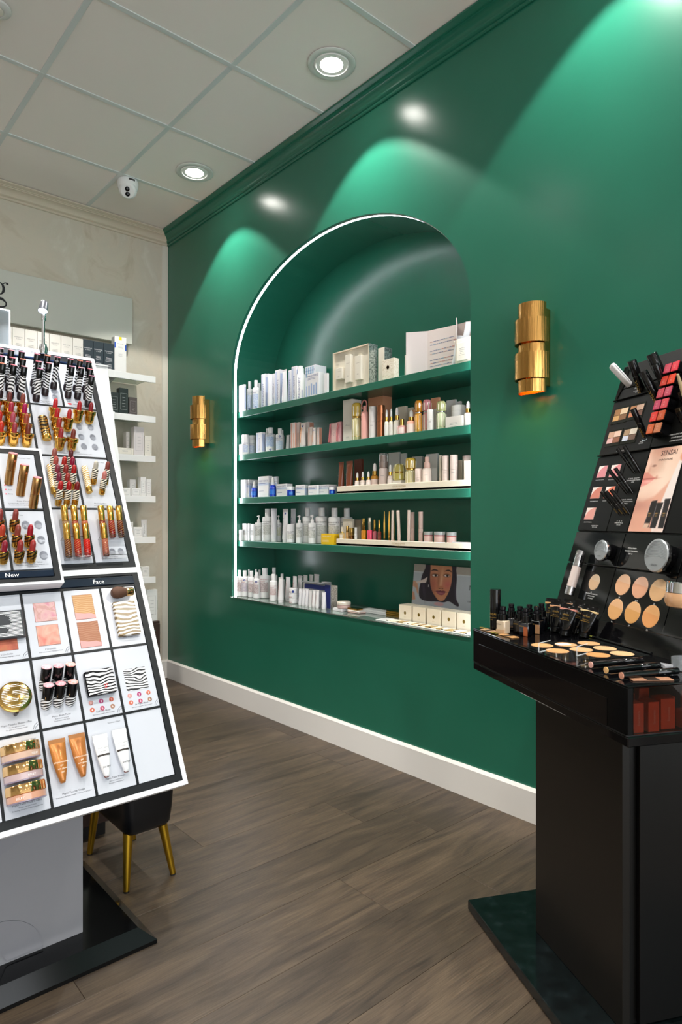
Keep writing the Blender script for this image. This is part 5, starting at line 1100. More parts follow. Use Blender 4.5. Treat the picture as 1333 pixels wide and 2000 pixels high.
    obj('lettering', g, M('#161a2a', .5), t, smooth=False)
build_niche_extras()
# ------------------------------------------------------------------ shelves on the back wall
def build_back():
    SHZ = [2.004, 1.748, 1.496, 1.240, .981, .726]
    XL, XR = -.9, 1.872
    white = M('#f3f4f3', .3)
    nm = ['topmost', 'second', 'third', 'fourth', 'fifth', 'lowest']
    for z, l in zip(SHZ, nm):
        t = thing('wall_shelf', l+' white edged glass shelf on the back wall', 'shelf', T((XL+XR)/2, 4.0, z-.04), 'white edged glass shelves on the back wall'); w = (XR-XL)/2
        obj('glass_pane', G().box(-w+.01, .012, .026, w-.01, .262, .034, .001), M('#cfdfd6', .03, trans=.85), t, smooth=False)
        obj('front_rail', G().box(-w, 0, 0, w, .012, .04, .001), white, t, smooth=False)
        obj('end_rail', G().box(-w, -.0105, -.004, w-.27, -.0005, .043, .001), white, t, smooth=False)
        for x in (w-.24, w-1.1, w-1.95):
            g = G().prism([(.014, .0255), (.262, .0255), (.262, -.035), (.25, -.035)], x-.006, x+.006, ax='x'); obj('bracket', g, M('#b9bcb8', .3), t, smooth=False)
    zt = [z-.006 for z in SHZ]
    IB = T
    # top row of cartons
    xs = [.971+.0657*k for k in range(-6, 7)]
    for i, x in enumerate(xs):
        if i < 6: continue
        o = tag(obj('carton', G().box(-.0315, 0, 0, .0315, .04, .172, .0008), M('#e9e5de', .45), Mx=T(x+.032, 4.03, zt[0]), key='bk_w', smooth=False), 'off white printed carton on the top back shelf, %s' % (['out of view']*6+['behind the glowing edged acrylic header', 'second from the glowing header', 'left of the chrome spotlight stem', 'right behind the chrome spotlight stem', 'third from the dark cartons', 'second from the dark cartons', 'next to the dark cartons'])[i], 'box', 'off white cartons on the top back shelf')
        g = G(); letters(g, 'HAIR RITUEL', (0, -.0006, .118), (1, 0, 0), (0, 0, 1), width=.044); letters(g, 'by SISLEY', (0, -.0006, .108), (1, 0, 0), (0, 0, 1), width=.026); lines(g, -.02, .02, .085, 5, .0062, 3, y=-.0006, t=.0013, center=True); lines(g, -.012, .012, .045, 3, .008, 4, y=-.0006, t=.0013, center=True)
        obj('lettering', g, M('#77757a', .5), o, key='bk_wl', smooth=False)
    for i, x in enumerate((1.4235, 1.487, 1.5505)):
        o = tag(obj('carton', G().box(-.031, 0, 0, .031, .04, .174, .0008), M('#2f3a42', .4), Mx=T(x+.031, 4.03, zt[0]), key='bk_d', smooth=False), ['leftmost', 'middle', 'rightmost'][i]+' of three dark slate cartons with white print on the top back shelf', 'box', 'dark slate cartons on the top back shelf')
        g = G(); letters(g, 'HAIR RITUEL', (0, -.0006, .122), (1, 0, 0), (0, 0, 1), width=.05); letters(g, 'by SISLEY', (0, -.0006, .112), (1, 0, 0), (0, 0, 1), width=.03); lines(g, -.022, .022, .085, 4, .007, 3+i, y=-.0006, t=.0018, center=True); lines(g, -.02, .02, .045, 5, .0065, 9+i, y=-.0006, t=.0016, center=True)
        obj('lettering', g, WHITEINK, o, smooth=False)
    o = tag(obj('carton', G().box(-.037, 0, 0, .037, .05, .226, .0008), M('#efeeec', .4), Mx=T(1.652, 4.025, zt[0]), smooth=False), 'tall white carton with yellow and blue marks on the top back shelf', 'box')
    g = panelz(G(), -.008, .008, .205, .2255, -.0005); obj('yellow_mark', g, M('#f0d818', .4), o, smooth=False)
    g = panelz(G(), -.0375, -.030, .155, .19, -.0005); panelz(g, .030, .0375, .145, .18, -.0005); obj('blue_mark', g, M('#1a53c4', .4), o, smooth=False)
    g = G(); letters(g, 'HAIR RITUEL', (0, -.0006, .18), (1, 0, 0), (0, 0, 1), width=.04); lines(g, -.02, .02, .165, 2, .006, 3, y=-.0006, t=.0011, center=True); lines(g, -.018, .018, .12, 3, .006, 4, y=-.0006, t=.0011, center=True); obj('lettering', g, M('#77757a', .5), o, smooth=False)
    def cart(x0, x1, z, h, colr, label, y=4.03, dep=.045, ink='#8f9296', name='carton', n=4):
        w = (x1-x0)
        o = tag(obj(name, G().box(-w/2, 0, 0, w/2, dep, h, .0008), M(colr, .4), Mx=T((x0+x1)/2, y, z), smooth=False), label, 'box')
        g = G(); e = w*.36
        for a, b, c, d in ((-e, e, h*.8, h*.8+.0008), (-e, e, h*.2, h*.2+.0008), (-e, -e+.0008, h*.2, h*.8), (e-.0008, e, h*.2, h*.8)): panelz(g, a, b, c, d, -.0005)
        lines(g, -e*.7, e*.7, h*.66, n, h*.11, 4, y=-.0005, t=.0014, center=True); obj('lettering', g, M(ink, .5), o, smooth=False)
        return o
    z = zt[1]
    cart(1.585, 1.643, z, .135, '#28312f', 'dark green carton partly behind the display stand on the second back shelf', ink='#c9ccc9')
    cart(1.647, 1.704, z, .168, '#26312f', 'tall dark green carton on the second back shelf', ink='#d0d3d0'); cart(1.71, 1.762, z, .118, '#57504e', 'shorter dark brown grey carton on the second back shelf', ink='#b9b3b0')
    z = zt[2]
    cart(1.716, 1.738, z, .158, '#e6e0da', 'thin pale carton behind on the third back shelf', y=4.09); cart(1.742, 1.808, z, .187, '#dcd6d6', 'tall pale lilac white carton on the third back shelf'); cart(1.812, 1.859, z, .135, '#e6e2d8', 'short cream carton at the right on the third back shelf')
    cart(1.63, 1.739, z, .048, '#e6e2d6', 'low flat cream box at the left of the third back shelf', n=2)
    z = zt[3]
    cart(1.655, 1.718, z, .055, '#ecebe8', 'low white box at the left on the fourth back shelf', n=2); cart(1.722, 1.782, z, .055, '#edecea', 'low white box beside the tall ones on the fourth back shelf', y=4.022, n=2)
    cart(1.735, 1.775, z, .112, '#ebe9e6', 'white carton behind the low boxes on the fourth back shelf', y=4.08); cart(1.786, 1.82, z, .127, '#ecebe9', 'tall slim white carton on the fourth back shelf'); cart(1.823, 1.857, z, .115, '#ecebe9', 'slim white carton at the right end of the fourth back shelf')
    z = zt[4]
    cart(1.7, 1.735, z, .1, '#e8e8e6', 'white carton half hidden by the display stand on the fifth back shelf'); cart(1.738, 1.798, z, .068, '#ecebe9', 'square white box on the fifth back shelf', n=3)
    tube(T(1.82, 4.055, z), .042, .115, 'mgtg', 'white crimped tube standing on the fifth back shelf', capcol='#e8e8e6')
    z = zt[5]
    cart(1.79, 1.844, z, .07, '#e7e7e4', 'small white box on the lowest back shelf', n=3)
    # base cabinet
    t = thing('base_cabinet', 'dark brown low cabinet under the back wall shelves', 'cabinet', T(.5, 4.0, 0))
    obj('body', G().box(-1.4, 0, 0, 1.40, .25, .44, .002), M('#3b2a24', .45), t, smooth=False)
    for k in range(4):
        d = obj('door', G().box(-1.395+k*.7, -.016, .06, -1.395+k*.7+.69, -.001, .425, .002), M('#3f2d26', .4), t, smooth=False)
        obj('handle', G().box(-.75+k*.7-.03, -.03, .38, -.75+k*.7+.01, -.0165, .39, .002), CHROME, d, smooth=False)
    o = cart(1.82, 1.893, .4405, .2, '#eef0ee', 'white framed box with a green edge standing on the dark base cabinet', y=4.02, n=5)
    obj('green_edge', G().box(.0366, .001, .07, .038, .01, .13), M('#1e7a52', .4), o, smooth=False)
    # sign board with letter
    t = thing('sign_board', 'pale grey sign board on the back wall with a black serif letter g', 'sign', T(.9, 4.2, 2.388))
    obj('board', G().box(-1.9, 0, -.15, .905, .03, .15, .002), M('#c6c7be', .4), t, smooth=False)
    obj('spacer', G().box(-1.85, .0305, -.13, .82, .0695, -.10), M('#8b8578', .6), t, smooth=False)
    # g: outlined serif letter made of rings
    g = G()
    def ring(cx, cz, ro, rox, ri, rix, n=36):
        v = [(cx+rox*math.cos(2*math.pi*i/n), -.0008, cz+ro*math.sin(2*math.pi*i/n)) for i in range(n)]+[(cx+rix*math.cos(2*math.pi*i/n), -.0008, cz+ri*math.sin(2*math.pi*i/n)) for i in range(n)]
        g.add(v, [(i, (i+1) % n, (i+1) % n+n, i+n) for i in range(n)])
    gx = .038
    ring(gx, .062, .036, .031, .031, .016); ring(gx+.002, -.022, .028, .040, .018, .031)
    g.tube([(gx-.02, -.0008, .035), (gx-.028, -.0008, .022), (gx-.018, -.0008, .01), (gx+.015, -.0008, .004), (gx+.03, -.0008, -.008)], [.003, .004, .006, .008, .006], 6)
    g.tube([(gx+.018, -.0008, .088), (gx+.03, -.0008, .100), (gx+.042, -.0008, .099)], [.003, .003, .004], 6)
    g.v = [(x, max(min(y, -.0004), -.0016), z) for x, y, z in g.v]
    n = 14; g.add([(gx+.042+.007*math.cos(2*math.pi*i/n), -.0012, .096+.007*math.sin(2*math.pi*i/n)) for i in range(n)], [tuple(range(n))])
    obj('letter', g, M('#17171b', .4), t, T(.072, 0, -.025), smooth=False)
build_back()
# ================================================================== WHITE TESTER STAND (left)
XR_ = .766
PU = Vector((0, .4747, .8802)); PN = Vector((0, -.8802, .4747))
PB = Vector((XR_, 1.458, .461))
LP = frame(PB, (1, 0, 0), PU, PN)          # panel space: x = -(distance from right edge), y up the slope, z off the panel
ROOT = Vector((.42, 1.62, 0)); RI = T(*(-ROOT))
ZEBRA = lambda: mat_bands('zebra_print', '#16161a', '#f2f2f4', 38, 9, .3, split=.5)
def mat_zebra(k): return mat_bands('zebra_print_%d' % k, '#141417', '#f2f2f4', 46, 7+k*2, .25, rot=(0.3*k, .5-.4*k, 0), split=.47)
def mat_goldzebra(k=0): return mat_bands('gold_zebra_%d' % k, '#1d160d', '#d9a951', 52, 8, .2, metal2=1, rot=(.2, .6, 0), split=.42)
STAND = thing('display_stand', 'white tester display stand with slanted black framed panel on a black plinth', 'display stand', T(*ROOT))
def SP(name, g, mats, Mx=LP, parent=None, smooth=False, **k):
    """part of the stand, geometry given in panel (or world) space"""
    p = parent or STAND
    o = obj(name, g, mats, p, smooth=smooth, **k); base = RI @ Mx
    if parent: base = Matrix.Identity(4)
    o.matrix_local = base; return o
COLS = [.028+.0945*k for k in range(9)]; CW = .0885
def build_stand():
    I = Matrix.Identity(4)
    # plinth with bevelled top
    pts = [(.0, 0), (0, 0)]
    x0, x1, y0, y1, h, b = .0-.02, .762, 1.619, 2.14, .048, .042
    g = G(); v = [(x0, y0, 0), (x1, y0, 0), (x1, y1, 0), (x0, y1, 0), (x0, y0, .010), (x1, y0, .010), (x1, y1, .010), (x0, y1, .010), (x0+b, y0+.018+.004, h), (x1-b, y0+.018+.004, h), (x1-b, y1-.02, h), (x0+b, y1-.02, h)]
    g.add(v, [(3, 2, 1, 0), (0, 1, 5, 4), (1, 2, 6, 5), (2, 3, 7, 6), (3, 0, 4, 7), (4, 5, 9, 8), (5, 6, 10, 9), (6, 7, 11, 10), (7, 4, 8, 11), (8, 9, 10, 11)])
    SP('plinth', g, BLACKP, I)
    # pedestal
    SP('pedestal', G().prism([(1.715, .0482), (2.02, .0482), (2.02, 1.40), (1.715, .86)], .13, .606, ax='x'), M('#8d8d92', .25), I)
    for i, (cx, cz, sc, rot) in enumerate(((.36, .30, 1.0, .5), (.40, .15, 1.15, -1.05), (.30, .21, .8, 2.2), (.42, .40, .7, .1))):
        leaf = spline([(0, 0), (.03, .035), (.08, .05), (.14, .03), (.19, -.012), (.13, -.022), (.07, -.02), (.03, -.015)], 5)
        c, s_ = math.cos(rot), math.sin(rot); P = [(cx+sc*(x*c-y*s_), cz+sc*(x*s_+y*c)) for x, y in leaf]
        P = [(min(max(x, .135), .6), max(z, .055)) for x, z in P]
        SP('leaf_relief', G().prism(P, 1.7122, 1.7149, ax='y'), M('#8b8b91', .22), I)
    # slab behind the panel
    W = .812
    SP('panel_body', G().box(-W, .0, -.034, 0, 1.292, -.008, .001), M('#eceded', .3))
    w = .011
    SP('white_rim', G().box(-W, 0, -.008, 0, w, 0).box(-W, 1.281, -.008, 0, 1.292, 0).box(-w, w, -.008, 0, 1.281, 0).box(-W, w, -.008, -W+w, 1.281, 0), M('#e2e4e8', .3))
    SP('black_field', G().box(-W+w, w, -.0078, -w, 1.281, -.0045), M('#1b2026', .3))
    SP('dark_frame', G().box(-.026, w, -.0044, -w, 1.281, -.0012).box(-W+w, w, -.0044, -.026, .028, -.0012).box(-W+w, 1.262, -.0044, -.026, 1.281, -.0012).box(-W+w, .556, -.0044, -.026, .5625, -.0012), M('#14171b', .4, spec=.35))
    SP('white_rail', G().box(-W+w, .5625, -.0044, -w, .5775, 0), M('#eff1f2', .3))
    SP('upper_dark_frame', G().box(-W+w, .5775, -.0044, -.026, .593, -.0012), M('#14171b', .4, spec=.35))
    h1 = SP('header_strip', G().box(-.42, .5305, -.0044, -.0265, .5515, .002, .001), M('#1b2633', .08))
    g = G(); letters(g, 'Face', (-.121, .5355, .0024), (1, 0, 0), (0, 1, 0), size=.0165); obj('lettering', g, M('#ffffff', .4), h1, smooth=False)
    h2 = SP('header_strip', G().box(-W+.03, 1.2545, -.0044, -.0265, 1.2605, .0015, .001), M('#1b2a44', .08))
    # narrow side board behind
    pr = [(2.05, 1.578), (2.10, 1.578), (2.10, .9), (1.84, .88), (1.93, 1.19)]
    SP('side_board', G().prism([(2.075, 1.578), (2.092, 1.578), (1.772, .55), (1.755, .55)], .70, .81, ax='x'), M('#dfe1e0', .3), I)
    SP('top_cap', G().box(.0, 2.068, 1.5785, .81, 2.10, 1.583), M('#eceded', .3), I)
    # cells -------------------------------------------------------------
    ROWL = [(.03, .193), (.1985, .3575), (.3635, .523)]
    ROWU = [(.597, .755), (.761, .921), (.927, 1.091), (1.095, 1.2525)]
    CM = M('#c3c7d0', .2)
    cards = {}
    def card(c, row, b0, b1, span=1, zoff=0, xoff=0, tint=None):
        x1 = -(COLS[c]+xoff); x0 = x1-CW-(span-1)*.0945
        o = SP('display_card', G().box(x0, b0, -.0044+zoff, x1, b1, -.0018+zoff, .0004), tint or CM)
        cards[row, c] = (o, x0, x1, b0, b1); return o
    for r, (b0, b1) in enumerate(ROWL):
        for c in range(8): card(c, 'L%d' % r, b0, b1)
    for r, (b0, b1) in enumerate(ROWU):
        if r in (0, 1):
            for c in (0, 1): card(c, 'U%d' % r, b0, b1)
        elif r == 2:
            for c in (0, 2, 4, 6): card(c, 'U2', b0, b1, 2)
        else:
            for c in range(8): card(c, 'U3', b0, b1)
    # dividers
    for k in range(1, 8):
        x = -(COLS[k]-.003)
        SP('divider', G().box(x-.0026, .029, -.0044, x+.0026, .5295, -.0009), M('#0f1216', .35, spec=.35))
        SP('divider', G().box(x-.0026, .594 if k < 2 else .93, -.0044, x+.0026, .9235 if k < 2 else 1.0915, -.0009), M('#0f1216', .35, spec=.35)) if k in (1, 2, 4, 6) else None
        SP('divider', G().box(x-.0026, 1.0945, -.0044, x+.0026, 1.2535, -.0009), M('#0f1216', .35, spec=.35))
    for y in (.1955, .3605, .5265): SP('divider', G().box(-W+.028, y-.0026, -.0044, -.0275, y+.0026, -.0005), M('#0f1216', .35, spec=.35))
    for y, xl in ((.758, -.216), (.924, -W+.028), (1.093, -W+.028)): SP('divider', G().box(xl, y-.0022, -.0044, -.0275, y+.0022, -.0005), M('#0f1216', .35, spec=.35))
    # raised NEW box ------------------------------------------------------
    z = .035; NX1 = -.217; NX0 = -.78
    nb = SP('raised_box', G().box(NX0, .531, -.004, NX1, .919, z-.008, .001), M('#e3e0e4', .3))
    SP('raised_rim', G().box(NX0, .531, z-.008, NX1, .5375, z).box(NX0, .9125, z-.008, NX1, .919, z).box(NX1-.0055, .5375, z-.008, NX1, .9125, z).box(NX0, .5375, z-.008, NX0+.006, .9125, z), M('#e2e4e8', .3))
    SP('black_field', G().box(NX0+.006, .5375, z-.0078, NX1-.0055, .9125, z-.0045), M('#1b2026', .3))
    SP('dark_frame', G().box(-.236, .5375, z-.0044, NX1-.0055, .9125, z-.0012).box(NX0+.006, .5375, z-.0044, -.236, .549, z-.0012).box(NX0+.006, .9, z-.0044, -.236, .9125, z-.0012), M('#14171b', .4, spec=.35))
    hs = SP('header_strip', G().box(NX0+.01, .5495, z-.0044, -.2385, .5665, z+.002, .001), M('#182434', .08))
    g = G(); letters(g, 'New', (-.3325, .552, z+.0024), (1, 0, 0), (0, 1, 0), size=.0155); obj('lettering', g, M('#ffffff', .4), hs, smooth=False)
    for k in range(5):
        x1 = -.2375-.0945*k; x0 = x1-CW
        a = SP('display_card', G().box(x0, .5715, z-.0044, x1, .7305, z-.0018, .0004), CM); cards['N0', k] = (a, x0, x1, .5715, .7305)
        b = SP('display_card', G().box(x0, .7385, z-.0044, x1, .8985, z-.0018, .0004), CM); cards['N1', k] = (b, x0, x1, .7385, .8985)
        SP('divider', G().box(x0-.0055, .57, z-.0044, x0-.0005, .8995, z-.0009), M('#0f1216', .35, spec=.35))
    SP('divider', G().box(NX0+.008, .732, z-.0044, -.2368, .737, z-.0005), M('#0f1216', .35, spec=.35))
    # printed captions
    def cap(key, title, subs, dy=.028, zoff=0, x=None, size=.0056):
        o, x0, x1, b0, b1 = cards[key]; cx = (x0+x1)/2 if x is None else x
        g = G(); zz = -.0015+zoff
        letters(g, title, (cx, b0+dy-.008, zz), (1, 0, 0), (0, 1, 0), size=size)
        for k, s in enumerate(subs): letters(g, s, (cx, b0+dy-.0135-.0048*k, zz), (1, 0, 0), (0, 1, 0), size=.0036)
        obj('caption', g, INK, o, smooth=False)
    cap(('L2', 3), "L'Orchid\u00e9e", ['Blush enlumineur / Highlighter blush'], dy=.022); cap(('L2', 2), "L'Orchid\u00e9e", ['Blush enlumineur / Highlighter blush'], dy=.022)
    cap(('L2', 0), 'Phyto-Poudre', [], dy=.028, size=.0046)
    cap(('L1', 3), "Phyto-Touche Illusion d'\u00c9t\u00e9", ['Poudre gel bronzante', 'Sun glow bronzing gel powder']); cap(('L1', 2), 'Phyto-Blush Twist', ['Blush cr\u00e8me poudr\u00e9', 'Cream to powder blush'])
    cap(('L1', 1), 'Le Phyto-Blush', ['Fard \u00e0 joues poudre / Blush powder'], dy=.02); cap(('L1', 0), 'Le Phyto-Blush', ['Fard \u00e0 joues poudre / Blush powder'], dy=.02)
    cap(('L0', 3), 'Phyto-Teint Poudre Libre', ['Poudre soin perfectrice', 'Perfecting skincare infused loose powder'], dy=.03); cap(('L0', 2), 'Phyto-Touche Visage', ['Teint ensoleill\u00e9 toute l\'ann\u00e9e / Year-round sun glow'], dy=.028)
    cap(('L0', 1), 'Phyto-Teint Primers', ['Base soin perfectrice', 'Skincare infused primer'], dy=.035)
    cap(('U0', 1), 'Le Phyto-Gloss', ['Gloss ultra brillance / High shine gloss'], dy=.022); cap(('U0', 0), 'Le Phyto-Gloss', ['Gloss ultra brillance / High shine gloss'], dy=.022)
    cap(('U1', 1), 'Phyto-Rouge Shine', ['Rouge \u00e0 l\u00e8vres brillant hydratant', 'Hydrating glossy lipstick'], dy=.02); cap(('U1', 0), 'Phyto-Lip Balm', ['Baume \u00e0 l\u00e8vres hydratant', 'Moisturizing balm'], dy=.02)
    cap(('U2', 0), 'Le Phyto-Rouge', ['Rouge \u00e0 l\u00e8vres longue tenue hydratation / Long-lasting hydration lipstick'], dy=.02)
    cap(('U3', 1), 'Phyto-Lip Twist', ['Baume teint\u00e9 / Tinted lip balm'], dy=.018, size=.0048); cap(('U3', 2), 'Phyto-Lip Twist', ['Baume teint\u00e9 / Tinted lip balm'], dy=.018, size=.0048); cap(('U3', 0), 'Phyto-Lip Twist Mat', ['Rouge mat / Matte lip'], dy=.018, size=.0048)
    cap(('N0', 0), 'Phyto-Rouge Velvet', ['Mat velours longue tenue / Long-lasting soft matte', 'Hydrating lipstick'], dy=.024, zoff=z); cap(('N0', 1), 'Phyto-Rouge Velvet', ['Mat velours longue tenue', 'Hydrating lipstick'], dy=.024, zoff=z)
    cap(('N1', 0), 'Color Cloud', ['Teint flout\u00e9 effet seconde peau / Cheeks & lips', 'Smooth buildable blurring effect / Lip & cheek'], dy=.026, zoff=z)
    for key, zo in ((('L0', 1), 0), (('L0', 3), 0), (('U1', 0), 0), (('N1', 0), z), (('N0', 0), z)):
        o, x0, x1, b0, b1 = cards[key]
        g = G(); lx = x1-.025 if key != ('N0', 0) else x0+.025
        letters(g, 'Nouveau / New', (lx, b1-.013, -.0015+zo), (1, 0, 0), (0, 1, 0), size=.0046); obj('caption', g, GREYINK, o, smooth=False)
    # small leaf marks
    for key in (('L2', 3), ('L2', 2), ('L1', 3), ('L1', 1), ('L1', 0)):
        o, x0, x1, b0, b1 = cards[key]
        g = G().tube([(x1-.012, b0+.003, -.0016), (x1-.009, b0+.011, -.0016), (x1-.002, b0+.017, -.0016)], .0006, 4).tube([(x1-.008, b0+.003, -.0016), (x1-.006, b0+.008, -.0016), (x1-.001, b0+.012, -.0016)], .0005, 4)
        obj('leaf_mark', g, M('#7c7f88', .4), o, smooth=False)
    # powder pans set in the cards
    def pan_(key, x0, x1, b0, b1, mat, name='powder_pan', deep=True):
        o = cards[key][0]
        g = G().box(x0-.0008, b0-.0008, -.0016, x1+.0008, b1+.0008, -.0013); 
        p = obj('pan_edge', g, M('#8c6a62', .4), o, smooth=False)
        return obj(name, G().box(x0, b0, -.0013, x1, b1, -.0008), mat, p, smooth=False)
    pan_(('L2', 2), -.285, -.236, .449, .496, mat_noise('pink_orchid_powder', [(.35, dk('#e79bb0', .84)), (.5, dk('#efc4c2', .84)), (.6, dk('#dba79e', .84)), (.7, dk('#f0b8c4', .84))], 26, .6, dist=1.5)); pan_(('L2', 2), -.286, -.237, .389, .4385, mat_noise('coral_orchid_powder', [(.35, dk('#f08a7c', .84)), (.5, dk('#f5b09c', .84)), (.65, dk('#f2c3ae', .84)), (.75, dk('#ee8f85', .84))], 26, .6, dist=1.5))
    pan_(('L2', 1), -.192, -.1435, .4445, .509, mat_bands('bronze_wave', dk('#d9a06a', .84), dk('#e8bb86', .84), 60, 8, .6, rot=(R(90), 0, 0))); pan_(('L2', 1), -.1915, -.1415, .371, .4365, mat_bands('tan_wave', dk('#b87a5a', .84), dk('#c98f70', .84), 60, 8, .6, rot=(R(90), 0, 0)))
    for b0, x0, x1 in ((.4445, -.192, -.1435), (.371, -.1915, -.1415)):
        SP('pink_powder_band', G().add([(x0, b0, -.0006), (x1, b0, -.0006), (x1, b0+.009, -.0006), (x1-.012, b0+.014, -.0006), (x0+.02, b0+.014, -.0006), (x0, b0+.019, -.0006)], [(0, 1, 2, 3, 4, 5)]), M('#e29a98', .6))
    pan_(('L2', 3), -.372, -.331, .388, .455, mat_noise('rust_powder', [(.35, '#8c3d2e'), (.55, '#b05e44'), (.7, '#a0713f')], 30, .6))
    # printed zebra square and colour dots
    o = cards['L1', 0][0]
    obj('zebra_picture', G().box(-.102, .247, -.0016, -.046, .3025, -.0011), mat_bands('zebra_flat', '#15151a', '#eef0f4', 46, 15, .3, rot=(R(90), 0, .3), split=.45, dsc=.5), o, smooth=False)
    for key, cols_x in ((('L1', 0), (-.098, -.074, -.050)), (('L1', 1), (-.192, -.168, -.1435))):
        o = cards[key][0]
        for i, c in enumerate(('#f4bdb8', '#d04a8e', '#ee8166', '#f0876c', '#dd6a8c', '#c89a80')):
            x = cols_x[i % 3]; y = (.2355, .2185)[i//3]
            d = obj('colour_dot', G().lathe([(0, .0), (.0055, 0)], 18).xf(T(x, y, -.0013)), M(c, .4), o, smooth=False)
            g = G(); letters(g, str(i+1), (x, y-.0025, -.001), (1, 0, 0), (0, 1, 0), size=.007); obj('lettering', g, WHITEINK, d, smooth=False)
    o = cards['N1', 0][0]
    for i, y in enumerate((.804, .7915, .779)):
        g = G(); lines(g, 0, .012, 0, 1, 1, i, t=.0022); g.xf(T(-.310, y+.001, z-.0013) @ Matrix.Rotation(R(-90), 4, 'X'))
        obj('colour_dot', G().box(-.3195, y-.0018, z-.0015, -.3155, y+.0018, z-.0012), M('#e2788a', .4), o, smooth=False)
        g = G(); letters(g, ('Lover', 'Rosy', 'Berry')[i], (-.3075, y-.0014, z-.0012), (1, 0, 0), (0, 1, 0), size=.0045); obj('caption', g, GREYINK, o, smooth=False)
    # empty holes: flat discs, the dish's shade and shine put into the colour
    def hole(key, x, y, r=.0105, zo=0, m=None):
        o = cards[key][0]
        obj('tester_hole', G().lathe([(0, 0), (r, 0)], 20, sy=1.25).xf(T(x, y, -.0014+zo)), M('#a9adb9', .25), o, smooth=False)
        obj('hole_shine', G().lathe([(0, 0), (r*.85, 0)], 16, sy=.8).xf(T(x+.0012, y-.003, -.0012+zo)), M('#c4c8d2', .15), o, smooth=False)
    for a, b in ((.122, 1.006), (.088, 1.037), (.088, 1.003), (.086, .97), (.055, 1.038), (.055, 1.004), (.055, .97)): hole(('U2', 0), -a, b-.009, .0085)
    for a, b in ((.284, .691), (.255, .691), (.254, .649), (.254, .607)): hole(('N0', 0), -a, b, .0095, z)
    for a, b in ((.167, 1.125), (.140, 1.147), (.141, 1.124)): hole(('U3', 1), -a, b, .008)
    for a, b in ((.103, 1.123), (.077, 1.123)): hole(('U3', 0), -a, b, .008)
    for a, b in ((.067, .627), (.044, .627)): hole(('U0', 0), -a, b, .008)
    g = G(); letters(g, 'o', (-.0, 0, 0), (1, 0, 0), (0, 1, 0), size=.001)
    # red lips print
    o = cards['U3', 0][0]
    obj('lips_print', G().prism(spline([(-.108, 1.107), (-.104, 1.110), (-.1015, 1.109), (-.099, 1.110), (-.095, 1.107), (-.1015, 1.1035)], 4), -.0017, -.0013), M('#d63a44', .4), o, smooth=False)
    # chrome spotlight on the top edge
    t = thing('tester_spotlight', 'small chrome spotlight on a stem above the slanted tester panel', 'lamp', T(.612, 2.055, 1.583))
    obj('foot', G().lathe([(.011, 0), (.012, .001), (.012, .018), (.0095, .026), (.0095, .029)], 20), CHROME, t)
    obj('stem', G().lathe([(.0045, .029), (.0045, .115)], 14), CHROME, t)
    obj('joint', G().lathe([(.0065, .098), (.0065, .118), (.004, .122)], 14, (.001, 0, 0)), CHROME, t)
    hd = Matrix.Translation((-.004, -.008, .124)) @ Matrix.Rotation(R(-22), 4, 'X') @ Matrix.Rotation(R(14), 4, 'Y') @ Matrix.Scale(.82, 4)
    obj('lamp_head', G().lathe([(.0, .042), (.011, .042), (.0135, .038), (.0165, 0), (.015, 0), (.012, .03), (0, .031)], 24), M('#6f727c', .35, .7), t, hd)
    obj('lens', G().lathe([(0, .004), (.0148, .004)], 20), M('#f2f6ff', .5, emit=8), t, hd)
    l = bpy.data.lights.new('tester_spot', 'SPOT'); l.energy = 5; l.spot_size = R(110); l.spot_blend = .5; l.shadow_soft_size = .012; l.color = (.86, .92, 1)
    lo = bpy.data.objects.new('spot_light', l); COL.objects.link(lo); lo.parent = t; lo.matrix_local = hd @ T(0, 0, -.006) @ Matrix.Rotation(R(18), 4, 'X')
    t = thing('acrylic_header', 'clear acrylic header sheet with a glowing white edge above the tester panel', 'header', T(.526, 2.075, 1.583))
    obj('sheet', G().box(-.6, 0, .0, 0, .004, .115), M('#b9c3cc', .1, trans=.85), t, smooth=False)
    g = G().box(-.001, -.0005, 0, .0014, .0045, .1165).box(-.6, -.0005, .1145, .0, .0045, .117); obj('lit_edge', g, M('#ffffff', .5, emit=3), t, smooth=False)
    obj('screw', G().lathe([(0, -.003), (.003, -.003), (.003, 0)], 10).xf(T(-.004, 0, .008) @ Matrix.Rotation(R(-90), 4, 'X')), CHROME, t)
build_stand()
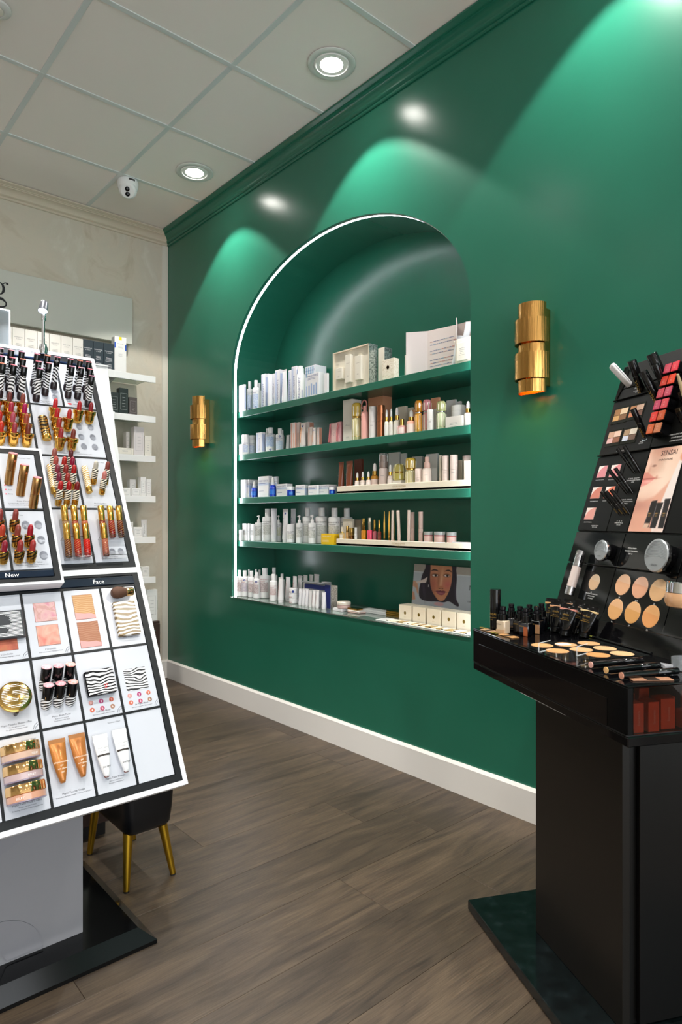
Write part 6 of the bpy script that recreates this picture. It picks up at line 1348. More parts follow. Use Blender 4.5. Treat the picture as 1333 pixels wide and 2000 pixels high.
# ------------------------------------------------------------------ testers stuck in the panel (45 degrees off the board)
TD = (PU+PN).normalized(); TY = TD.cross(Vector((1, 0, 0))).normalized()
def MT(a, b, off=0, rec=0, spin=0, lean=0):
    o = LP @ Vector((-a, b, off-.0015))
    return frame(o, (1, 0, 0), TY, TD) @ Matrix.Rotation(lean, 4, 'Y') @ Matrix.Rotation(spin, 4, 'Z') @ T(0, 0, -rec)
ORD = ['first', 'second', 'third', 'fourth', 'fifth', 'sixth']
def build_testers():
    # zebra lip twist sticks
    CAPC = ['#e2808f', '#d98aa8', '#ee8a70', '#e59aa2', '#d66f7e']
    def stick(a, b, k, label, ln=.088):
        t = thing('lip_twist', label, 'lip pencil', MT(a, b, lean=.04, spin=k*1.3), 'zebra printed lip twist testers'); r = .0085
        obj('holder', G().lathe([(r*1.12, -.004), (r*1.15, .010), (r, .016)], 18), M('#2a2226', .15), t, key='st_h')
        obj('zebra_body', G().lathe([(r*.95, .008), (r*1.0, .02), (r*.92, ln*.70)], 20), mat_zebra(k % 3), t, key=('st_z', k % 3))
        obj('black_cap', G().lathe([(r*.95, ln*.70), (r*.98, ln*.71), (r*.98, ln-.001), (r*.9, ln)], 20), BLACKG, t, key='st_c')
        obj('shade_disc', G().lathe([(r*.97, ln-.0005), (r*.97, ln+.0008), (r*.9, ln+.0014), (0, ln+.0014)], 20), M(CAPC[k % 5], .3), t, key=('st_d', k % 5))
        if k % 2 == 0: obj('lettering', letters_cyl(G(), 'SISLEY', r+.0004, ln*.86, .0045, -75), WHITEINK, t, key='st_l', smooth=False)
    k = 0; W3 = ('left', 'middle', 'right')
    for gname, cols, rows in (('left group', (.289, .262, .235), {0: (0, 1, 2), 1: (0, 1, 2), 2: (0, 1, 2)}), ('middle group', (.1945, .167, .140), {0: (0, 1, 2), 1: (0, 1), 2: (0,)}), ('right group', (.1035, .0765, .0505), {0: (0, 1), 1: (0, 1), 2: (0, 1, 2)})):
        for c, rr in rows.items():
            for r_ in rr:
                stick(cols[c], (1.159, 1.1325, 1.1075)[r_], k, 'zebra lip twist with black cap, %s, %s column, %s row' % (gname, W3[c], ORD[r_])); k += 1
    # lipsticks
    def lipstick(a, b, colr, label, style='gold', off=0, ln=.062, group='lipstick testers'):
        t = thing('lipstick', label, 'lipstick', MT(a, b, off, lean=.03), group); r = .0062
        if style == 'gold':
            obj('gold_cup', G().lathe([(0, -.004), (.006, -.003), (.0105, .002), (.0122, .010), (.0124, .0245)], 28), GOLD, t, key='lp_cup')
            obj('ring', G().lathe([(.0124, .0243), (.0152, .0248), (.0158, .0262), (.0158, .0352), (.0148, .0365), (.0110, .0365), (.0095, .034), (0, .034)], 28), GOLD, t, key='lp_ring'); z0 = .034
        elif style == 'zebra':
            obj('gold_cup', G().lathe([(0, .001), (.006, .0015), (.0095, .005), (.0106, .014)], 26), GOLD, t, key='lz_cup')
            obj('zebra_sleeve', G().lathe([(.0106, .014), (.0112, .018), (.0116, .030), (.0108, .0335), (.008, .0335), (0, .033)], 26), mat_goldzebra(), t, key='lz_slv'); z0 = .033; ln = .060
            r = .0066
        else:
            obj('gold_cup', G().lathe([(0, .0), (.0062, .0005), (.0082, .004), (.0082, .018)], 22), GOLD, t, key='ls_cup')
            obj('zebra_sleeve', G().lathe([(.0082, .018), (.0085, .0185), (.0083, .044), (.007, .046), (0, .046)], 22), mat_bands('shine_zebra', '#17140f', '#efe6d2', 60, 8, .2, rot=(.2, .5, 0), split=.45), t, key='ls_slv'); z0 = .044; ln = .068; r = .0064
        n = 18; rg = []
        for f in (0, .55, .7, .82, .92, .99):
            row = []
            for i in range(n):
                q = 2*math.pi*i/n; rr = r*(1 if f < .6 else math.sqrt(max(.02, 1-((f-.55)/.46)**2))); x, y = rr*math.cos(q), rr*math.sin(q)
                zz = f*(ln-z0); cut = (y*-.9)/r*.2*(ln-z0) if f > .6 else 0
                row.append((x, y, z0+min(zz-cut*(f-.5), ln-z0)))
            rg.append(row)
        obj('bullet', G().rings(rg), M(dk(colr, .8), .28), t, key=('bul', style, colr), ang=40)
    GL = {(1, 0): ('#7c3a33', 'brown mauve'), (1, 1): ('#c22c48', 'crimson'), (1, 2): ('#c8566a', 'rose'), (1, 3): ('#b23c4a', 'dusty red'), (2, 0): ('#9a4a3c', 'brick brown'), (2, 1): ('#c0125c', 'magenta'), (2, 2): ('#b9543f', 'terracotta'), (2, 3): ('#8a3a28', 'chestnut'),
          (0, 0): ('#b05048', 'muted coral'), (0, 1): ('#c03a3a', 'warm red'), (0, 2): ('#d42a2a', 'bright red'), (0, 3): ('#e03018', 'orange red')}
    for (c, r_), (h, n) in GL.items():
        lipstick((.3065, .2745, .241)[c], (1.048, 1.0145, .981, .948)[r_], h, '%s lipstick in gold cup, left wide tray, %s column, %s row' % (n, ('left', 'middle', 'right')[c], ORD[r_]))
    GR = {(0, 0): ('#d81e28', 'bright red'), (0, 1): ('#cf1f26', 'scarlet'), (0, 2): ('#b8332a', 'brick red'), (0, 3): ('#b5353c', 'dusty red'), (1, 1): ('#c92f2c', 'coral red'), (1, 3): ('#8e3d30', 'brown'), (2, 0): ('#c6242a', 'red'), (3, 0): ('#9d1f28', 'dark red')}
    for (c, r_), (h, n) in GR.items():
        lipstick((.157, .124, .091, .058)[c], (1.0435, 1.011, .977, .944)[r_], h, '%s lipstick in gold cup, right wide tray, %s column, %s row' % (n, ORD[c], ORD[r_]))
    GS = {(0, 0): ('#b96a5e', 'rosy beige'), (0, 1): ('#d0594e', 'coral'), (0, 2): ('#a03a4c', 'plum'), (0, 3): ('#93304a', 'dark plum'), (0, 4): ('#c81c1e', 'red'), (1, 1): ('#cf2f26', 'tomato red'), (1, 2): ('#a9322c', 'brick'), (1, 3): ('#b5362e', 'rust red'), (1, 4): ('#c0141a', 'deep red'),
          (2, 0): ('#70262a', 'dark brown red'), (2, 1): ('#a80f3c', 'raspberry'), (2, 2): ('#cc2020', 'scarlet'), (2, 4): ('#8b1a20', 'oxblood')}
    for (c, r_), (h, n) in GS.items():
        lipstick((.1865, .165, .1437)[c], (.8685, .8435, .818, .792, .766)[r_], h, '%s slim lipstick in zebra sleeve, shine tray, %s column, %s row' % (n, ('left', 'middle', 'right')[c], ORD[r_]), 'shine')
    for a, b, h, n in ((.082, .835, '#e9e2d0', 'cream white'), (.049, .835, '#9c4a40', 'mauve brown'), (.064, .803, '#eb8f84', 'soft pink')):
        lipstick(a, b, h, '%s lip balm in a gold zebra sleeve in the balm tray' % n, 'shine')
    NV = {(1, 0): ('#a5463e', 'brown rose'), (1, 1): ('#a84a3a', 'terracotta'), (1, 2): ('#b53d38', 'brick red'), (2, 1): ('#c01f30', 'cherry red'), (2, 2): ('#c5403e', 'coral red'), (0, 0): ('#a8423c', 'warm brown'), (0, 1): ('#d8492c', 'orange'), (0, 2): ('#a82238', 'berry')}
    for (c, r_), (h, n) in NV.items():
        lipstick((.3485, .3145, .2865)[c], (.670, .628, .5865)[r_], h, '%s lipstick in zebra cup, raised New box, %s column, %s row' % (n, ('left', 'middle', 'right')[c], ORD[r_]), 'zebra', off=.035)
    for i, (a, b) in enumerate(((.3075, .826), (.2845, .794), (.2595, .7585))):
        t = thing('gold_stick', ['upper left', 'middle', 'lower right'][i]+' of three gold cheek colour sticks on the raised New box', 'makeup stick', MT(a, b-.012, .035, lean=.06), 'gold cheek colour sticks'); r = .0105; m = M('#c99a63', .22, 1)
        obj('base', G().lathe([(r*1.05, -.006), (r, .004), (r, .030)], 26), m, t, key='gs_b'); obj('cap', G().lathe([(r, .0306), (r*1.02, .031), (r*1.02, .072), (r*.98, .073)], 26), m, t, key='gs_c')
        obj('shade_disc', G().lathe([(r*.98, .073), (r*.97, .0745), (0, .0745)], 26), mat_noise('rose_marble', [(.4, '#e27a86'), (.55, '#f0b4b8'), (.65, '#d9606f')], 160, .3), t, key='gs_d')
        if i == 2: obj('lettering', letters_cyl(G(), 'SISLEY', r+.0004, .010, .005, -80, vertical=True), M('#7a5630', .3, 1), t, smooth=False)
    # gold zebra cases lying in their trays
    def case(a, b, w, l, mat, label, rot=0):
        mx = LP @ T(-a, b, -.001) @ Matrix.Rotation(rot, 4, 'Z')
        t = thing('lipstick_case', label, 'lipstick case', mx)
        rg = []; n = 20
        def ringy(y, s): return [(w/2*s*math.cos(2*math.pi*i/n), y, .0095+.0095*s*math.sin(2*math.pi*i/n)) for i in range(n)]
        obj('cap', G().rings([ringy(y, s) for y, s in ((l/2, .85), (l/2-.002, 1), (-l*.32, 1))][::-1]), mat, t, ang=50)
        obj('base', G().rings([ringy(y, s) for y, s in ((-l*.32, .97), (-l/2+.001, .97), (-l/2, .9))][::-1]), GOLD, t, ang=50)
    case(.188, 1.006, .025, .076, mat_bands('gold_zebra_case', '#17130e', '#dcb268', 44, 12, .2, metal2=1, rot=(R(60), .4, 0), split=.45), 'gold and black zebra lipstick case lying in the right wide tray', .03)
    case(.1935-.0, .842, .0165, .086, mat_bands('gold_white_case', '#b88f42', '#f0e6cc', 60, 8, .2, rot=(R(90), .5, 0)), 'gold and white zebra lipstick case lying in the shine tray', 0)
    case(.1005, .845, .0175, .082, mat_bands('gold_white_case', '#b88f42', '#f0e6cc', 60, 8, .2, rot=(R(90), .5, 0)), 'gold and white zebra lipstick case lying in the balm tray', 0)
    # lip glosses: stand nearly upright in small clear racks
    GC = {(1, 0, 0): ('#a8845c', 'clear beige'), (1, 0, 1): ('#b03a30', 'rose'), (1, 0, 2): ('#d0603c', 'peach'), (1, 1, 0): ('#7a3a1c', 'bronze'), (1, 1, 1): ('#cc2018', 'coral red'), (1, 1, 2): ('#d8160f', 'bright red'),
          (0, 0, 0): ('#8a1c18', 'brick red'), (0, 0, 1): ('#a00810', 'ruby red'), (0, 0, 2): ('#5c0c0a', 'dark red'), (0, 1, 0): ('#c8685a', 'pale pink')}
    for (blk, row, c), (h, n) in GC.items():
        a = ((.0885, .064, .040), (.184, .1595, .135))[blk][c] - (0 if row == 0 else .0)
        if blk == 1 and row == 1: a = (.187, .163, .139)[c]
        if blk == 0 and row == 1: a = .0915
        btop = .75 if row == 0 else .696; ln = .088
        t = thing('lip_gloss', '%s lip gloss with tall gold cap, %s gloss tray, %s row, %s' % (n, ('right', 'left')[blk], ('upper', 'lower')[row], ('left', 'middle', 'right')[c]), 'lip gloss', LP @ T(-a, btop-ln, .012) @ Matrix.Rotation(R(-90+14), 4, 'X'), 'gold capped lip glosses'); r = .0085
        obj('glass_tube', G().lathe([(r*.8, 0), (r, .003), (r, ln*.5), (r*.8, ln*.53)], 22), mat_bands('gloss_'+h[1:], dk(h, .75), '#b0854c' if n != 'bright red' else '#e7402c', 70, 9, .08, rot=(.3, .5, 0), split=.93), t, key=('lg', h))
        obj('gold_cap', G().lathe([(r*.9, ln*.53), (r*1.0, ln*.535), (r*1.0, ln-.001), (r*.92, ln), (0, ln)], 22), GOLD, t, key='lg_c')
    for x0, x1, b in ((-.196, -.126, .606), (-.196, -.126, .662), (-.1, -.031, .606), (-.1, -.031, .662)):
        g = G().box(x0, b, .0, x1, b+.0012, .022).box(x0, b, .0212, x1, b+.010, .022)
        SP('clear_rack', g, M('#ffffff', .0, trans=1, spec=.4))
    # six blush twists
    for i, (a, b) in enumerate(((.2895, .288), (.2635, .287), (.237, .286), (.2915, .246), (.2655, .2455), (.2385, .2445))):
        t = thing('blush_twist', 'blush twist stick with pink marbled tip in a zebra holder, %s row, %s' % (('upper', 'lower')[i//3], ('left', 'middle', 'right')[i % 3]), 'makeup stick', MT(a, b, .0, lean=.03), 'zebra blush twist testers'); r = .0112
        obj('zebra_base', G().lathe([(0, -.008), (r*.8, -.004), (r*1.06, .006), (r*1.02, .022)], 24), mat_bands('zebra_bold', '#141416', '#f0f0f2', 60, 9, .25, rot=(.4, .3, 0), split=.45), t, key='bt_z')
        obj('black_cap', G().lathe([(r, .022), (r*1.01, .023), (r*1.01, .052), (r*.97, .053)], 24), BLACKG, t, key='bt_c')
        obj('shade_disc', G().lathe([(r*.97, .053), (r*.95, .0545), (0, .0545)], 24), mat_noise('pink_marble_%d' % (i % 3), [(.4, ('#f09aa8', '#ef7f8c', '#e88e78')[i % 3]), (.55, '#f6c6cc'), (.65, '#e88c9a')], 150, .3), t, key=('bt_d', i % 3))
    # compacts, brush, jars, tubes
    def lay(x, y, z, rot=0, tilt=0): return LP @ T(-x, y, z) @ Matrix.Rotation(rot, 4, 'Z') @ Matrix.Rotation(tilt, 4, 'X')
    t = thing('powder_compact', 'square compact with bold zebra lid and red emblem above six colour dots', 'compact', lay(.166, .279, -.001, .02))
    obj('case', G().box(-.034, -.031, 0, .033, .029, .012, .002), BLACKG, t, smooth=False); l = obj('lid', G().box(-.0325, -.0305, .0122, .034, .030, .0175, .002), mat_bands('zebra_lid', '#141418', '#f4f4f6', 42, 15, .12, rot=(R(90), 0, .4), split=.45, dsc=.5), t, smooth=False)
    g = G(); letters(g, 'S', (.008, -.018, .0178), (1, 0, 0), (0, 1, 0), size=.014); letters(g, 'S', (.012, -.016, .0178), (1, 0, 0), (0, 1, 0), size=.011); obj('red_emblem', g, M('#d3222c', .3), l, smooth=False)
    t = thing('powder_box', 'white box with gold zebra stripes lying under the kabuki brush', 'compact', lay(.069, .434, -.001, .0))
    obj('box', G().box(-.029, -.048, 0, .0275, .044, .013, .0015), mat_bands('gold_zebra_flat', '#6d5424', '#e6e2da', 30, 12, .25, rot=(R(90), 0, .1), split=.5, dsc=.5), t, smooth=False); obj('base', G().box(-.0285, -.0485, -.0, .027, .0435, .003, .001), M('#77706a', .3), t, smooth=False)
    t = thing('kabuki_brush', 'brown kabuki brush with gold ferrule lying on its side', 'brush', lay(.069, .502, .014))
    Q = Matrix.Rotation(R(90), 4, 'Y')
    obj('ferrule', G().lathe([(.0105, .008), (.0115, .009), (.0112, .026), (.0105, .027), (0, .027)], 26), M('#e0b87c', .15, 1), t, Q)
    obj('bristles', G().lathe([(.0, -.030), (.008, -.029), (.014, -.023), (.0158, -.014), (.0145, -.004), (.0108, .009)], 30), mat_bands('bristle_hair', '#2c1a14', '#6b4630', 300, 3, .7, rot=(R(90), 0, 0)), t, Q)
    t = thing('powder_compact', 'dark compact with white stripes and orchid shape at the left edge above a rust palette', 'compact', lay(.362, .446, -.001, .0))
    obj('case', G().box(-.045, -.034, 0, .049, .034, .012, .002), M('#3b3e42', .2), t, smooth=False)
    g = G(); rnd = random.Random(2)
    for k in range(19):
        y = -.029+k*.0032; hw = [0, 0, .0, .010, .013, .014, .010, .0, .0, .018, .022, .020, .017, .019, .018, .014, .010, 0, 0][k]
        for x0, x1 in (((-.040, -hw), (hw, .043)) if hw else ((-.040, .043),)): g.box(x0, y, .0121, x1, y+.0013, .0124)
    obj('striped_lid', g, M('#eceef0', .3), t, smooth=False); obj('knob', G().lathe([(.006, -.003), (.006, .010), (0, .011)], 14).xf(T(-.008, .038, .0)), M('#2d2f33', .3), t)
    t = thing('round_compact', 'round gold compact with white striped S pattern standing off the board', 'compact', lay(.3565, .274, .010, .0, R(-6)))
    obj('case', G().lathe([(.030, 0), (.034, .002), (.0352, .006), (.0345, .010), (.031, .0115), (0, .012)], 48), M('#bf9a55', .12, 1), t)
    g = G()
    for k in range(15):
        y = -.025+k*.0036; hw = math.sqrt(max(0, .0275**2-y*y)); gap = [(0, 0), (0, 0), (-.012, .012), (-.014, .008), (.004, .014), (.006, .015), (.0, .014), (-.012, .010), (-.015, .0), (-.015, -.006), (-.014, -.004), (-.010, .012), (-.008, .014), (0, 0), (0, 0)][k]
        for x0, x1 in (((-hw, gap[0]), (gap[1], hw)) if gap != (0, 0) else ((-hw, hw),)):
            if x1 > x0: g.box(x0, y, .0121, x1, y+.0012, .0125)
    obj('striped_pattern', g, M('#f4f2e8', .3), t, smooth=False); obj('stand_peg', G().lathe([(.004, -.014), (.004, 0)], 12).xf(T(0, -.034, .004)), M('#2a2320', .3), t)
    for i, (b, c) in enumerate(((.158, '#c9a996'), (.116, '#b9a2a4'), (.0745, '#c9977e'))):
        t = thing('powder_jar', ['upper', 'middle', 'lower'][i]+' of three loose powder jars with wavy gold lids leaning on the panel', 'powder jar', frame(LP @ Vector((-.360, b-.021, .014)), (1, 0, 0), -PN, PU) @ Matrix.Rotation(R(6), 4, 'X'), 'loose powder jars with gold lids'); r = .0385
        obj('clear_base', G().lathe([(r*.9, 0), (r*.985, .0015), (r*.985, .0035)], 44), M('#8a7f93', .06, spec=.8), t, key='pj_b')
        obj('powder_body', G().lathe([(r*.97, .0035), (r*.985, .004), (r*.985, .016), (r*.95, .017)], 44), M(c, .12, coat=.6), t, key=('pj_p', c))
        g = G(); n = 72
        def wav(z, q): return [((r*q*(1+.02*math.cos(12*2*math.pi*j/n)))*math.cos(2*math.pi*j/n), (r*q*(1+.02*math.cos(12*2*math.pi*j/n)))*math.sin(2*math.pi*j/n), z) for j in range(n)]
        g.rings([wav(z, q) for z, q in ((.0172, .97), (.018, 1.0), (.0345, .99), (.0365, .95))]); obj('wavy_lid', g, M('#e0b57a', .1, 1), t, key='pj_l', ang=50)
        obj('lettering', letters_cyl(G(), 'SISLEY', r+.0003, .0075, .006, -90+(30 if i == 0 else 10 if i == 1 else -32)), WHITEINK, t, smooth=False)
    def gel(a, b0, b1, w, colr, label, white):
        mx = LP @ T(-a, b0, .004); l = b1-b0
        t = thing('gel_tube', label, 'tube', mx); n = 20; rg = []
        for f, q, dpt in ((0, .26, .006), (.05, .36, .009), (.25, .62, .0105), (.5, .84, .0095), (.8, .97, .005), (.9, 1, .0025)):
            rg.append([(w/2*q*math.cos(2*math.pi*i/n), l*f, .006+dpt*math.sin(2*math.pi*i/n)) for i in range(n)])
        obj('body', G().rings(rg), M(colr, .25, .25 if not white else 0), t, ang=60)
        obj('crimp', G().box(-w/2, l*.9, .0045, w/2, l, .0075), M('#a06a3a' if not white else '#e2e6e8', .3), t, smooth=False)
        def zf(y): return .006+np.interp(y/l, [0, .05, .25, .5, .8, .9], [.006, .009, .0105, .0095, .005, .0025])+.0004
        g = G()
        for k, s in enumerate(('phyto-touche', 'gel', 'sun glow', 'gel') if not white else ('phyto-teint', 'primer')):
            y = l*(.44-.075*k) if not white else l*(.66-.08*k); letters(g, s, (0, y, zf(y)), (1, 0, 0), (0, 1, 0), size=.0054 if not white else .0048)
        obj('lettering', g, M('#f1e2cc', .4) if not white else GREYINK, t, smooth=False)
        if white:
            y = l*.48; c = obj('black_band', G().add([(x, yy, zf(yy)-.010*(abs(x)/(w*.42))**3*.6) for yy in (y, y+.0042) for x in np.linspace(-w*.41, w*.41, 7)], [(i, i+1, i+8, i+7) for i in range(6)]), M('#2a2420', .3), t, smooth=False)
            g = G(); letters(g, 'sisley', (0, l*.2, zf(l*.2)), (1, 0, 0), (0, 1, 0), size=.0085, shear=.1); obj('lettering', g, INK, t, smooth=False)
            obj('tip', G().lathe([(.0045, -.004), (.006, .0)], 12).xf(T(0, .003, .006) @ Matrix.Rotation(R(-90), 4, 'X')), M('#7c3a28', .3), t)
        else:
            g = G()
            for k in range(9):
                q = R(-60+k*15); g.add([(0, l*.86, zf(l*.86)+.0008), (.018*math.sin(q), l*.86-.026*math.cos(q), zf(l*.86-.026*math.cos(q))+.0006), (.018*math.sin(q)+.0005, l*.86-.026*math.cos(q), zf(l*.86-.026*math.cos(q))+.0006), (.0005, l*.86, zf(l*.86)+.0008)], [(0, 1, 2, 3)])
            obj('sun_ray_print', g, M('#8c5426', .3, .5), t, smooth=False)
    gel(.2835, .073, .1675, .0355, '#b9773a', 'left of two caramel gel tubes with sun rays, bottom row of the tester panel', False); gel(.240, .075, .170, .0355, '#b4723a', 'right of two caramel gel tubes with sun rays, bottom row of the tester panel', False)
    gel(.190, .062, .157, .034, '#f0f1f3', 'left of two white primer tubes with a black band, bottom row', True); gel(.1445, .062, .160, .034, '#eff1f3', 'right of two white primer tubes with a black band, bottom row', True)
build_testers()
# ------------------------------------------------------------------ stool and dark plinth behind the stand
def build_stool():
    t = thing('stool', 'black leatherette stool with splayed gold legs half hidden by the white stand', 'stool', T(.866, 2.045, 0))
    n = 40
    def sq(wx, wy, z, e=.22): return [(wx*np.sign(math.cos(q))*abs(math.cos(q))**e, wy*np.sign(math.sin(q))*abs(math.sin(q))**e, z) for q in [2*math.pi*i/n for i in range(n)]]
    obj('seat', G().rings([sq(.056, .135, .158), sq(.066, .150, .162), sq(.073, .160, .175), sq(.078, .166, .22), sq(.085, .172, .34), sq(.088, .175, .40), sq(.080, .165, .42), sq(.06, .14, .428)]), M('#0d0e11', .32), t, ang=50)
    for sx, sy in ((-1, -1), (1, -1), (1, 1), (-1, 1)):
        bot = Vector((-.069 if sx < 0 else .079, sy*.147, .004)); top = Vector((sx*.052-.004*(sx < 0), sy*.128, .164))
        leg = obj('leg', G().tube([bot, top], [.0088, .0145], 20), M('#c39a2e', .3, .95), t)
        obj('foot_cap', G().tube([(bot.x, bot.y, 0), (bot.x, bot.y, .004)], .0086, 14), M('#1a1a1a', .5), leg)
    o = thing('dark_plinth', 'dark brown plinth behind the black stool', 'plinth', T(.74, 2.5, 0))
    obj('plinth_body', G().box(-.14, -.22, .05, .16, .12, .26, .002), M('#3a2822', .45), o, smooth=False); obj('recessed_kick', G().box(-.13, -.2, 0, .15, .11, .0495), M('#0f0c0b', .5), o, smooth=False)
build_stool()
# ================================================================== BLACK TESTER STAND (right)
HD = R(27)
D1 = Vector((math.sin(HD), math.cos(HD), 0)); D2 = Vector((math.cos(HD), -math.sin(HD), 0)); C0 = Vector((1.486, 1.161, 0))
# stand space: x = s (towards the viewer along the counter), y = t (depth, to the right), z up
SM = frame(C0, -D1, D2, (0, 0, 1))
TL = R(18.34)
QM = SM @ T(0, .264, .869) @ Matrix.Rotation(R(90)-TL, 4, 'X')   # panel space: x = s, y = up the slope, z = off the panel
BSTAND = thing('display_stand', 'black tester display stand with tilted panel, counter and angular pedestal on a black base plate', 'display stand', SM)
def BP(name, g, mats, Mx=None, parent=None, smooth=False, **k):
    o = obj(name, g, mats, parent or BSTAND, smooth=smooth, **k)
    if not parent and Mx is not None: o.matrix_local = SM.inverted() @ Mx
    return o
PF = M('#0a0b0a', .36, spec=.25)
def build_black_stand():
    n = .66
    BP('base_plate', G().box(-.01, -.012, .004, .95, .62, .03, .0015), mat_noise('worn_black', [(.35, '#060a0b'), (.6, '#0d1516'), (.72, '#182022')], 30, .13, detail=8))
    BP('base_feet', G().box(.0, .0, 0, .94, .61, .0045), M('#050505', .6))
    # pedestal: left slab, recessed core, near door
    BP('pedestal_side', G().box(.165, .099, .0305, .512, .118, .679, .001), M('#15120f', .34))
    BP('pedestal_core', G().box(.167, .1185, .0305, .500, .52, .679), M('#090807', .3))
    BP('pedestal_door', G().box(.5005, .142, .034, .512, .52, .679, .001), M('#0a0909', .28))
    # counter box: slab, hollow drawer box with glass end
    BP('counter_slab', G().box(0, 0, .6805, n, .50, .6995, .002), BLACKG)
    BP('counter_front', G().box(0, 0, .703, n, .012, .79, .0008), BLACKP)
    BP('counter_front_inlay', G().box(.04, -.0012, .703, .60, -.0001, .757, .0004), BLACKG)
    BP('counter_back', G().box(0, .485, .703, n, .50, .79, .001), BLACKS)
    BP('counter_far_end', G().box(0, .0125, .703, .012, .4845, .79, .001), BLACKS)
    BP('counter_floor', G().box(0, 0, .6998, n-.004, .5, .7028), BLACKS)
    BP('counter_top', G().box(0, 0, .7905, n, .50, .794, .0008), BLACKG)
    BP('glass_end', G().box(n-.003, .0125, .7032, n-.0002, .4845, .79, .0004), M('#c4aea4', .0, trans=1, spec=.3))
    # tilted panel
    BP('panel_body', G().box(0, -.04, -.03, n, .72, -.006, .001), BLACKS, QM)
    BP('panel_top_strip', G().box(0, .645, -.0058, n, .72, .0005, .001), M('#101111', .42, spec=.25), QM)
    BP('panel_corner_foil', G().add([(.002, .60, .0025), (.03, .66, .0025), (.03, .715, .0025), (.006, .716, .0025)], [(0, 1, 2, 3)]), BLACKG, QM)
    def plate(x0, x1, y0, y1, z=.0, m=None, name='tester_plate', th=.0055):
        return BP(name, G().box(x0+.0008, y0+.0012, z-th, x1-.0008, y1-.0012, z, .0006), m or PF, QM)
    P = {}
    P['a'] = plate(0, .218, .611, .644); P['a2'] = plate(.2185, .44, .44, .644)
    P['b'] = plate(0, .218, .437, .609, m=M('#0c0d0c', .4, spec=.25)); P['c'] = plate(0, .136, .207, .435); P['c2'] = plate(.137, .222, .207, .435)
    P['poster'] = plate(.2245, .3565, .207, .436, z=-.001, m=BLACKS); P['c3'] = plate(.358, .5, .207, .436); P['c4'] = plate(.501, .66, .207, .64); P['a3'] = plate(.441, .5, .44, .644)
    lowm = M('#101213', .07)
    P['d'] = plate(0, .220, .113, .205, m=lowm); P['e'] = plate(.2215, .4405, .113, .205, m=lowm); P['f'] = plate(.442, .66, -.028, .205, m=lowm)
    P['g'] = plate(0, .220, -.028, .110, m=lowm); P['h'] = plate(.2215, .4405, -.028, .110, m=lowm)
    BP('shelf_lip', G().box(.102, .1095, 0, .43, .1125, .012, .0008), BLACKG, QM); BP('shelf_lip', G().box(0, .608, 0, .13, .6105, .006, .0008), BLACKG, QM)
    BP('shelf_lip', G().box(0, .4345, 0, .222, .4375, .007, .0008), BLACKG, QM)
    BP('lower_ramp', G().box(.0, -.078, -.004, n, -.03, .002, .001), BLACKG, QM)
    BP('hinge_rod', G().tube([(.217, .232, .797), (.43, .236, .797)], .0028, 8), M('#3a3c3e', .2, .8), None)
    BP('ramp_foot', G().prism([(.236, .7942), (.262, .7942), (.262, .86)], .0, n, ax='x'), BLACKG)
    z = .0006
    def wtext(key, s, x, y, size, m=WHITEINK, shear=0, zz=.0006):
        g = G(); letters(g, s, (x, y, zz), (1, 0, 0), (0, 1, 0), size=size, shear=shear); obj('caption', g, m, P[key], smooth=False)
    def wlines(key, x, y, wds, dy=.005, t=.0016):
        g = G()
        for i, w in enumerate(wds): g.box(x-w/2, y-i*dy-t, .0002, x+w/2, y-i*dy, .0005)
        obj('caption', g, WHITEINK, P[key], smooth=False)
    def qtext(key, x, y, strs, size=.0042, dy=.0052):
        g = G()
        for i, s in enumerate(strs): letters(g, s, (x, y-i*dy, .0006), (1, 0, 0), (0, 1, 0), size=size)
        obj('caption', g, WHITEINK, P[key], smooth=False)
    # fixes: plates are children of the stand so captions are in panel space
    qtext('a', .093, .634, ['EYE BROW'], .0052); qtext('a', .093, .6255, ['STYLING PENCIL', 'REFILL'], .0038, .0045)
    qtext('b', .096, .4435+.0, ['EYE COLOUR PALETTE', 'SILKY FINISH'], .0032, .0038)
    qtext('b', .178, .462, ['LIQUID', 'EYELINER'], .0042); qtext('b', .196, .505, ['01', 'BLACK', '02', 'BROWN'], .0038, .0045); qtext('b', .2, .575, ['01 BLACK', '38\u00b0C', 'VOLUME', 'MASCARA', 'LENGTH'], .0042, .0062)
    qtext('c', .040, .360, ['01 BLOOMING BLUSH'], .0038); qtext('c', .099, .358, ['02 BLOOMING BLUSH'], .0038); qtext('c', .042, .295, ['03 BLOOMING BLUSH'], .0038); qtext('c', .101, .295, ['04 BLOOMING BLUSH'], .0038); qtext('c', .042, .232, ['05 BLOOMING BLUSH'], .0038); qtext('c', .08, .222, ['BLOOMING BLUSH', 'FARD \u00c0 JOUES'], .0036, .0045)
    for k, (x, y, s) in enumerate(((.19, .356, ['01 BLACK   02 BROWN', 'DESIGNING LIQUID EYELINER', 'REFILL']), (.187, .296, ['01 BLACK   02 BROWN', 'LASTING EYELINER PENCIL', 'PENCIL']), (.181, .236, ['01    02    03', 'EYEBROW PENCIL', 'STYLING']))): qtext('c2', x, y, s, .0042, .0055)
    qtext('a2', .31, .466, ['CONTOURING LIPSTICK', 'ROUGE INTENSE', 'LASTING COLOUR'], .0052, .0085); qtext('a2', .345, .495, ['REFILL    HOLDER'], .005)
    qtext('e', .262, .163, ['TOTAL FINISH', 'FOUNDATION REFILL', 'SPF 10'], .0052, .0075); qtext('g', .088, .0, ['CELLULAR PERFORMANCE', 'BRONZING GEL'], .0036, .0045); qtext('g', .152, .03, ['POWDER FOUNDATION', 'TOTAL FINISH', 'COMPACT'], .0046, .0062); qtext('c3', .43, .25, ['LIQUID FOUNDATION', 'COMPLEXION'], .0052, .0075)
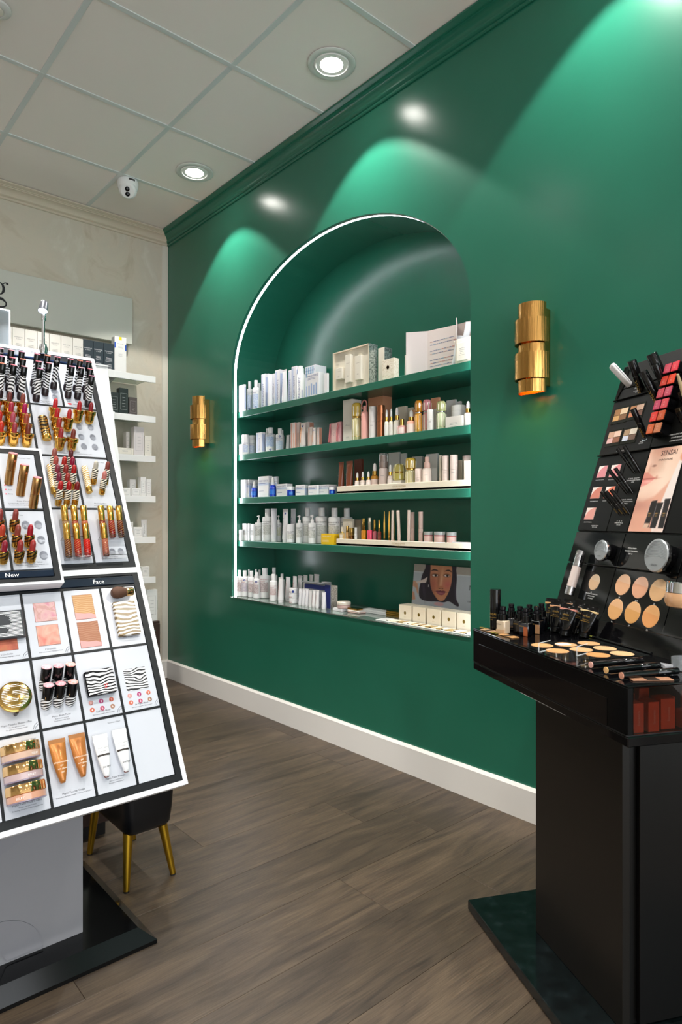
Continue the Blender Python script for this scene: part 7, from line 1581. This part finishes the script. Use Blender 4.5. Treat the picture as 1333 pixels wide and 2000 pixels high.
    # brow and lid pictograms
    def arc(key, x, y, r, th, a0=20, a1=160):
        n_ = 12; v = []
        for q in (r, r-th):
            for i in range(n_+1):
                a = R(a0+(a1-a0)*i/n_); tt = 1 if q == r else 1
                v.append((x+q*math.cos(a), y+q*.55*math.sin(a), .0006))
        obj('brow_picture', G().add(v, [(i, i+1, n_+2+i, n_+1+i) for i in range(n_)]), M('#c3d2da', .4), P[key], smooth=False)
    arc('b', .187, .478, .012, .006); arc('b', .187, .470, .011, .002, 190, 350); arc('b', .212, .557, .012, .006); arc('b', .212, .549, .011, .002, 190, 350); arc('a2', .243, .62, .018, .008)
    obj('eye_picture', G().add([(.222, .592, .0006), (.236, .606, .0006), (.252, .600, .0006), (.262, .590, .0006)], [(0, 1, 2, 3)]), M('#b9cbd2', .3), P['a2'], smooth=False)
    # eye shadow palettes (four pans each)
    for i, (x0, x1, y0, y1, cs) in enumerate(((.020, .080, .542, .5795, ('#a5764c', '#e2c6a4', '#cf9f66', '#7f5a3d')), (.0895, .147, .5435, .5785, ('#b67e54', '#ddb9a2', '#c67a58', '#7b5548')), (.0215, .0785, .4725, .509, ('#c49c84', '#dfc0ae', '#d9aeab', '#8a5a44')), (.0915, .147, .4725, .5075, ('#a68a6c', '#e0d5c6', '#c9cedd', '#6d5548')))):
        t = BP('eyeshadow_palette', G().box(x0-.006, y0-.009, 0, x1+.004, y1+.006, .0012, .0005), M('#1d201d', .12), QM)
        xm = x0+(x1-x0)*.46; ym = y0+(y1-y0)*.46
        for k, (a, b, c, d) in enumerate(((x0, xm, ym, y1), (xm, x1, ym+.001, y1), (x0, xm, y0, ym), (xm, x1, y0, ym+.001))):
            obj('shadow_pan', G().box(a+.0005, c+.0005, .0013, b-.0005, d-.0005, .002, .0003), M(cs[k], .6), t, smooth=False)
    # blush squares
    for i, (x0, x1, y0, y1, c) in enumerate(((.022, .061, .3685, .404, '#d88a92'), (.0795, .1205, .367, .403, '#e08f92'), (.0205, .0625, .3045, .339, '#cf7f6e'), (.083, .122, .304, .338, '#e4795c'), (.0205, .063, .241, .2765, '#dc9a90'))):
        t = BP('blush_pan', G().box(x0, y0, 0, x1, y1, .0012, .0003), M('#efe0da', .4), QM)
        n_ = 10; pts = [(x0, y0), (x1, y0), (x1, y1)]+[(x1-(x1-x0)*math.sin(R(9*k)), y0+(y1-y0)*math.cos(R(9*k))) for k in range(1, n_)]
        obj('blush_powder', G().prism(pts, .0013, .0018), M(c, .6), t, smooth=False)
    # round foundation swatches on the panel
    def swatch(Mx, x, y, r, c1, c2, num=None, par=None, squash=1):
        g = G().lathe([(0, .0008), (r-.0012, .0008), (r, .0002)], 36).xf(T(x, y, 0))
        o = BP('foundation_swatch', g, M(c2, .45), Mx)
        n_ = 24; pts = [(r*.97*math.cos(a), r*.97*math.sin(a)) for a in np.linspace(R(-200), R(5), n_)]
        obj('swatch_overlap', G().add([(x+p, y+q, .0011) for p, q in pts], [tuple(range(n_))]), M(c1, .45), o, smooth=False)
        if num: 
            gg = G(); letters(gg, num, (x, y-r-.008, .0006), (1, 0, 0), (0, 1, 0), size=.006); obj('caption', gg, WHITEINK, o, smooth=False)
    cols = [('#e3b088', '#e6bd9c'), ('#e0a888', '#e5b9a0'), ('#dfb384', '#e2bf97'), ('#d9a56c', '#e0b184'), ('#cf9a5a', '#dcac7a'), ('#d7985e', '#daa46c')]
    nums = ['24', '24.5', '25', '26', '27', '28']
    for i, (x, y) in enumerate(((.2655, .069), (.330, .0685), (.3925, .0685), (.2635, .0045), (.3285, .005), (.3922, .005))): swatch(QM, x, y, .0275, *cols[i], nums[i])
    swatch(QM, .149, .064, .0225, '#d9b692', '#dfc4a6', '01')
    TM = SM @ T(0, 0, .7942)
    lab = ('#d6a06c', '#dba877', '#d8a574', '#d39a66', '#d9a878', '#dfb083', '#cd925a', '#e0b384')
    for i, (x, y) in enumerate(((.274, .053), (.279, .115), (.279, .178), (.342, .0525), (.3425, .115), (.343, .178), (.4055, .116), (.4058, .178))): swatch(TM, x, y, .0265, lab[i], lab[i])
    BP('white_card', G().box(-.012, -.016, .0012, .012, .016, .0018).xf(T(.279, .108, 0)), WHITE, TM)
    BP('counter_tray', G().box(.235, .012, -.0000, .44, .228, .0003), M('#171a1a', .08), TM)
    # portrait poster
    def face(X, Y):
        img = np.ones(X.shape+(3,))*hexf('#e8c3ad')
        img = lay(img, sm(.32-.0-Y+.0*X, .1)*0, '#ffffff')
        img = lay(img, ell(X, Y, .62, .5, .35, .35, .6)*.8, '#f3d8c6'); img = lay(img, ell(X, Y, .2, .95, .2, .25, .3)*.7, '#d99e86'); img = lay(img, ell(X, Y, .5, 1.02, .25, .09, .12)*.7, '#d18f7c')
        img = lay(img, ell(X, Y, .24, .79, .045, .010, .02), '#6b3a30'); img = lay(img, ell(X, Y, .13, .83, .12, .06, .12)*.5, '#f6d9ca'); img = lay(img, ell(X, Y, .13, .735, .03, .06, .05)*.5, '#cf9480')
        img = lay(img, polym(X, Y, spline([(-.1, .72), (.05, .715), (.12, .71), (.3, .655), (.38, .64), (.3, .63), (.1, .625), (-.1, .615)], 4), .015), '#d98e7e')
        img = lay(img, polym(X, Y, spline([(-.1, .64), (.1, .63), (.36, .645), (.28, .6), (.12, .555), (-.1, .545)], 4), .015), '#e08a80'); img = lay(img, ell(X, Y, .1, .634, .26, .006, .012), '#9c4e48'); img = lay(img, ell(X, Y, .2, .6, .1, .012, .03)*.7, '#f6c8c0'); img = lay(img, ell(X, Y, .4, .645, .03, .02, .03)*.6, '#b7715c')
        img = lay(img, ell(X, Y, .15, .48, .2, .05, .15)*.6, '#f5dccb')
        neck = polym(X, Y, [(-.1, .37), (.2, .36), (.5, .42), (.75, .55), (.95, .7), (1.0, .2), (.7, -.1), (-.1, -.1)], .04); img = lay(img, neck*.75, '#d99a82'); img = lay(img, ell(X, Y, .15, .3, .3, .06, .12)*.6, '#9c6b66'); img = lay(img, ell(X, Y, .3, .15, .35, .2, .4)*.7, '#dba08a')
        img = lay(img, polym(X, Y, [(1.1, .86), (.92, .82), (.8, .55), (.72, .3), (.62, .12), (.75, -.1), (1.1, -.1)], .03), '#e9ddd8'); img = lay(img, polym(X, Y, [(.75, .1), (.9, .3), (1.1, .4), (1.1, -.1), (.7, -.1)], .1)*.5, '#e8c4b6')
        img = lay(img, ell(X, Y, 1.0, .88, .08, .06, .03), '#dd9473')
        for x0, y0, x1, y1, x2, y2, x3, y3 in ((.42, .05, .58, .05, .62, .37, .46, .36), (.62, .045, .78, .045, .80, .34, .585, .34), (.84, .045, .99, .045, .98, .385, .82, .38)):
            img = lay(img, polym(X, Y, [(x0, y0), (x1, y1), (x2, y2), (x3, y3)], .008), '#1b1819')
        img = lay(img, polym(X, Y, [(.41, .045), (.56, .045), (.57, .1), (.43, .1)], .02), '#d9b59e')
        for x in (.5, .69, .9):
            img = lay(img, ell(X, Y, x, .215, .045, .007, .008), '#a8813f'); img = lay(img, ell(X, Y, x, .185, .035, .005, .008)*.8, '#a8813f'); img = lay(img, ell(X, Y, x-.06, .22, .006, .11, .012)*.7, '#c9c4cf')
        return np.clip(img, 0, 1)
    pm = SM @ T(0, .264, .869) @ Matrix.Rotation(-TL, 4, 'X')
    # picture local x right, z up; place on the panel plane
    me = picture_mesh(.1265, .2245, 80, 130, face)
    o = bpy.data.objects.new('printed_photo', me); COL.objects.link(o); o.parent = BSTAND; o.matrix_local = SM.inverted() @ QM @ T(.2275, .2095, .0012) @ Matrix.Rotation(R(-90), 4, 'X')
    obj('photo_backing', G().box(-.001, .0002, -.001, .1275, .002, .2255), BLACKS, o, smooth=False)
    g = G(); letters(g, 'SENSAI', (.073, -.0006, .2035), (1, 0, 0), (0, 0, 1), width=.056, shear=.0); letters(g, 'FOUNDATIONS', (.066, -.0006, .189), (1, 0, 0), (0, 0, 1), width=.05)
    obj('lettering', g, M('#2f1f1e', .5), o, smooth=False)
build_black_stand()
QD = (QM.to_3x3() @ Vector((0, 1, 1))).normalized(); QX = (QM.to_3x3() @ Vector((1, 0, 0))); QY = QD.cross(QX).normalized()
def MQ(x, y, z=0, dx=0):
    o = QM @ Vector((x, y, z)); d = (QD+QX*dx).normalized(); yy = d.cross(QX).normalized(); xx = yy.cross(d).normalized()
    return frame(o, xx, yy, d)
def build_black_items():
    def mascara(x, y, r, ln, label, split=.48, cut=0, dx=0, gold=True, z=0, name='mascara'):
        t = thing(name, label, name.replace('_', ' '), MQ(x, y, z, dx))
        obj('barrel', G().lathe([(r*.55, -.006), (r*.8, .006), (r*.98, ln*.28), (r, ln*split)], 24), BLACKG, t)
        obj('cap', G().lathe([(r*.98, ln*split+.0008), (r*1.03, ln*split+.0016), (r*.98, ln-.002), (r*.9, ln), (0, ln+.0005)], 24), M('#0b0b0d', .1), t)
        obj('split_ring', G().lathe([(r*1.0, ln*split), (r*1.01, ln*split+.0008)], 24), M('#a7abae', .15, 1), t)
        if gold: obj('lettering', letters_cyl(G(), 'SENSAI', r+.0003, ln*.16, r*1.0, -60, vertical=True), GOLDINK, t, smooth=False)
    mascara(.113, .625, .0125, .088, 'large black mascara at the upper left of the black tester panel', dx=.1)
    mascara(.196, .578-.0, .0125, .088, 'black mascara standing lower in front of the large one on the black panel', dx=-.12, z=-.0, split=.5)
    mascara(.199, .632, .0145, .082, 'large black mascara next to the coral lip colours on the black panel', dx=-.05); mascara(.226, .592, .0095, .085, 'slim dark mascara between the two larger ones on the black panel', dx=.0)
    mascara(.187, .478, .0085, .080, 'black eyeliner standing over the lower shadow palettes', dx=-.05, name='eyeliner')
    for i, (x, y, tx) in enumerate(((.183, .375, .159), (.205, .376, .188), (.178, .316, .148), (.199, .317, .175), (.174, .257, .137), (.194, .256, .158), (.212, .258, .181))):
        lab = ['left eyeliner of the pair just above the row of blush squares', 'right eyeliner of the pair just above the row of blush squares', 'left pencil of the pair across the top blush squares', 'right pencil of the pair across the top blush squares', 'left of three pencils across the middle blush squares', 'middle of three pencils across the middle blush squares', 'right of three pencils across the middle blush squares'][i]
        mascara(x, y, .0052, .078, 'slim black '+lab, split=.42, dx=(tx-x)/.055*.8, gold=i > 3, name='eyeliner' if i < 2 else 'eye_pencil')
    # white device
    t = thing('white_tester', 'white rounded plastic tester stick at the top left corner of the black panel', 'tester', MQ(.052, .652-.0, .0, -.55)); n = 24
    def so(a, b, z, e=.5): return [(a*np.sign(math.cos(q))*abs(math.cos(q))**e, b*np.sign(math.sin(q))*abs(math.sin(q))**e, z) for q in [2*math.pi*i/n for i in range(n)]]
    obj('body', G().rings([so(.006, .003, -.004), so(.010, .006, .0), so(.011, .0075, .03), so(.0115, .0075, .075), so(.010, .006, .082), so(.006, .003, .084)]), M('#e9e7ea', .3), t, ang=50)
    obj('grey_edge', G().rings([so(.0113, .0012, .004), so(.0122, .0012, .072)]).xf(T(.0006, .0, 0)), M('#a9adb3', .3), t)
    # lip cubes
    LC = ['#c9455c', '#d22a3c', '#c73a2a', '#d8401f', '#c23a4c', '#b8415a', '#b5385a', '#c9404c', '#d2342a', '#b84c22', '#c05a2c', '#b8714c']
    LN = ['rose', 'crimson', 'brick red', 'orange red', 'carmine', 'mauve pink', 'plum pink', 'coral rose', 'poppy red', 'burnt orange', 'copper orange', 'caramel']
    for i in range(12):
        c = i % 2; r_ = i//2; x = (.2455, .273)[c]; y = (.6495, .6145, .5805, .5475, .515, .481)[r_]
        t = thing('lipstick', '%s square lipstick tester, %s column, %s row from the top of the coral block' % (LN[i], ('left', 'right')[c], ORD[r_]), 'lipstick', QM @ T(x-.002, y-.003, .0), 'square lip colour testers'); s = .0115
        obj('case', G().box(-s, -s*1.15, 0, s, s*1.15, .030, .001), BLACKG, t, key='lc_case', smooth=False)
        obj('colour_cap', G().box(-s, -s*1.15, .0302, s, s*1.15, .0335, .0008), M(LC[i], .35), t, key=('lc', LC[i]), smooth=False)
        g = G(); letters(g, 'CL', (0, .001, .0339), (1, 0, 0), (0, 1, 0), size=.006); letters(g, '%02d' % (i+1), (0, -.006, .0339), (1, 0, 0), (0, 1, 0), size=.006); obj('lettering', g, M('#d9a7a0', .5), t, smooth=False)
    # lipstick refills at the right edge
    for i, (x, y) in enumerate(((.308, .585), (.312, .545), (.318, .50))):
        t = thing('lip_refill', 'dark lipstick refill with metal collar right of the square lip colours, %s' % ('upper', 'middle', 'lower')[i], 'lipstick', MQ(x, y, 0, 0))
        obj('case', G().lathe([(.0095, 0), (.010, .001), (.010, .028)], 20), BLACKG, t); obj('collar', G().lathe([(.0085, .0282), (.0085, .036), (.007, .0365)], 20), M('#4a4030', .2, .9), t)
    t = thing('lip_brush', 'lip brush with beige handle and clear cap at the right of the square lip colours', 'brush', MQ(.345, .50, .0, .12))
    obj('clear_cap', G().lathe([(.006, 0), (.0065, .03)], 16), M('#7c8288', .1), t); obj('ferrule', G().lathe([(.005, .0302), (.005, .042)], 16), CHROME, t); obj('handle', G().lathe([(.0045, .0422), (.0055, .07), (.003, .12), (0, .121)], 16), M('#cbb58e', .3), t)
    # round silver compacts
    for i, (x, y, r, label) in enumerate(((.182, .152, .028, 'smaller silver round compact in the left column of the black panel'), (.392, .150, .040, 'large silver round compact with ribbed face in the middle of the black panel'))):
        t = thing('round_compact', label, 'compact', QM @ T(x+.004, y-.002, .002) @ Matrix.Rotation(R(8), 4, 'X'))
        obj('holder', G().lathe([(r*.75, 0), (r*.8, .018), (r*.8, .020)], 30), BLACKG, t)
        obj('case', G().lathe([(r*.86, .0205), (r*.98, .022), (r, .027), (r*.985, .031)], 48), CHROME, t)
        g = G().lathe([(r*.975, .0312), (r*.93, .0335), (r*.5, .0342), (0, .0344)], 48); lid = obj('lid', g, M('#b9bfc4', .28, .55), t)
        g = G()
        for k in range(11):
            yy = -r*.05+k*r*.088; pts = []
            for a in np.linspace(-.82, .82, 14):
                x_ = a*r*math.sqrt(max(.05, 1-(max(yy, 0)/r)**2)); y_ = yy-.18*r*(a*a)
                if x_*x_+y_*y_ < (r*.9)**2: pts.append((x_, y_, .0343))
            if len(pts) > 3: g.tube(pts, .00045, 4)
        obj('rib', g, M('#8f979d', .3, .6), lid, smooth=False)
        g = G(); letters(g, 'SENSAI', (0, -r*.62, .0346), (1, 0, 0), (0, 1, 0), width=r*.5); obj('lettering', g, M('#585c60', .4), lid, smooth=False)
    # pump foundation
    mq = frame(QM @ Vector((.085, .014, .022)), QX, QM.to_3x3() @ Vector((0, 0, -1)), QM.to_3x3() @ Vector((0, 1, 0)))
    t = thing('foundation_bottle', 'slim pink white foundation bottle with two chrome ends hanging on the black panel', 'bottle', mq); r = .0125
    obj('lower_chrome', G().lathe([(r*.9, 0), (r*1.02, .001), (r*1.02, .024)], 28), CHROME, t); obj('body', G().lathe([(r, .0243), (r, .082)], 28), M('#e2d2cd', .2, coat=.6), t)
    obj('chrome_cap', G().lathe([(r*1.03, .0823), (r*1.03, .126), (r*.95, .128), (0, .128)], 28), CHROME, t); obj('lettering', letters_cyl(G(), 'SENSAI', r+.0003, .034, .0055, -110, vertical=True), GREYINK, t, smooth=False)
    # glass jar at the right edge
    mq = frame(QM @ Vector((.512, .030, .036)), QX, QM.to_3x3() @ Vector((0, 0, -1)), QM.to_3x3() @ Vector((0, 1, 0)))
    t = thing('cream_jar', 'round glass jar of beige cream foundation with chrome lid at the right edge', 'jar', mq @ Matrix.Rotation(R(12), 4, 'X')); r = .030
    obj('glass_body', G().lathe([(r*.5, 0), (r*.8, .003), (r*.98, .012), (r, .026), (r*.95, .032)], 36), M('#c99b72', .06, coat=1), t); obj('lid', G().lathe([(r*.9, .0322), (r*.97, .033), (r*.97, .054), (r*.9, .056), (0, .0565)], 36), CHROME, t)
    t = thing('cream_jar', 'second beige cream jar with chrome lid above the first at the right edge', 'jar', mq @ T(.036, 0, .062) @ Matrix.Rotation(R(12), 4, 'X'))
    obj('glass_body', G().lathe([(r*.5, 0), (r*.8, .003), (r*.98, .012), (r, .026), (r*.95, .032)], 36), M('#c99b72', .06, coat=1), t); obj('lid', G().lathe([(r*.9, .0322), (r*.97, .033), (r*.97, .054), (r*.9, .056), (0, .0565)], 36), CHROME, t)
    Z = .7942
    def CM_(s, t_, z=Z, rot=0): return SM @ T(s, t_, z) @ Matrix.Rotation(rot, 4, 'Z')
    t = thing('concealer_stick', 'tall black cylinder with gold lettering at the far corner of the black counter', 'makeup stick', CM_(.030, .053)); r = .0148
    obj('body', G().lathe([(r*.93, 0), (r, .001), (r, .056)], 28), BLACKP, t); obj('cap', G().lathe([(r*1.01, .0566), (r*1.01, .109), (r*.95, .111), (0, .111)], 28), M('#0a0a0c', .12), t)
    g = letters_cyl(G(), 'SENSAI', r+.0004, .040, .0085, -70); letters_cyl(g, 'FOUNDATION', r+.0004, .032, .004, -70); letters_cyl(g, 'STICK', r+.0004, .026, .0035, -70); obj('lettering', g, GOLDINK, t, smooth=False)
    # foundation bottles
    FB = [(.076+.012, .043, 'clear', '#d9c3a8', 'nearest short foundation bottle showing pale beige glass'), (.135, .095, 'dark', '#a4562e', 'short black foundation bottle with an orange brown window'), (.107, .092, 'dark', None, 'short black foundation bottle in the middle of the cluster'),
          (.072, .078, 'dark', None, 'black foundation bottle behind at the left of the cluster'), (.106, .132, 'dark', '#b98a62', 'black foundation bottle at the right of the cluster before the tubes'), (.068, .118, 'dark', None, 'rearmost black foundation bottle of the cluster'), (.050, .086+.012, 'dark', None, 'black foundation bottle with bare nozzle at the back left')]
    FB = [(.1, .040, 'clear', '#d9c3a8', FB[0][4]), (.145, .082, 'dark', '#a4562e', FB[1][4]), (.108, .085, 'dark', None, FB[2][4]), (.056, .052+.036, 'dark', None, FB[6][4]), (.12, .128, 'dark', '#b98a62', FB[4][4]), (.082, .128, 'dark', None, FB[5][4]), (.07, .172, 'dark', None, 'black foundation bottle with coppery nozzle at the very back of the cluster')]
    for i, (s, t_, kind, wc, label) in enumerate(FB):
        t = thing('foundation_bottle', label, 'bottle', CM_(s, t_, rot=R(24+i*3)), 'short foundation pump bottles on the black counter')
        obj('body', G().box(-.0145, -.0125, 0, .0145, .0125, .036, .003), M('#d6c2a8', .08, coat=1) if kind == 'clear' else M('#0b0c10', .05, coat=.6), t, ang=40)
        obj('collar', G().lathe([(.0115, .0362), (.0125, .037), (.0125, .052), (.011, .053)], 24), BLACKP, t)
        obj('nozzle', G().lathe([(.0085, .0532), (.0092, .054), (.0092, .061), (.0065, .0625)], 20).lathe([(.0065, .0628), (.0078, .064), (.0078, .072), (.006, .073), (0, .073)], 18), M('#101014', .15), t)
        if wc and kind == 'dark': obj('colour_window', G().box(.0015, -.0131, .001, .0135, -.0126, .025), M(wc, .4), t, smooth=False)
        g = G(); letters(g, 'SENSAI', (-.005, -.0131, .0245), (1, 0, 0), (0, 0, 1), size=.0045); obj('lettering', g, GOLDINK if kind == 'dark' else GREYINK, t, smooth=False)
        if kind == 'clear': obj('powder_line', G().box(-.014, -.0128, .001, .014, -.0125, .012), M('#c39f7d', .4), t, smooth=False)
    # leaning black tubes
    TB = [(.063, .205, '#d3a468', -.10), (.085, .236, '#d9a884', -.02), (.125, .18, '#d29a72', -.08), (.18, .173, '#cf8a7c', -.03), (.155, .222, '#c9a58c', .0), (.215, .206, '#dcc390', .04), (.115, .246, '#e0b49c', .02)]
    TBL = ['leftmost black tube with gold band behind the bottle cluster', 'black tube with peach band half hidden at the back', 'black tube with tan band in the front row of tubes', 'nearest black tube with a rosy pink band', 'black tube hidden behind the pink banded one', 'rightmost black tube with pale yellow band', 'black tube with pale peach band at the back near the panel']
    for i, (s, t_, c, ln) in enumerate(TB):
        mx = CM_(s, t_, rot=R(30)) @ Matrix.Rotation(R(-12), 4, 'X') @ Matrix.Rotation(ln+.10, 4, 'Y') @ T(0, 0, .0025)
        t = thing('foundation_tube', TBL[i], 'tube', mx, 'black foundation tubes on the counter'); n = 22; rg = []; h = .082
        for f, a, b in ((.0, .013, .012), (.1, .016, .0135), (.4, .020, .011), (.75, .0225, .006), (.88, .0235, .002), (1, .0235, .001)):
            rg.append([(a*math.cos(2*math.pi*k/n), b*math.sin(2*math.pi*k/n), .012+(h-.012)*f) for k in range(n)])
        obj('body', G().rings(rg), M('#08090b', .1), t, key='tb_b', ang=50)
        obj('cap', G().lathe([(.0125, 0), (.0135, .001), (.0135, .0115)], 22), BLACKP, t, key='tb_c')
        obj('colour_band', G().box(-.0232, -.0042, .0655, .0232, .0042, .0705, .0005), M(c, .4), t, smooth=False)
        g = G(); letters(g, 'SENSAI', (0, -.0108, .052), (1, 0, 0), (0, 0, 1), size=.006); letters(g, 'CELLULAR', (0, -.0118, .044), (1, 0, 0), (0, 0, 1), size=.0035); letters(g, 'PERFORMANCE', (0, -.0124, .0395), (1, 0, 0), (0, 0, 1), size=.0035); obj('lettering', g, GOLDINK, t, smooth=False)
    # highlighting pens lying on the counter
    for i, (s0, s1, c) in enumerate(((.518, .503, '#dfa99c'), (.568, .554, '#dcae74'), (.615, .606, '#c98d74'))):
        a = math.atan2(s1-s0, .14)
        mx = SM @ T(s0, .019, Z+.0078) @ Matrix.Rotation(-a, 4, 'Z') @ Matrix.Rotation(R(-90), 4, 'X')
        t = thing('concealer_pen', ['farthest', 'middle', 'nearest'][i]+' of three black concealer pens lying across the counter edge, '+['pink', 'yellow beige', 'tan'][i]+' tip', 'pen', mx, 'black concealer pens'); r = .0068
        obj('colour_tip', G().lathe([(0, 0), (r*.95, .0004), (r*.95, .002)], 22), M(c, .4), t); obj('barrel', G().lathe([(r, .0021), (r, .085)], 22), BLACKG, t, key='cp_b')
        obj('cap', G().lathe([(r*.96, .0853), (r*1.02, .086), (r*1.0, .135), (r*.7, .1375), (0, .138)], 22), BLACKG, t, key='cp_c')
        g = letters_cyl(G(), 'SENSAI', r+.0003, .062, .006, 110, vertical=True); g = letters_cyl(g, 'HIGHLIGHTING CONCEALER', r+.0003, .058, .0035, 80, vertical=True); obj('lettering', g, GOLDINK, t, smooth=False)
        obj('chrome_ring', G().lathe([(r*1.01, .0848), (r*1.01, .0853)], 22), M('#9aa0a8', .15, 1), t)
    # gold and clear bits, flat samples, clear cup
    for i, (s, t_, c) in enumerate(((.018, .022, '#a89a4e'), (.098, .016, '#a89a4e'), (.205, .235, '#a0a04a'))):
        o = tag(obj('sample_clip', G().box(-.012, -.005, 0, .012, .005, .004, .0015), M(c, .2, .7), Mx=CM_(s, t_, Z+.0002, .2), smooth=False), 'small gold green clip %s on the black counter' % ('at the far corner', 'near the front edge beside the pale bottle', 'below the leaning tubes')[i], 'clip')
    for i, (s, t_, c, w) in enumerate(((.055, .022, '#c29a78', .026), (.142, .034, '#c2925e', .03), (.64, .04, '#a87a5e', .04))):
        o = tag(obj('sample_card', G().box(-w, -.012, 0, w, .012, .002, .0006), M(c, .3), Mx=CM_(s if s < .6 else .628, t_ if s < .6 else .075, Z+.0002, 1.35 if s > .6 else .12), smooth=False), 'flat skin tone sample card %s, black counter' % ('before the tall cylinder', 'before the bottle cluster', 'at the near corner beside the pens')[i], 'card')
        obj('card_window', G().box(-w*.3, -.0122, .0021, w*.3, .0122, .0026), M('#2a211b', .3), o, smooth=False)
    t = thing('clear_flap', 'pair of bent clear plastic strips standing over the round swatches', 'plastic strip', CM_(.40, .07))
    cl = M('#d9dde0', .1)
    for i, (x, y) in enumerate(((-.08, -.035), (.0, -.01))): obj('strip', G().box(x, y, 0, x+.0012, y+.05, .0016).box(x, y, 0, x+.0012, y+.0012, .022).box(x, y, .021, x+.0012, y+.05, .0222).xf(Matrix.Rotation(.5, 4, 'Z')), cl, t, smooth=False)
    t = thing('clear_cup', 'small clear acrylic cup at the right edge of the black counter', 'cup', CM_(.575, .20)); obj('wall', G().lathe([(.0235, 0), (.026, .001), (.026, .024), (.0245, .024), (.0225, .002), (0, .002)], 28), M('#d5dadd', .04, trans=.85), t)
    t = thing('clear_tray', 'crumpled clear wrapper between the pens and the clear cup', 'wrapper', CM_(.56, .168)); obj('film', G().rings([[(.012*math.cos(q)+.003*math.sin(3*q), .009*math.sin(q), z_+.002*math.sin(2*q)) for q in np.linspace(0, 2*math.pi, 13)[:-1]] for z_ in (.002, .006, .009)]), M('#c9cbd0', .1, trans=.4), t)
    # orange cartons inside the counter box
    OR = M('#b8421a', .4)
    spots = [(.62, .018, .030, .028, .055), (.622, .050, .030, .031, .056), (.615, .083, .040, .04, .058), (.585, .03, .03, .03, .062), (.63, .128, .022, .024, .034), (.632, .156, .02, .022, .044), (.57, .075, .03, .03, .066), (.635, .20, .02, .028, .05), (.59, .13, .02, .024, .05), (.60, .165, .02, .026, .058)]
    LB = ['leftmost front', 'front with round tag', 'third front', 'left rear', 'low front', 'small right', 'tallest rear', 'far right front', 'middle rear', 'right rear']
    for i, (s, t_, w, dd, h) in enumerate(spots):
        mx = SM @ T(s+w*.5 if i > 20 else s, t_, .7031) @ Matrix.Rotation(R(90), 4, 'Z')
        dd = min(dd, .03)
        o = tag(obj('orange_carton', G().box(0, 0, 0, .030 if i < 3 else dd*.8, w*.8, h, .0008), OR, Mx=SM @ T(s, t_, .7031) @ Matrix(((0, 1, 0, 0), (1, 0, 0, 0), (0, 0, 1, 0), (0, 0, 0, 1))) if False else SM @ T(s, t_, .7031), smooth=False), '%s orange red carton inside the glass ended counter box' % LB[i], 'box', 'orange cartons in the counter box')
        if i < 3:
            g = G(); letters(g, 'livcento', (.0306, w*.5, h*.5), (0, 0, 1), (0, -1, 0), size=.0085); obj('lettering', g, M('#c99a86', .5), o, smooth=False)
build_black_items()
print('objects', len(bpy.data.objects))
